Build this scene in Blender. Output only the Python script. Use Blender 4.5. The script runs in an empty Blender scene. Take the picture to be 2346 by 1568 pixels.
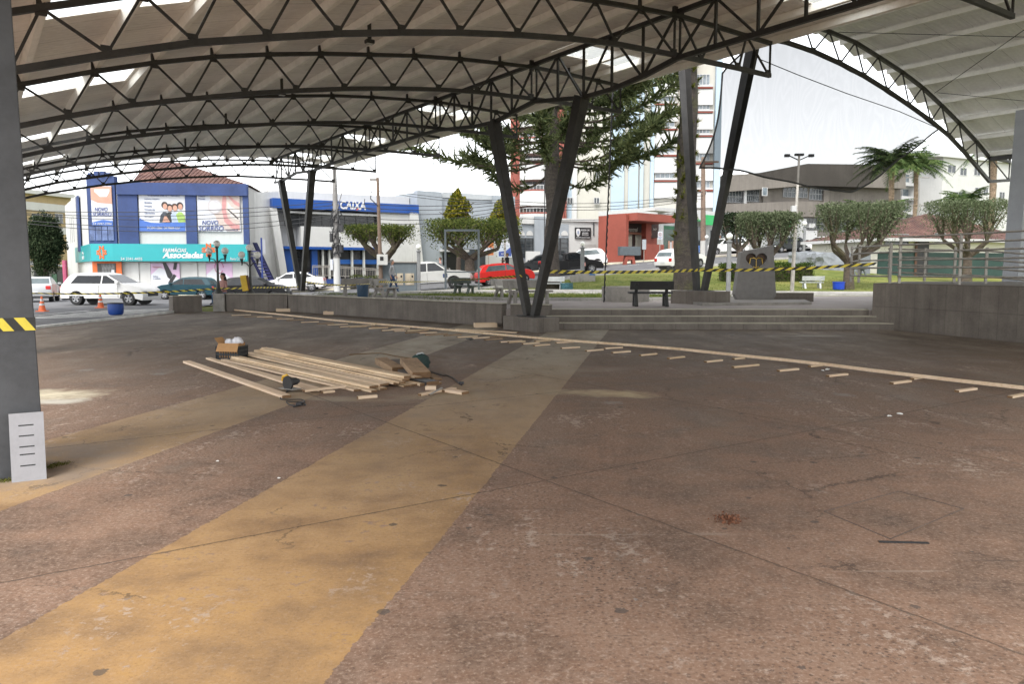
import bpy, bmesh, math, random
import numpy as np
from mathutils import Vector, Matrix, Euler
R = math.radians
random.seed(7); rng = np.random.default_rng(7)
S = bpy.context.scene
COL = S.collection
# ------------------------------------------------------------------ camera
F_PX, CX, CY = 1797.0, 1173.0, 784.0          # focal length and centre, measured on a 2346 px wide copy of the photo
TILT, EYE = R(5.21), 1.6
cam = bpy.data.cameras.new('camera'); cam.sensor_fit = 'HORIZONTAL'; cam.sensor_width = 23.5
cam.lens = 23.5 * F_PX / 2346.0
cam.clip_start = 0.05; cam.clip_end = 2000
cam.dof.use_dof = True; cam.dof.focus_distance = 5.5; cam.dof.aperture_fstop = 9.0
camo = bpy.data.objects.new('camera', cam); COL.objects.link(camo)
camo.location = (0, 0, EYE); camo.rotation_euler = (R(90) - TILT, 0, 0)
S.camera = camo
# ------------------------------------------------------------------ sky, sun, exposure
SUN_EL, SUN_ROT = R(52), R(200)
w = bpy.data.worlds.new('World'); S.world = w; w.use_nodes = True
nt = w.node_tree; nt.nodes.clear()
o_ = nt.nodes.new('ShaderNodeOutputWorld'); bg = nt.nodes.new('ShaderNodeBackground')
sk = nt.nodes.new('ShaderNodeTexSky'); sk.sky_type = 'NISHITA'; sk.sun_disc = False
sk.sun_elevation = SUN_EL; sk.sun_rotation = SUN_ROT; sk.air_density = 1.0; sk.dust_density = 0.6; sk.ozone_density = 1.0
hs = nt.nodes.new('ShaderNodeHueSaturation'); hs.inputs['Saturation'].default_value = 0.12
nt.links.new(sk.outputs[0], hs.inputs['Color']); nt.links.new(hs.outputs[0], bg.inputs['Color'])
bg.inputs['Strength'].default_value = 0.15; nt.links.new(bg.outputs[0], o_.inputs['Surface'])
sl = bpy.data.lights.new('sun', 'SUN'); sl.energy = 1.2; sl.angle = R(25); sl.color = (1.0, 0.96, 0.9)
so = bpy.data.objects.new('sun', sl); COL.objects.link(so)
so.rotation_euler = (R(90) - SUN_EL, 0, R(180) - SUN_ROT + R(0)); so.location = (0, 0, 60)
S.view_settings.view_transform = 'Standard'; S.view_settings.look = 'None'; S.view_settings.gamma = 1
S.view_settings.use_curve_mapping = False
S.view_settings.exposure = 1.65
S.render.engine = 'CYCLES'
S.cycles.max_bounces = 8; S.cycles.diffuse_bounces = 5; S.cycles.transparent_max_bounces = 24
S.cycles.use_denoising = True
# ------------------------------------------------------------------ photo measuring: pixel -> point of the place
_c, _s = math.cos(TILT), math.sin(TILT)
def ray(px, py):
    x = (px - CX) / F_PX; y = -(py - CY) / F_PX
    d = np.array([x, _c + y * _s, -_s + y * _c]); return d / d[1]
def aty(px, py, Y): d = ray(px, py); return Vector((d[0] * Y, Y, EYE + d[2] * Y))
def atz(px, py, z): d = ray(px, py); t = (z - EYE) / d[2]; return Vector((d[0] * t, t, z))
def onpl(px, py, p0, n):
    d = ray(px, py); t = (p0[0] * n[0] + p0[1] * n[1]) / (d[0] * n[0] + d[1] * n[1])
    return Vector((d[0] * t, t, EYE + d[2] * t))
# ------------------------------------------------------------------ materials
MATS = {}
def newmat(name):
    m = bpy.data.materials.new(name); m.use_nodes = True; n = m.node_tree.nodes; n.clear()
    o = n.new('ShaderNodeOutputMaterial'); b = n.new('ShaderNodeBsdfPrincipled'); m.node_tree.links.new(b.outputs[0], o.inputs[0])
    return m, m.node_tree, b
def ramp(t, fac, stops):
    r = t.nodes.new('ShaderNodeValToRGB'); e = r.color_ramp.elements
    while len(e) < len(stops): e.new(0.5)
    for i, (p, c) in enumerate(stops): e[i].position = p; e[i].color = (*c, 1) if len(c) == 3 else c
    t.links.new(fac, r.inputs[0]); return r.outputs[0]
def noise(t, vec, scale, detail=4, rough=0.55):
    n = t.nodes.new('ShaderNodeTexNoise'); n.inputs['Scale'].default_value = scale; n.inputs['Detail'].default_value = detail
    n.inputs['Roughness'].default_value = rough
    if vec is not None: t.links.new(vec, n.inputs['Vector'])
    return n.outputs['Fac']
def coord(t, which='Object'):
    return t.nodes.new('ShaderNodeTexCoord').outputs[which]
def mathn(t, op, a, b=None, c=None, clamp=False):
    n = t.nodes.new('ShaderNodeMath'); n.operation = op; n.use_clamp = clamp
    for i, v in enumerate((a, b, c)):
        if v is None: continue
        if isinstance(v, (int, float)): n.inputs[i].default_value = v
        else: t.links.new(v, n.inputs[i])
    return n.outputs[0]
def mixc(t, fac, a, b, mode='MIX'):
    n = t.nodes.new('ShaderNodeMix'); n.data_type = 'RGBA'; n.blend_type = mode
    if isinstance(fac, (int, float)): n.inputs[0].default_value = fac
    else: t.links.new(fac, n.inputs[0])
    for i, v in ((6, a), (7, b)):
        if isinstance(v, tuple): n.inputs[i].default_value = (*v, 1) if len(v) == 3 else v
        else: t.links.new(v, n.inputs[i])
    return n.outputs[2]
def bump(t, b, h, strength=0.3, dist=0.02):
    n = t.nodes.new('ShaderNodeBump'); n.inputs['Strength'].default_value = strength; n.inputs['Distance'].default_value = dist
    t.links.new(h, n.inputs['Height']); t.links.new(n.outputs[0], b.inputs['Normal'])
def M(name, rgb, rough=0.6, var=0.15, scale=4.0, metal=0.0, bmp=0.0, streak=0.0, coat=0.0, spec=0.5):
    """A plain surface with uneven tone (noise at two scales), optional streaks running down and bump."""
    if name in MATS: return MATS[name]
    m, t, b = newmat(name)
    co = coord(t)
    n1 = noise(t, co, scale, 5); n2 = noise(t, co, scale * 7, 3)
    k = mathn(t, 'ADD', mathn(t, 'MULTIPLY', n1, 0.7), mathn(t, 'MULTIPLY', n2, 0.3))
    lo = tuple(max(0, c * (1 - var * 1.6)) for c in rgb); hi = tuple(min(1, c * (1 + var * 1.2)) for c in rgb)
    colr = ramp(t, k, [(0.3, lo), (0.5, rgb), (0.7, hi)])
    if streak > 0:
        mp = t.nodes.new('ShaderNodeMapping'); t.links.new(co, mp.inputs[0]); mp.inputs['Scale'].default_value = (2.2, 2.2, 0.12)
        ns = noise(t, mp.outputs[0], 2.0, 5, 0.6)
        f = ramp(t, ns, [(0.5, (0, 0, 0)), (0.75, (1, 1, 1))])
        colr = mixc(t, mathn(t, 'MULTIPLY', f, streak), colr, tuple(c * 0.45 + 0.02 for c in rgb))
    t.links.new(colr, b.inputs['Base Color'])
    b.inputs['Roughness'].default_value = rough; b.inputs['Metallic'].default_value = metal
    b.inputs['Specular IOR Level'].default_value = spec
    if coat: b.inputs['Coat Weight'].default_value = coat; b.inputs['Coat Roughness'].default_value = 0.05
    if bmp: bump(t, b, n2, bmp, 0.02)
    MATS[name] = m; return m
# ------------------------------------------------------------------ mesh collecting
class MB:
    def __init__(s): s.v = []; s.f = []; s.m = []; s.sm = []
    def add(s, vs, fs, mi=0, smooth=False):
        o = len(s.v); s.v += [tuple(v) for v in vs]
        for f in fs: s.f.append(tuple(i + o for i in f)); s.m.append(mi); s.sm.append(smooth)
        return s
    def box(s, x0, y0, z0, x1, y1, z1, mi=0, rz=0, c=None):
        vs = [(x, y, z) for z in (z0, z1) for y in (y0, y1) for x in (x0, x1)]
        if rz:
            cx, cy = c or ((x0 + x1) / 2, (y0 + y1) / 2); a, b = math.cos(rz), math.sin(rz)
            vs = [(cx + (x - cx) * a - (y - cy) * b, cy + (x - cx) * b + (y - cy) * a, z) for x, y, z in vs]
        return s.add(vs, [(0, 2, 3, 1), (4, 5, 7, 6), (0, 1, 5, 4), (1, 3, 7, 5), (3, 2, 6, 7), (2, 0, 4, 6)], mi)
    def bar(s, p, q, w, h, mi=0, up=(0, 0, 1), w2=None, h2=None):
        p, q = Vector(p), Vector(q); d = (q - p)
        if d.length < 1e-6: return s
        d.normalize(); u = Vector(up)
        if abs(d.dot(u)) > 0.999: u = Vector((0, 1, 0))
        a = d.cross(u).normalized(); b = a.cross(d).normalized()
        w2 = w2 or w; h2 = h2 or h
        vs = [p + a * (i * w / 2) + b * (j * h / 2) for i, j in ((-1, -1), (1, -1), (1, 1), (-1, 1))] + \
             [q + a * (i * w2 / 2) + b * (j * h2 / 2) for i, j in ((-1, -1), (1, -1), (1, 1), (-1, 1))]
        return s.add(vs, [(0, 3, 2, 1), (4, 5, 6, 7), (0, 1, 5, 4), (1, 2, 6, 5), (2, 3, 7, 6), (3, 0, 4, 7)], mi)
    def tube(s, pts, r, n=8, mi=0, cap=True):
        pts = [Vector(p) for p in pts]; k = len(pts); rs = r if isinstance(r, (list, tuple)) else [r] * k
        prev = None; vs = []
        for i, p in enumerate(pts):
            d = (pts[min(i + 1, k - 1)] - pts[max(i - 1, 0)]).normalized()
            if prev is None:
                prev = d.cross(Vector((0, 0, 1)) if abs(d.z) < 0.9 else Vector((1, 0, 0))).normalized()
            a = (prev - d * prev.dot(d)).normalized(); prev = a; b = d.cross(a)
            for j in range(n):
                t = 2 * math.pi * j / n; vs.append(p + (a * math.cos(t) + b * math.sin(t)) * rs[i])
        fs = [(i * n + j, i * n + (j + 1) % n, (i + 1) * n + (j + 1) % n, (i + 1) * n + j) for i in range(k - 1) for j in range(n)]
        if cap: fs += [tuple(range(n - 1, -1, -1)), tuple((k - 1) * n + j for j in range(n))]
        return s.add(vs, fs, mi, True)
    def lathe(s, prof, c=(0, 0, 0), n=16, mi=0, axis='z'):
        vs = []; k = len(prof)
        for r, h in prof:
            for j in range(n):
                t = 2 * math.pi * j / n; x, y = r * math.cos(t), r * math.sin(t)
                p = (x, y, h) if axis == 'z' else ((x, h, y) if axis == 'y' else (h, x, y))
                vs.append((c[0] + p[0], c[1] + p[1], c[2] + p[2]))
        fs = [(i * n + j, i * n + (j + 1) % n, (i + 1) * n + (j + 1) % n, (i + 1) * n + j) for i in range(k - 1) for j in range(n)]
        return s.add(vs, fs, mi, True)
    def ball(s, c, r, n=14, mi=0, sz=(1, 1, 1)):
        prof = [(max(r * math.sin(math.pi * i / n), 1e-4), -r * math.cos(math.pi * i / n)) for i in range(n + 1)]
        o = len(s.v); s.lathe(prof, (0, 0, 0), n + 4, mi)
        for i in range(o, len(s.v)): x, y, z = s.v[i]; s.v[i] = (c[0] + x * sz[0], c[1] + y * sz[1], c[2] + z * sz[2])
        return s
    def prism(s, poly, y0, y1, mi=0, plane='xz'):
        n = len(poly)
        g = (lambda a, b, d: (a, d, b)) if plane == 'xz' else ((lambda a, b, d: (a, b, d)) if plane == 'xy' else (lambda a, b, d: (d, a, b)))
        vs = [g(a, b, y0) for a, b in poly] + [g(a, b, y1) for a, b in poly]
        fs = [tuple(range(n)), tuple(range(2 * n - 1, n - 1, -1))] + [(i, i + n, (i + 1) % n + n, (i + 1) % n) for i in range(n)]
        return s.add(vs, fs, mi)
    def build(s, name, mats, parent=None, bevel=0, angle=40, fix=True):
        me = bpy.data.meshes.new(name); me.from_pydata(s.v, [], s.f)
        mats = mats if isinstance(mats, (list, tuple)) else [mats]
        for m in mats: me.materials.append(m)
        me.polygons.foreach_set('material_index', s.m); me.polygons.foreach_set('use_smooth', s.sm)
        if fix:
            bm = bmesh.new(); bm.from_mesh(me); bmesh.ops.recalc_face_normals(bm, faces=bm.faces); bm.to_mesh(me); bm.free()
        if any(s.sm): me.set_sharp_from_angle(angle=R(angle))
        me.update()
        o = bpy.data.objects.new(name, me); COL.objects.link(o)
        if parent is not None: o.parent = parent
        if bevel:
            b = o.modifiers.new('bevel', 'BEVEL'); b.width = bevel; b.segments = 2; b.limit_method = 'ANGLE'; b.angle_limit = R(35)
        return o
def np_obj(name, V, F, mat, parent=None, smooth=False):
    V = np.asarray(V, dtype=np.float32); F = np.asarray(F, dtype=np.int32); k = F.shape[1]
    me = bpy.data.meshes.new(name); me.vertices.add(len(V)); me.vertices.foreach_set('co', V.ravel())
    me.loops.add(F.size); me.loops.foreach_set('vertex_index', F.ravel())
    me.polygons.add(len(F)); me.polygons.foreach_set('loop_start', np.arange(0, F.size, k, dtype=np.int32))
    me.update(calc_edges=True); me.validate()
    if smooth: me.polygons.foreach_set('use_smooth', np.ones(len(F), dtype=bool))
    me.materials.append(mat)
    o = bpy.data.objects.new(name, me); COL.objects.link(o)
    if parent is not None: o.parent = parent
    return o
def tag(o, label=None, cat=None, group=None, kind=None):
    if label: o['label'] = label
    if cat: o['category'] = cat
    if group: o['group'] = group
    if kind: o['kind'] = kind
    return o
def thing(name, label, cat, loc=(0, 0, 0), rz=0, group=None):
    o = bpy.data.objects.new(name, None); COL.objects.link(o); o.empty_display_size = 0.2
    o.location = loc; o.rotation_euler = (0, 0, rz); return tag(o, label, cat, group)
KIDS = {}
def copy_tree(o, parent=None):
    c = o.copy(); COL.objects.link(c)
    if parent is not None: c.parent = parent
    for ch in o.children: copy_tree(ch, c)
    return c
def text_mesh(s, mat, w=None, h=None, extrude=0.01, shear=0.0, parent=None, loc=(0, 0, 0), name='lettering', bold=0.0, rz=0, align='CENTER', space=1.0):
    """Letters standing in the local x-z plane, facing local -y, fitted to width w and / or height h; loc is the middle (or left) of the words."""
    cu = bpy.data.curves.new(name, 'FONT'); cu.body = s; cu.size = 1; cu.shear = shear; cu.extrude = 0.5; cu.offset = bold; cu.space_line = space
    cu.align_x = 'LEFT'; cu.resolution_u = 3
    tmp = bpy.data.objects.new(name, cu); COL.objects.link(tmp); bpy.context.view_layer.update()
    dg = bpy.context.evaluated_depsgraph_get(); me = bpy.data.meshes.new_from_object(tmp.evaluated_get(dg)); bpy.data.objects.remove(tmp)
    n = len(me.vertices); a = np.zeros(n * 3, dtype=np.float32); me.vertices.foreach_get('co', a); a = a.reshape(-1, 3)
    mn, mx = a.min(0), a.max(0); tw, th = mx[0] - mn[0], mx[1] - mn[1]
    sx = w / tw if w else h / th; sy = h / th if h else w / tw
    x = (a[:, 0] - (mn[0] + mx[0]) / 2) * sx if align == 'CENTER' else (a[:, 0] - mn[0]) * sx
    z = (a[:, 1] - (mn[1] + mx[1]) / 2) * sy; y = -a[:, 2] * extrude * 2
    b = np.stack([x, y, z], 1).astype(np.float32); me.vertices.foreach_set('co', b.ravel()); me.update()
    me.materials.clear(); me.materials.append(mat); me.name = name
    o = bpy.data.objects.new(name, me); COL.objects.link(o); o.location = loc; o.rotation_euler = (0, 0, rz)
    if parent is not None: o.parent = parent
    return o
# ------------------------------------------------------------------ terrain
CTRL = np.array([(-60,-20,-.12),(-60,40,-.15),(-60,90,-.4),(-30,10,-.1),(-14,5,-.1),(-14,22,-.06),(-14,30,-.06),(-20,40,-.12),(-25,52,-.3),(-15,38,-.1),(-14,49,-.3),(-15,58,.1),(-9,38.5,.3),
 (-8,52,.2),(-3,51,.5),(0,52,.8),(4,57,1.42),(12,58,1.85),(20,66,2.6),(32,81,3.6),(48,97,4.6),(-6,35,.5),(0,30,.5),(0,40,.5),(6,30,.5),(6,43,.55),(13,30,.5),(13,43,.5),(20,44,.5),(20,32,.5),(32,40,.5),(45,35,.5),
 (6,50,1.0),(14,52,1.2),(23,53,1.3),(28,58,1.35),(32,57,1.0),(45,60,1.4),(-14,66,.3),(-30,62,-.35),(-4,68,.9),(5,72,2.1),(11,70,2.4),(18,76,2.9),(28,88,3.9),(0,-25,-.2),(30,0,-.1),(60,20,.4),(80,60,2),(80,120,6),(30,130,5.5),(-10,130,2.5),(-60,130,-.3)], dtype=float)
def _tps():
    P = CTRL[:, :2] / 50.0; n = len(P)
    d = np.linalg.norm(P[:, None] - P[None], axis=2); K = np.where(d > 0, d * d * np.log(d + 1e-9), 0) + np.eye(n) * 2e-4
    A = np.zeros((n + 3, n + 3)); A[:n, :n] = K; A[:n, n] = 1; A[:n, n + 1:] = P; A[n, :n] = 1; A[n + 1:, :n] = P.T
    return P, np.linalg.solve(A, np.concatenate([CTRL[:, 2], np.zeros(3)]))
_P, _W = _tps()
def Hv(X, Y):
    Q = np.stack([np.asarray(X, float), np.asarray(Y, float)], -1) / 50.0
    d = np.linalg.norm(Q[..., None, :] - _P, axis=-1); K = np.where(d > 0, d * d * np.log(d + 1e-9), 0)
    n = len(_P); return K @ _W[:n] + _W[n] + Q @ _W[n + 1:]
def H(x, y): return float(Hv(np.array([x]), np.array([y]))[0])
def gnd(px, Y, dz=0.0):
    """Point of the ground seen in pixel column px at depth Y."""
    x = (px - CX) / F_PX * Y
    for _ in range(4):                       # column -> X depends a little on height through the tilt
        z = H(x, Y) + dz; f = Y * _c - (z - EYE) * _s; x = (px - CX) / F_PX * f
    return Vector((x, Y, z))
def colx(px, Y, z): return (px - CX) / F_PX * (Y * _c - (z - EYE) * _s)
# ------------------------------------------------------------------ materials of the setting
def floor_mat():
    m, t, b = newmat('stained_concrete')
    co = coord(t); sp = t.nodes.new('ShaderNodeSeparateXYZ'); t.links.new(co, sp.inputs[0]); X, Y = sp.outputs[0], sp.outputs[1]
    nbig = noise(t, co, 0.35, 6, 0.6); nmid = noise(t, co, 1.7, 6, 0.65); nfin = noise(t, co, 14, 6, 0.75); nvf = noise(t, co, 48, 4, 0.75)
    def stretched(sc, k):
        mp = t.nodes.new('ShaderNodeMapping'); t.links.new(co, mp.inputs[0]); mp.inputs['Rotation'].default_value = (0, 0, R(k)); mp.inputs['Scale'].default_value = (1.0, 0.35, 1)
        return noise(t, mp.outputs[0], sc, 6, 0.65)
    nst = stretched(1.1, 60)
    red = ramp(t, mathn(t, 'ADD', mathn(t, 'MULTIPLY', nmid, 0.55), mathn(t, 'MULTIPLY', nbig, 0.45)), [(0.36, (.12, .08, .062)), (0.45, (.20, .124, .09)), (0.52, (.29, .175, .125)), (0.60, (.32, .205, .15)), (0.68, (.40, .29, .225))])
    red = mixc(t, ramp(t, nfin, [(0.42, (0, 0, 0)), (0.62, (1, 1, 1))]), red, mixc(t, 0.5, red, (.36, .25, .2)))
    och = ramp(t, nmid, [(0.3, (.25, .155, .09)), (0.44, (.36, .22, .112)), (0.56, (.46, .277, .127)), (0.66, (.48, .28, .10)), (0.78, (.42, .30, .22))])
    # far away the ochre is worn to bare grey concrete
    far = ramp(t, mathn(t, 'ADD', mathn(t, 'MULTIPLY', Y, 0.055), mathn(t, 'MULTIPLY', mathn(t, 'SUBTRACT', nmid, 0.5), 0.5)), [(0.22, (0, 0, 0)), (0.85, (1, 1, 1))])
    och = mixc(t, far, och, ramp(t, nst, [(0.35, (.30, .25, .20)), (0.6, (.48, .43, .365))]))
    fd = ramp(t, mathn(t, 'ADD', mathn(t, 'MULTIPLY', Y, 0.045), mathn(t, 'MULTIPLY', mathn(t, 'SUBTRACT', nst, 0.5), 0.7)), [(0.25, (0, 0, 0)), (0.8, (1, 1, 1))])
    red = mixc(t, fd, red, ramp(t, nst, [(0.33, (.125, .10, .083)), (0.5, (.185, .148, .122)), (0.66, (.29, .245, .21))]))
    # two painted bands running away from the camera
    wob = mathn(t, 'ADD', mathn(t, 'MULTIPLY', mathn(t, 'SUBTRACT', nfin, 0.5), 0.07), mathn(t, 'MULTIPLY', mathn(t, 'SUBTRACT', nmid, 0.5), 0.05))
    q = mathn(t, 'ADD', mathn(t, 'SUBTRACT', X, mathn(t, 'MULTIPLY', Y, 0.184)), wob)
    def band(a, c_): return mathn(t, 'MULTIPLY', mathn(t, 'GREATER_THAN', q, a), mathn(t, 'LESS_THAN', q, c_))
    bd = mathn(t, 'ADD', band(-2.83, -1.27), band(-5.74, -4.36), clamp=True)
    # worn-through spots in the ochre
    wear = ramp(t, mathn(t, 'ADD', mathn(t, 'MULTIPLY', nfin, 0.55), mathn(t, 'MULTIPLY', nmid, 0.45)), [(0.56, (1, 1, 1)), (0.63, (0, 0, 0))])
    col = mixc(t, mathn(t, 'MULTIPLY', bd, wear), red, och)
    # aggregate and pits
    vo = t.nodes.new('ShaderNodeTexVoronoi'); vo.inputs['Scale'].default_value = 34; t.links.new(co, vo.inputs['Vector'])
    pm = ramp(t, nbig, [(0.42, (0, 0, 0)), (0.6, (1, 1, 1))])
    pit = mathn(t, 'MULTIPLY', mathn(t, 'LESS_THAN', vo.outputs['Distance'], mathn(t, 'MULTIPLY', nvf, 0.62)), mathn(t, 'SUBTRACT', 1.0, mathn(t, 'MULTIPLY', bd, 0.85)))
    col = mixc(t, mathn(t, 'MULTIPLY', mathn(t, 'MULTIPLY', pit, pm), 0.75), col, (.085, .055, .045))
    grit = ramp(t, nvf, [(0.54, (0, 0, 0)), (0.62, (1, 1, 1))])
    col = mixc(t, mathn(t, 'MULTIPLY', mathn(t, 'MULTIPLY', grit, 0.62), mathn(t, 'SUBTRACT', 1.0, mathn(t, 'MULTIPLY', bd, .6))), col, (.50, .38, .31))
    dgr = ramp(t, nvf, [(0.36, (1, 1, 1)), (0.44, (0, 0, 0))])
    col = mixc(t, mathn(t, 'MULTIPLY', mathn(t, 'MULTIPLY', dgr, 0.6), mathn(t, 'SUBTRACT', 1.0, mathn(t, 'MULTIPLY', bd, .55))), col, (.085, .055, .043))
    fl_ = mathn(t, 'MULTIPLY', ramp(t, mathn(t, 'ADD', mathn(t, 'MULTIPLY', nfin, .6), mathn(t, 'MULTIPLY', stretched(3.2, 75), .4)), [(0.55, (0, 0, 0)), (0.585, (1, 1, 1))]), ramp(t, nbig, [(0.47, (0, 0, 0)), (0.56, (1, 1, 1))]))
    col = mixc(t, mathn(t, 'MULTIPLY', fl_, .75), col, mixc(t, nvf, (.30, .22, .18), (.72, .60, .53)))
    # dark stains, chewing gum, grey mortar patches
    v2 = t.nodes.new('ShaderNodeTexVoronoi'); v2.inputs['Scale'].default_value = 2.6; v2.inputs['Randomness'].default_value = 1; t.links.new(co, v2.inputs['Vector'])
    gum = mathn(t, 'LESS_THAN', mathn(t, 'ADD', v2.outputs['Distance'], mathn(t, 'MULTIPLY', mathn(t, 'SUBTRACT', nfin, 0.5), 0.22)), 0.075)
    col = mixc(t, mathn(t, 'MULTIPLY', gum, 0.7), col, (.085, .075, .072))
    v3 = t.nodes.new('ShaderNodeTexVoronoi'); v3.inputs['Scale'].default_value = 0.62; t.links.new(co, v3.inputs['Vector'])
    mort = mathn(t, 'LESS_THAN', mathn(t, 'ADD', v3.outputs['Distance'], mathn(t, 'MULTIPLY', mathn(t, 'SUBTRACT', nfin, 0.5), 0.45)), 0.07)
    col = mixc(t, mathn(t, 'MULTIPLY', mort, 0.6), col, (.34, .33, .33))
    sst = ramp(t, nst, [(0.28, (1, 1, 1)), (0.42, (0, 0, 0))])
    col = mixc(t, mathn(t, 'MULTIPLY', mathn(t, 'MULTIPLY', sst, 0.5), mathn(t, 'SUBTRACT', 1.0, mathn(t, 'MULTIPLY', bd, .65))), col, (.09, .07, .062))
    # hairline cracks and dark scuffs along the walking direction
    va = t.nodes.new('ShaderNodeVectorMath'); va.operation = 'ADD'; t.links.new(co, va.inputs[0]); cw = t.nodes.new('ShaderNodeCombineXYZ'); t.links.new(mathn(t, 'MULTIPLY', mathn(t, 'SUBTRACT', nmid, .5), .9), cw.inputs[0]); t.links.new(mathn(t, 'MULTIPLY', mathn(t, 'SUBTRACT', nfin, .5), .25), cw.inputs[1]); t.links.new(cw.outputs[0], va.inputs[1])
    vc = t.nodes.new('ShaderNodeTexVoronoi'); vc.feature = 'DISTANCE_TO_EDGE'; vc.inputs['Scale'].default_value = .42; t.links.new(va.outputs[0], vc.inputs['Vector'])
    crk = mathn(t, 'MULTIPLY', mathn(t, 'LESS_THAN', vc.outputs['Distance'], .0035), ramp(t, noise(t, co, .55, 3), [(0.5, (0, 0, 0)), (0.56, (1, 1, 1))]))
    col = mixc(t, mathn(t, 'MULTIPLY', crk, .6), col, (.055, .04, .033))
    def scuff(k, sc, cut):
        mp = t.nodes.new('ShaderNodeMapping'); t.links.new(co, mp.inputs[0]); mp.inputs['Rotation'].default_value = (0, 0, R(k)); mp.inputs['Scale'].default_value = (.35, 9, 1); return ramp(t, noise(t, mp.outputs[0], sc, 4, .6), [(cut, (0, 0, 0)), (cut + .03, (1, 1, 1))])
    for k, sc, cut, cc, am in ((25, 1.3, .66, (.07, .055, .05), .35), (-48, 1.1, .67, (.5, .43, .37), .3), (70, .9, .68, (.07, .055, .05), .3)): col = mixc(t, mathn(t, 'MULTIPLY', scuff(k, sc, cut), am), col, cc)
    wst = ramp(t, stretched(2.3, 78), [(0.66, (0, 0, 0)), (0.78, (1, 1, 1))])
    col = mixc(t, mathn(t, 'MULTIPLY', wst, 0.35), col, (.5, .45, .4))
    # sawdust: by the cut planks and a bigger heap on the band, pale spill by the pillar
    def spot(px, py, rx, ry, rot=-0.6):
        c = atz(px, py, 0); dx = mathn(t, 'SUBTRACT', X, c.x); dy = mathn(t, 'SUBTRACT', Y, c.y)
        a, s_ = math.cos(rot), math.sin(rot)
        u = mathn(t, 'ADD', mathn(t, 'MULTIPLY', dx, a / rx), mathn(t, 'MULTIPLY', dy, s_ / rx)); v = mathn(t, 'ADD', mathn(t, 'MULTIPLY', dx, -s_ / ry), mathn(t, 'MULTIPLY', dy, a / ry))
        r = mathn(t, 'SQRT', mathn(t, 'ADD', mathn(t, 'MULTIPLY', u, u), mathn(t, 'MULTIPLY', v, v)))
        return ramp(t, mathn(t, 'ADD', r, mathn(t, 'MULTIPLY', mathn(t, 'SUBTRACT', nmid, 0.5), 2.2)), [(0.25, (1, 1, 1)), (1.0, (0, 0, 0))])
    for (px, py, rx, ry, rot, k, cc) in ((75, 1085, 1.0, .75, .6, .8, (.33, .26, .215)), (170, 1030, .8, .45, .6, .7, (.34, .27, .225)), (1405, 902, .75, .35, -.3, .85, (.62, .50, .33)), (1290, 900, .55, .3, -.3, .35, (.5, .42, .3)), (790, 915, 1.0, .22, -.2, .45, (.55, .47, .36)), (120, 905, .9, .55, .2, .95, (.78, .70, .55)), (115, 922, .6, .25, .2, .8, (.75, .72, .66)), (1000, 908, .8, .3, .1, .4, (.52, .43, .3)), (1868, 770, 1.2, .25, .1, .4, (.5, .48, .45)), (1300, 850, 1.5, .5, .4, .3, (.45, .4, .32))):
        col = mixc(t, mathn(t, 'MULTIPLY', spot(px, py, rx, ry, rot), k), col, cc)
    # construction joints of the slab, square to the roof trusses
    ca, sa = math.cos(R(34.5)), math.sin(R(34.5))
    wj = mathn(t, 'MULTIPLY', mathn(t, 'SUBTRACT', nfin, 0.5), 0.05)
    bv = mathn(t, 'ADD', mathn(t, 'ADD', mathn(t, 'MULTIPLY', X, ca), mathn(t, 'MULTIPLY', Y, sa)), wj)      # across
    au = mathn(t, 'ADD', mathn(t, 'SUBTRACT', mathn(t, 'MULTIPLY', Y, ca), mathn(t, 'MULTIPLY', X, sa)), wj)  # along
    def jl(v, at, per):
        mm = mathn(t, 'ABSOLUTE', mathn(t, 'SUBTRACT', mathn(t, 'FLOORED_MODULO', mathn(t, 'SUBTRACT', v, at - per / 2), per), per / 2)); return mm
    d = mathn(t, 'MINIMUM', jl(bv, 3.54, 3.55), jl(au, 4.70, 3.42))
    jm = mathn(t, 'LESS_THAN', d, mathn(t, 'MULTIPLY', mathn(t, 'SUBTRACT', nfin, 0.22), 0.032))
    col = mixc(t, mathn(t, 'MULTIPLY', jm, 0.6), col, (.06, .045, .035))
    col = mixc(t, 1.0, col, (.745, .745, .70), 'MULTIPLY')
    t.links.new(col, b.inputs['Base Color'])
    rg = ramp(t, nmid, [(0.3, (.62, .62, .62)), (0.7, (.88, .88, .88))]); t.links.new(rg, b.inputs['Roughness']); b.inputs['Specular IOR Level'].default_value = 0.3
    hgt = mathn(t, 'SUBTRACT', mathn(t, 'ADD', mathn(t, 'MULTIPLY', nvf, 0.5), mathn(t, 'MULTIPLY', nfin, 0.5)), mathn(t, 'MULTIPLY', jm, 1.5))
    bump(t, b, hgt, 0.35, 0.012)
    return m
MFLOOR = floor_mat()
def grass_mat():
    m, t, b = newmat('short_grass'); co = coord(t)
    n0 = noise(t, co, 0.22, 4); n1 = noise(t, co, 1.3, 5); n2 = noise(t, co, 22, 4, .7)
    k = mathn(t, 'ADD', mathn(t, 'MULTIPLY', n0, 0.4), mathn(t, 'ADD', mathn(t, 'MULTIPLY', n1, 0.35), mathn(t, 'MULTIPLY', n2, 0.25)))
    c = ramp(t, k, [(0.33, (.055, .08, .018)), (0.43, (.11, .14, .03)), (0.52, (.18, .195, .05)), (0.62, (.25, .22, .08)), (0.74, (.22, .16, .08))])
    t.links.new(c, b.inputs['Base Color']); b.inputs['Roughness'].default_value = 0.9; b.inputs['Specular IOR Level'].default_value = 0.15; bump(t, b, n2, 0.8, 0.06); return m
MGRASS = grass_mat()
MASPH = M('asphalt', (.125, .125, .13), 0.85, .25, 1.2, bmp=.2)
MPAVE = M('plaza_paving', (.30, .265, .25), 0.8, .16, 1.5, bmp=.1)
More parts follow.
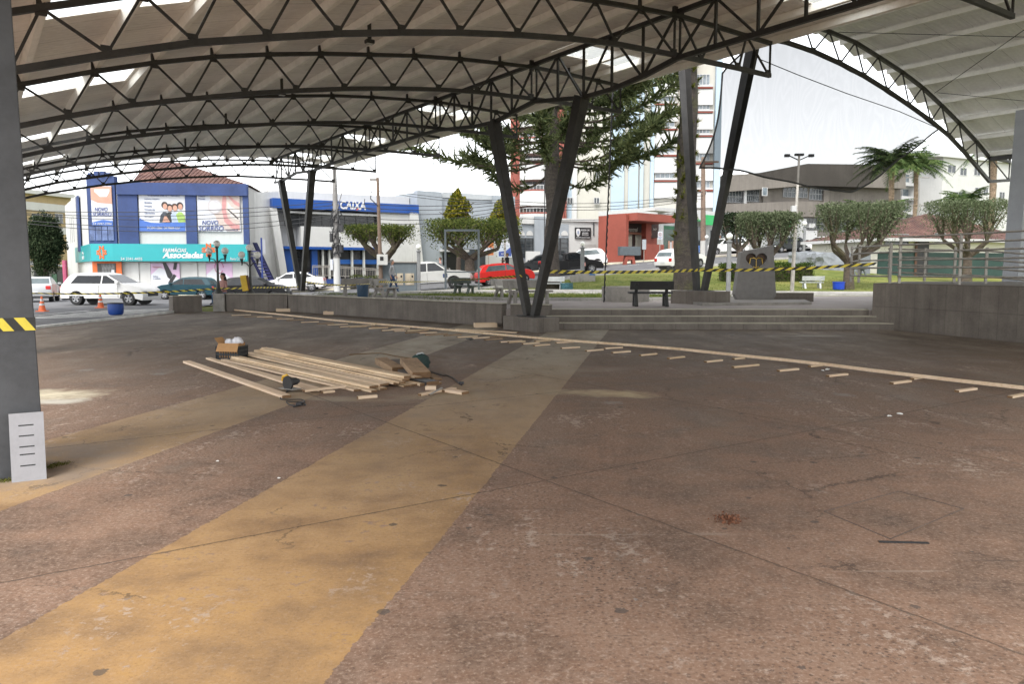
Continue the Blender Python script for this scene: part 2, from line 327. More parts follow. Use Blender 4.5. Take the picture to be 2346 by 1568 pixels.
MPATH = M('pale_path', (.36, .345, .33), 0.85, .14, 1.2)
MSIDE = M('side_walk', (.30, .27, .25), 0.85, .2, .8)
MKERB = M('kerb_stone', (.32, .31, .29), 0.85, .2, 2.0)
MWHITE = M('road_paint', (.62, .62, .60), 0.7, .25, 3.0)
MYEL = M('yellow_paint', (.55, .42, .10), 0.7, .25, 3.0)
def conc_wall():
    m, t, b = newmat('grey_render'); co = coord(t)
    n1 = noise(t, co, 1.5, 6, .6); n2 = noise(t, co, 25, 4, .6)
    mp = t.nodes.new('ShaderNodeMapping'); t.links.new(co, mp.inputs[0]); mp.inputs['Scale'].default_value = (2.5, 2.5, .15); n3 = noise(t, mp.outputs[0], 2.2, 5)
    k = mathn(t, 'ADD', mathn(t, 'MULTIPLY', n1, .5), mathn(t, 'ADD', mathn(t, 'MULTIPLY', n2, .2), mathn(t, 'MULTIPLY', n3, .3)))
    c = ramp(t, k, [(0.36, (.10, .086, .074)), (0.5, (.145, .126, .109)), (0.64, (.195, .172, .15))])
    # large square slabs
    br = t.nodes.new('ShaderNodeTexBrick'); br.offset = 0.0; br.inputs['Scale'].default_value = 1.0; br.inputs['Mortar Size'].default_value = .008; br.inputs['Brick Width'].default_value = .62; br.inputs['Row Height'].default_value = .62
    br.inputs['Color1'].default_value = (1, 1, 1, 1); br.inputs['Color2'].default_value = (.9, .9, .9, 1); br.inputs['Mortar'].default_value = (.6, .58, .55, 1)
    cm = t.nodes.new('ShaderNodeCombineXYZ'); sp = t.nodes.new('ShaderNodeSeparateXYZ'); t.links.new(co, sp.inputs[0])
    t.links.new(mathn(t, 'SUBTRACT', sp.outputs[0], sp.outputs[1]), cm.inputs[0]); t.links.new(sp.outputs[2], cm.inputs[1]); t.links.new(cm.outputs[0], br.inputs['Vector'])
    c = mixc(t, 0.8, c, br.outputs['Color'], 'MULTIPLY')
    t.links.new(c, b.inputs['Base Color']); b.inputs['Roughness'].default_value = .8; bump(t, b, n2, .15, .01); return m
MWALL = conc_wall()
MSTEEL = M('dark_painted_steel', (.030, .028, .026), 0.55, .4, 3.5, bmp=.1)
MSTEELG = M('grey_painted_steel', (.055, .058, .063), 0.6, .2, 3, streak=.35, bmp=.08)
MGALV = M('galvanised_rail', (.30, .28, .25), 0.5, .2, 6, metal=.3)
# ------------------------------------------------------------------ ground
FLOOR = [(-13.0, -14), (-13.2, 22), (-12.85, 29.6), (-12.3, 30.55), (-11.3, 30.85), (-8.76, 30.74), (-.35, 22.35), (.9, 21.3), (10.3, 21.05), (11.33, 17.2), (14.6, 6), (15, -14)]
PLAZA = [(-8.9, 30.95), (-.35, 22.5), (.9, 22.15), (10.0, 21.85), (18, 21.8), (18, 34), (9.6, 34), (8.9, 29.9), (4, 28.5), (0, 28.8), (-4, 31.3), (-9.3, 35.2)]
def inside(poly, x, y):
    r = np.zeros(np.shape(x), bool); n = len(poly)
    for i in range(n):
        (x0, y0), (x1, y1) = poly[i], poly[(i + 1) % n]
        c = ((y0 > y) != (y1 > y)) & (x < (x1 - x0) * (y - y0) / ((y1 - y0) + 1e-12) + x0); r ^= c
    return r
gx = np.concatenate([np.arange(-120, -30, 6), np.arange(-30, 46, 1.0), np.arange(46, 180, 6)]); gy = np.concatenate([np.arange(-60, 10, 6), np.arange(10, 92, 1.0), np.arange(92, 420, 12)])
GX, GY = np.meshgrid(gx, gy); GZ = Hv(GX, GY)
GZ = np.where((np.abs(GX) > 100) | (GY > 180), np.clip(GZ, -1, 7), GZ)
GZ[inside(FLOOR, GX, GY)] = -0.35
ip = inside(PLAZA, GX, GY); GZ[ip] = np.minimum(GZ[ip], 0.25)
# nothing may poke through the floor near its edges
for (dx, dy) in ((1, 0), (-1, 0), (0, 1), (0, -1), (1, 1), (-1, -1), (1, -1), (-1, 1)):
    k = inside(FLOOR, GX + dx, GY + dy); GZ[k] = np.minimum(GZ[k], -0.12)
ny, nx = GX.shape
idx = np.arange(nx * ny).reshape(ny, nx)
Fq = np.stack([idx[:-1, :-1], idx[:-1, 1:], idx[1:, 1:], idx[1:, :-1]], -1).reshape(-1, 4)
tag(np_obj('lawn', np.stack([GX, GY, GZ], -1).reshape(-1, 3), Fq, MGRASS, smooth=True), kind='structure')
def slab(name, poly, z0, z1, mat, kind='structure'):
    mb = MB(); mb.prism(poly, z0, z1, 0, 'xy'); return tag(mb.build(name, mat), kind=kind)
slab('floor', FLOOR, -0.3, 0.0, MFLOOR)
slab('plaza', PLAZA, 0.2, 0.5, MPAVE)
def resample(pl, n):
    pl = np.array(pl, float); d = np.concatenate([[0], np.cumsum(np.linalg.norm(np.diff(pl, axis=0), axis=1))]); t = np.linspace(0, d[-1], n)
    return np.stack([np.interp(t, d, pl[:, 0]), np.interp(t, d, pl[:, 1])], 1)
def ribbon(name, a, b, dz, mat, n=60, m=8, thick=0.0, kind='structure', build=True):
    A, B = resample(a, n), resample(b, n); k = np.linspace(0, 1, m)[:, None, None]
    P = A[None] * (1 - k) + B[None] * k; Z = Hv(P[..., 0], P[..., 1]) + dz
    V = np.concatenate([P, Z[..., None]], -1)
    idx = np.arange(n * m).reshape(m, n); F = np.stack([idx[:-1, :-1], idx[:-1, 1:], idx[1:, 1:], idx[1:, :-1]], -1).reshape(-1, 4)
    V = V.reshape(-1, 3)
    if thick:
        ring = np.concatenate([idx[0, :], idx[1:, -1], idx[-1, ::-1][1:], idx[::-1, 0][1:]]); ring = ring[:-1] if ring[0] == ring[-1] else ring
        o = len(V); low = V[ring].copy(); low[:, 2] -= thick; V = np.concatenate([V, low]); j = np.arange(len(ring)); j2 = (j + 1) % len(ring)
        F = np.concatenate([F, np.stack([ring[j], o + j, o + j2, ring[j2]], -1)])
    return tag(np_obj(name, V, F, mat), kind=kind)
NEAR = [(-60, 34.3), (-14, 34.3), (-9.5, 37.2), (-3, 45.8), (1, 49), (5, 53), (10, 55.5), (16, 59), (24, 67.5), (34, 77.5), (70, 112)]
FARE = [(-60, 56), (-22, 55.4), (-14, 56.6), (-8, 59.2), (0, 62), (5, 64), (10, 65.3), (16, 68), (24, 76), (34, 87), (70, 124)]
ribbon('road', NEAR, FARE, .05, MASPH, 120, 24)
ribbon('side_road', [(-60, -40), (-60, 34.2)], [(-13.35, -40), (-13.35, 34.2)], .05, MASPH, 60, 30)
FAR2 = [(x - (3.2 if x < 14 else 4.5) * .35, y + 4.5) for x, y in FARE]
ribbon('sidewalk', FARE, FAR2, .17, MSIDE, 120, 6, .2)
ribbon('kerb_line', [(x, y - .12) for x, y in FARE], FARE, .18, M('worn_yellow_kerb', (.48, .44, .33), .8, .3, 1.2), 120, 2, .25)
ribbon('lawn_kerb', [(x + .05, y) for x, y in NEAR[2:]], [(x + .22, y + .02) for x, y in NEAR[2:]], .16, MKERB, 100, 2, .25)
ribbon('path', [(-7.5, 37.2), (0, 36.8), (8, 36.5), (24, 36.0)], [(-5.2, 40.8), (0, 40.6), (8, 40.2), (26, 40.0)], .03, MPATH, 60, 6, .1)
ribbon('path_kerb', [(-5.2, 40.8), (0, 40.6), (8, 40.2), (26, 40.0)], [(-5.1, 41.0), (0, 40.8), (8, 40.4), (26, 40.2)], .12, MKERB, 60, 2, .2)
ribbon('path_kerb', [(-7.6, 37.0), (0, 36.6), (8, 36.3), (24, 35.8)], [(-7.5, 37.2), (0, 36.8), (8, 36.5), (24, 36.0)], .10, MKERB, 60, 2, .2)
KF = [(-9.3, 35.3), (-4, 31.4), (0, 28.9), (4, 28.6), (8.9, 30.0), (9.6, 34.2)]
ribbon('plaza_kerb', KF, [(x - .02, y + .2) for x, y in KF], .12, MKERB, 60, 2, .2)
ribbon('kerb_line', [(-13.35, -20), (-13.3, 22), (-12.95, 29.9)], [(-13.15, -20), (-13.1, 22), (-12.8, 29.7)], .10, MWHITE, 60, 2, .3)
ribbon('kerb_line', [(-13.62, -20), (-13.6, 22), (-13.3, 31)], [(-13.4, -20), (-13.38, 22), (-13.1, 31)], .062, M('faded_yellow_line', (.55, .5, .36), .8, .3, 2), 60, 2)
for k in range(6):
    y = 27.6 + k * .95
    ribbon('crosswalk_stripe', [(-17.6 + k * .1, y), (-13.9, y)], [(-17.6 + k * .1, y + .48), (-13.9, y + .48)], .058, MWHITE, 8, 2)
ribbon('road_line', [(-18.4, 27.2), (-18.0, 33.2)], [(-18.2, 27.2), (-17.8, 33.2)], .058, MWHITE, 12, 2)
for k in range(4): ribbon('parking_mark', [(9.0 + 1.6 * k, 61.2 + .55 * k), (9.9 + 1.6 * k, 61.5 + .55 * k)], [(9.05 + 1.6 * k, 61.45 + .55 * k), (9.95 + 1.6 * k, 61.75 + .55 * k)], .06, MWHITE, 4, 2)
# ------------------------------------------------------------------ walls and steps
MSKYTOP = M('painted_skylit_top', (.40, .375, .30), .8, .2, 2)  # paler tone on treads and wall tops, painted in for sky light
def wall_run(name, pts, th, z0, z1, label, cat, side=1, mat=None, group=None):
    """A wall following pts (its visible face) with thickness th behind."""
    mb = MB(); P = [Vector((x, y, 0)) for x, y in pts]; nrm = []
    for i in range(len(P)):
        d = (P[min(i + 1, len(P) - 1)] - P[max(i - 1, 0)]).normalized(); nrm.append(Vector((-d.y, d.x, 0)) * side)
    poly = [(p.x, p.y) for p in P] + [((p + n * th).x, (p + n * th).y) for p, n in zip(reversed(P), reversed(nrm))]
    mb.prism(poly, z0, z1, 0, 'xy'); o = mb.build(name, mat or MWALL, bevel=.012)
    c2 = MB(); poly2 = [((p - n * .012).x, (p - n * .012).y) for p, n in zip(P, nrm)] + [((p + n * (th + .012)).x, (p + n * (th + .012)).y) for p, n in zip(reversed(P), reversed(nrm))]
    c2.prism(poly2, z1 + .001, z1 + .022, 0, 'xy'); c2.build('lit_top_strip', MSKYTOP, o); return tag(o, label, cat, group)  # thin strip added to carry the painted sky light on the wall top
wall_run('retaining_wall', [(-12.86, 29.75), (-12.05, 30.5)], .42, -.02, .62, 'short low grey rendered wall end left of the pedestal with the lamp', 'wall', 1)
wall_run('retaining_wall', [(-11.25, 30.88), (-8.8, 30.72)], .3, -.02, .68, 'low dark grey wall between the lamp pedestal and the far V column', 'wall', 1)
wall_run('retaining_wall', [(-8.76, 30.70), (-.30, 22.32)], .22, -.02, .655, 'long low grey slab-faced retaining wall running from the far V column to the middle one', 'wall', -1 if False else 1)
wall_run('retaining_wall', [(-.05, 22.25), (1.0, 21.75)], .3, -.02, .64, 'short grey wall cheek between the middle V column and the steps', 'wall', 1)
mb = MB()
for i in range(3):
    y0 = 21.25 + i * .4; x1 = 10.45 - i * .25
    mb.prism([(.62 + i * .2, y0), (x1, y0 - .2), (x1 + .4, 22.8), (.62 + i * .2, 22.8)], .5 * i / 3 - (.02 if i == 0 else 0), .5 * (i + 1) / 3 + (0.004 if i == 2 else 0), 0, 'xy')
st_o = mb.build('steps', MWALL, bevel=.006)
for i in range(3):
    y0 = 21.25 + i * .4; x1 = 10.45 - i * .25; z = .5 * (i + 1) / 3 + (0.004 if i == 2 else 0); mb = MB(); mb.prism([(.62 + i * .2, y0 - .012), (x1, y0 - .212), (x1 + .01, y0 + .19), (.62 + i * .2, y0 + .39)], z + .001, z + .016, 0, 'xy'); mb.build('tread', MSKYTOP, st_o)  # tread strips take the painted sky-light tone
tag(st_o, 'three wide grey concrete steps rising from the floor to the plaza', 'steps')
tag(slab('ramp_platform', [(9.9, 21.55), (10.28, 21.02), (11.33, 17.2), (14.9, 5), (22, 6), (20, 25), (12.5, 25)], -.02, 1.255, MWALL, None), 'tall dark grey ramp wall at the right edge carrying a metal railing', 'wall')
# ------------------------------------------------------------------ first canopy: local x = along a truss, local y = along the ridge
A34 = R(34.5); UX = Vector((-math.sin(A34), math.cos(A34), 0)); VX = Vector((math.cos(A34), math.sin(A34), 0))
B0 = atz(1222, 227, 6.05); B0.z = 0
def sheet_mat(name, c):
    m, t, b = newmat(name); co = coord(t); n1 = noise(t, co, .5, 4); n2 = noise(t, co, 9, 3)
    cc = ramp(t, mathn(t, 'ADD', mathn(t, 'MULTIPLY', n1, .7), mathn(t, 'MULTIPLY', n2, .3)), [(0.35, tuple(x * .82 for x in c)), (0.65, tuple(min(1, x * 1.1) for x in c))])
    sp = t.nodes.new('ShaderNodeSeparateXYZ'); t.links.new(co, sp.inputs[0])
    seam = mathn(t, 'LESS_THAN', mathn(t, 'FLOORED_MODULO', sp.outputs[1], 1.02), .022); cc = mixc(t, mathn(t, 'MULTIPLY', seam, .35), cc, (.12, .11, .1))
    t.links.new(cc, b.inputs['Base Color']); b.inputs['Roughness'].default_value = .6
    wv = mathn(t, 'SINE', mathn(t, 'MULTIPLY', sp.outputs[1], 2 * math.pi / .17)); bump(t, b, wv, .35, .02); return m
MSHEET = sheet_mat('roof_sheet_underside', (.88, .84, .78)); MSHEET2 = sheet_mat('roof_sheet_light', (.86, .85, .83))
MPURL = M('pale_purlin_steel', (.92, .88, .80), .5, .08, 3)
def skymat():
    m = bpy.data.materials.new('translucent_sheet'); m.use_nodes = True; t = m.node_tree; n = t.nodes; n.clear()
    o = n.new('ShaderNodeOutputMaterial'); a = n.new('ShaderNodeBsdfTranslucent'); b = n.new('ShaderNodeBsdfTransparent'); mx = n.new('ShaderNodeMixShader')
    a.inputs[0].default_value = (.9, .92, .9, 1); b.inputs[0].default_value = (.95, .97, .96, 1); mx.inputs[0].default_value = .35
    t.links.new(b.outputs[0], mx.inputs[1]); t.links.new(a.outputs[0], mx.inputs[2]); t.links.new(mx.outputs[0], o.inputs[0]); return m
MSKYL = skymat()
UT = [-13.6, -12.2, -11.4, -10.2, -9.15, -8.03, -6.9, -5.75, -4.6, -3.45, -2.2, -1.02, 0, 1.2, 3.05, 3.4]
UZ = [4.1, 4.65, 4.93, 5.33, 5.64, 5.92, 6.14, 6.33, 6.48, 6.63, 6.74, 6.81, 6.86, 6.84, 6.78, 6.76]
LT = [-12.4, -11.75, -10.65, -9.55, -8.5, -7.4, -6.3, -5.2, -4.0, -2.8, -1.7, 0, 1.9, 3.05]
LZ = [3.86, 4.10, 4.46, 4.79, 5.03, 5.27, 5.47, 5.65, 5.81, 5.94, 6.02, 6.06, 6.07, 6.06]
uz = lambda t: float(np.interp(t, UT, UZ)); lz = lambda t: float(np.interp(t, LT, LZ))
can = thing('canopy', 'big arched steel canopy over the square on dark V columns', 'canopy', (B0.x, B0.y, 0), A34)
def sheet_ts(px, py):
    z = 6.5
    for _ in range(60):
        q = atz(px, py, z); d = q - B0; t, s = d.dot(VX), d.dot(UX); z = .5 * z + .5 * (uz(t) + .22)
    return t, s
S0, S1 = -17.25, 21.75
SKY = []
for px, py, w_ in ((1375, 128, 2.2), (1018, 254, 2.2), (838, 316, 2.1), (715, 357, 2.1), (1890, -12, 2.2)):
    t, s = sheet_ts(px, py); SKY.append((t - w_ / 2, t + w_ / 2, s - .55, s + .55))
for px, py in ((205, 12), (174, 190), (123, 305), (92, 367)):
    t, s = sheet_ts(px, py); SKY.append((-11.25, -9.3, s - .55, s + .55))
g = .25; snap = lambda v, o: o + round((v - o) / g) * g
SKY = [(snap(a, -13.5), snap(b, -13.5), snap(c, S0), snap(d, S0)) for a, b, c, d in SKY]
ts = np.arange(-13.5, 3.4, g); ss = np.arange(S0, S1 + .01, g)
mb = MB(); nt_, ns_ = len(ts), len(ss)
vs = [(t, s, uz(t) + .215) for t in ts for s in ss]; fs = []
for i in range(nt_ - 1):
    for j in range(ns_ - 1):
        tc, sc = ts[i] + g / 2, ss[j] + g / 2
        if any(a < tc < b and c < sc < d for a, b, c, d in SKY): continue
        fs.append((i * ns_ + j, (i + 1) * ns_ + j, (i + 1) * ns_ + j + 1, i * ns_ + j + 1))
mb.add(vs, fs); sh = mb.build('roof_sheet', MSHEET, can, fix=False)
so_ = sh.modifiers.new('thickness', 'SOLIDIFY'); so_.thickness = .02; so_.offset = 1
for a, b, c, d in SKY:
    mb = MB(); n = int(round((b - a) / g)); tt = [a + i * g for i in range(n + 1)]; ys = np.linspace(c + .005, d - .005, 14)
    vs = [(t, y, uz(t) + .225 + .012 * (k % 2)) for t in tt for k, y in enumerate(ys)]
    mb.add(vs, [(i * 14 + j, (i + 1) * 14 + j, (i + 1) * 14 + j + 1, i * 14 + j + 1) for i in range(n) for j in range(13)]); mb.build('skylight', MSKYL, can, fix=False)
for t in UT[1:-2] + [2.1, 3.2]:
    mb = MB(); z = uz(t); sl_ = (uz(t + .1) - uz(t - .1)) / .2; dx = Vector((1, 0, sl_)).normalized(); up = Vector((-dx.z, 0, dx.x))
    c0 = Vector((t, 0, z + .13)); o1 = -up * .072; o2 = up * .072
    mb.bar(c0 + Vector((0, S0, 0)), c0 + Vector((0, S1 - .05, 0)), .02, .148, up=up)
    for o in (o1, o2): mb.bar(c0 + o + dx * .04 + Vector((0, S0, 0)), c0 + o + dx * .04 + Vector((0, S1 - .05, 0)), .10, .012, up=up)
    mb.build('purlin', MPURL, can)
def truss(s, parent, uT, uZ, lT, lZ, nodesU, nodesL, end=True, ch=.080):
    mb = MB()
    for i in range(len(uT) - 1): mb.bar((uT[i], s, uZ[i]), (uT[i + 1], s, uZ[i + 1]), ch, ch)
    for i in range(len(lT) - 1): mb.bar((lT[i], s, lZ[i]), (lT[i + 1], s, lZ[i + 1]), ch, ch * 1.15)
    for t_n, z_n in [(a[0], a[2]) for a in nodesU[::2]]: mb.box(t_n - .05, s - .035, z_n + ch * .45, t_n + .05, s + .035, z_n + .17); mb.box(t_n - .07, s - .008, z_n - .10, t_n + .07, s + .008, z_n - ch * .45)
    for t_n, z_n in [(a[0], a[2]) for a in nodesL[::2]]: mb.box(t_n - .07, s - .008, z_n + ch * .5, t_n + .07, s + .008, z_n + .12)
    o = mb.build('roof_truss', MSTEEL, parent)
    wb = MB()
    for a, b in zip(nodesU, nodesL): wb.bar(a, b, .037, .037, up=(0, 1, 0))
    wb.build('web_bracing', MSTEEL, o); return o
TS = [-15.25, -10.15, -5.04, 0, 5.12, 10.42, 16.3, 21.2]
nU = [-11.4, -10.2, -9.15, -8.03, -6.9, -5.75, -4.6, -3.45, -2.2, -1.02]; nL = [-11.75, -10.65, -9.55, -8.5, -7.4, -6.3, -5.2, -4.0, -2.8, -1.7, -.06]
for s in TS:
    pu, pl = [], []
    for i, t in enumerate(nU):
        pu += [(t, s, uz(t)), (t, s, uz(t))]; pl += [(nL[i] - .02, s, lz(nL[i])), (nL[i + 1] + .02, s, lz(nL[i + 1]))]
    for t in (-.06, .1): pu.append((t, s, uz(t))); pl.append((t, s, lz(t)))
    for a, b in ((.12, .75), (1.2, .75), (1.2, 1.95), (2.2, 1.95), (2.2, 3.0), (3.03, 3.03)): pu.append((a, s, uz(a))); pl.append((b, s, lz(b)))
    truss(s, can, UT[:-1], UZ[:-1], LT, LZ, pu, pl)
# lattice beam along the V columns
bs = [-16.9, -15.2, -10.2, -5.04, -4.1, -3.07, -1.96, 0, 1.9, 3.0, 5.12, 10.42, 14.6, 16.2, 18.2, 20.3, 21.3]; bz = [6.06, 6.06, 6.06, 6.06, 5.9, 5.8, 5.8, 6.05, 5.81, 5.85, 6.06, 6.06, 5.98, 5.93, 6.05, 5.86, 5.9]
mb = MB()
for i in range(len(bs) - 1): mb.bar((.02, bs[i], bz[i] - .06), (.02, bs[i + 1], bz[i + 1] - .06), .09, .10)
mb.bar((.02, -16.9, 6.93), (.02, 21.3, 6.93), .09, .09)
lb = mb.build('lattice_beam', MSTEEL, can); wb = MB(); zb_ = lambda s: float(np.interp(s, bs, bz)) - .04
for i in range(len(TS) - 1):
    n = 5; st = (TS[i + 1] - TS[i]) / n
    for k in range(n):
        a = TS[i] + k * st; b = a + st
        if k: wb.bar((.02, a, zb_(a)), (.02, a, 6.9), .05, .05)
        if k % 2 == 0: wb.bar((.02, a + .05, 6.9), (.02, b - .03, zb_(b)), .045, .045)
        else: wb.bar((.02, a + .05, zb_(a)), (.02, b - .03, 6.9), .045, .045)
wb.build('web_bracing', MSTEEL, lb)
def v_column(parent, t, sb, zb0, tops):
    o = None
    mb = MB()
    for k, (s, z) in enumerate(tops):
        sgn = -1 if s < sb else 1
        mb.bar((t + .004 * k, sb + sgn * .16, zb0), (t + .004 * k, s, z), (.20 if t < .03 and zb0 < .6 else .19), .17, w2=.27, h2=.30, up=(0, 1, 0))
    mb.box(t - .2, sb - .42, zb0 - .012, t + .2, sb + .42, zb0 + .014)
    return mb.build('v_column', MSTEEL, parent, bevel=.01)
v_column(can, .02, .1, .385, ((-1.96, 5.78), (1.93, 5.78))); v_column(can, .02, 17.9, .69, ((16.2, 5.90), (20.3, 5.83)))
for s in (TS[1], TS[3], TS[5], TS[7]):
    mb = MB(); wz = lambda t: t
    # wide steel pillar, its inner edge leaning outwards with height
    mb.prism([(-13.05, -.02), (-11.90, -.02), (-11.975, 5.0), (-13.05, 4.45)], s + .31, s + .81, 0, 'xz'); p = mb.build('pillar', MSTEELG, can, bevel=.008)
# footing blocks of the V columns stand on the ground: their own things
def footing(c, lu, lv, z0, z1, label):
    o = thing('column_footing', label, 'footing', (c.x, c.y, z0), A34, 'footing blocks of the V columns')
    mb = MB(); mb.box(-lv / 2, -lu / 2, 0, lv / 2, lu / 2, z1 - z0); mb.build('block', MWALL, o, bevel=.012)
cc = B0 + UX * .1; footing(cc, 1.55, .75, -.02, .373, 'grey rendered block under the middle V column beside the steps')
cc = B0 + UX * 17.9; 
# ------------------------------------------------------------------ second canopy on the right
G2 = Vector((7.426, 24.02, 0))
can2 = thing('canopy', 'second arched canopy with pale grey underside rising behind the first one', 'canopy', (G2.x, G2.y, 0), A34)
def tz2(px, py): q = onpl(px, py, G2, UX); return ((q - G2).dot(VX), q.z)
u2 = [(-4.9, 8.55), (-3.6, 8.85), (-2.3, 9.08), (-.9, 9.2), (.6, 9.24), (2.0, 9.24)] + [tz2(*p) for p in ((1900,72),(1960,97),(2013,130),(2067,165),(2113,200),(2157,241),(2197,281),(2237,324),(2267,361))]  # leftmost point: unseen overhang added to close a light gap between the roofs
l2 = [(-3.6, 8.1), (-1.6, 8.34), (-.1, 8.5)] + [tz2(*p) for p in ((1803,97),(1863,117),(1925,145),(1980,174),(2033,207),(2083,241),(2133,277),(2174,311),(2209,348),(2240,384),(2267,416))]
U2T, U2Z = [a for a, b in u2], [b for a, b in u2]; L2T, L2Z = [a for a, b in l2], [b for a, b in l2]
for s in (0, -11.5, -23):
    pu, pl = [], []
    for t, z in u2[5:]:
        k = int(np.searchsorted(L2T, t)); k = min(max(k, 1), len(L2T) - 1)
        for j in (k - 1, k): pu.append((t, s, z)); pl.append((L2T[j], s, L2Z[j]))
    e = l2[-1]; e2 = tz2(2311, 413); pu += [(u2[-1][0], s, u2[-1][1]), (u2[-1][0] + .1, s, u2[-1][1]), (e2[0], s, e2[1] + .75)]; pl += [(e[0], s, e[1]), (e2[0], s, e2[1]), (e2[0], s, e2[1])]
    truss(s, can2, U2T + [e2[0]], U2Z + [e2[1] + .75], L2T + [e2[0]], L2Z + [e2[1]], pu, pl, ch=.105)
mb = MB()
S20 = -25  # unseen roof length added behind the camera to darken the floor
for i in range(len(U2T) - 1):
    t0, z0, t1, z1 = U2T[i], U2Z[i] + .20, U2T[i + 1], U2Z[i + 1] + .24
    mb.add([(t0, S20, z0 + .03), (t1 + .12, S20, z1), (t1 + .12, 1.0, z1), (t0, .62, z0 + .03)], [(0, 1, 2, 3)])
e2 = tz2(2311, 413); mb.add([(U2T[-1], S20, U2Z[-1] + .2), (e2[0] + .3, S20, e2[1] + .98), (e2[0] + .3, .9, e2[1] + .98), (U2T[-1], .62, U2Z[-1] + .2)], [(0, 1, 2, 3)])
sh = mb.build('roof_sheet', MSHEET2, can2, fix=False); so_ = sh.modifiers.new('thickness', 'SOLIDIFY'); so_.thickness = .02; so_.offset = 1
for t, z in u2:
    mb = MB(); mb.box(t - .06, S20, z + .05, t + .06, .55, z + .195); mb.build('purlin', M('white_purlin', (.84, .83, .80), .5, .08, 3), can2)
mb = MB(); mb.box(U2T[-1] - .06, S20, U2Z[-1] - .15, U2T[-1] + .06, .0, U2Z[-1] + .03); mb.build('eave_beam', MSTEEL, can2)
mb = MB()
for a, b in (((3.5, -.2), (9.5, -8)), ((9.5, -.2), (3.5, -8)), ((9.5, -.3), (14, -8))):
    za = float(np.interp(a[0], U2T, U2Z)); zb2 = float(np.interp(b[0], U2T, U2Z)); mb.bar((a[0], a[1], za - .02), (b[0], b[1], zb2 - .02), .016, .016)
mb.build('bracing_rod', MSTEEL, can2)
def v3cs(px, py):
    q = onpl(px, py, G2, VX); return (q - G2).dot(UX), q.z
s3, z3 = v3cs(1609, 668)
bt = float(np.interp(0, L2T, L2Z))
v_column(can2, .02, s3 + .1, z3 + .02, ((.32, 8.4), (3.12, 8.4)))
mb = MB(); mb.bar((.02, -11.6, 8.45), (.02, 7.2, 8.45), .1, .12); mb.bar((.02, -11.6, 9.2), (.02, 7.2, 9.2), .1, .1)
lb = mb.build('lattice_beam', MSTEEL, can2); wb = MB()
for k in range(17):
    a = -11.5 + k * 1.1; wb.bar((.02, a, 8.5), (.02, a + .55, 9.15), .045, .045); wb.bar((.02, a + .55, 9.15), (.02, a + 1.1, 8.5), .045, .045)
wb.build('web_bracing', MSTEEL, lb)
rp = aty(2312, 650, 27); d = rp - G2; t_, s_ = d.dot(VX), d.dot(UX)
mb = MB(); mb.prism([(t_, .9), (t_ + 1.5, .9), (t_ + 1.5, 6.2), (t_ + .75, 6.95), (t_ + .33, 7.05)], s_ - .25, s_ + .25, 0, 'xz'); pil2 = mb.build('pillar', M('lit_grey_steel', (.33, .345, .37), .6, .06, 2), can2, bevel=.008)  # lighter copy of the pillar steel, brightness of its light painted in
cc = G2 + UX * (s3 + .1); footing(cc, 1.9, .75, .48, z3 + .02, 'grey rendered block under the right V column behind the black bench')
# ceiling fittings
def ceil_lamp(px, py, label, z=None, cano=0):
    if cano == 0:
        t, s = sheet_ts(px, py); p = B0 + VX * t + UX * s; zz = uz(t) + .2
    else:
        q = aty(px, py, 17.0); p = q; zz = q.z + .3
    o = thing('flood_lamp', label, 'lamp', (p.x, p.y, zz), A34, 'small lamps under the canopy sheets')
    mb = MB(); mb.box(-.03, -.03, -.35, .03, .03, 0); mb.build('stem', MSTEEL, o)
    mb = MB(); mb.box(-.09, -.07, -.42, .09, .07, -.34); mb.build('lamp_head', MSTEEL, o, bevel=.02)
    mb = MB(); mb.box(-.07, -.05, -.432, .07, .05, -.422); mb.build('lens', M('lamp_glass', (.5, .5, .48), .2), o)
ceil_lamp(846, 48, 'small dark floodlight under the sheets above the nearest full truss'); ceil_lamp(645, 178, 'small dark floodlight hanging between the second and third trusses')
ceil_lamp(517, 258, 'small dark floodlight farther back under the brown sheets'); ceil_lamp(424, 316, 'tiny floodlight hanging farthest away under the brown sheets')
_M0 = M
def M(name, rgb, *a, **k): return _M0(name, tuple(c * .66 for c in rgb), *a, **k)     # building colours scaled darker
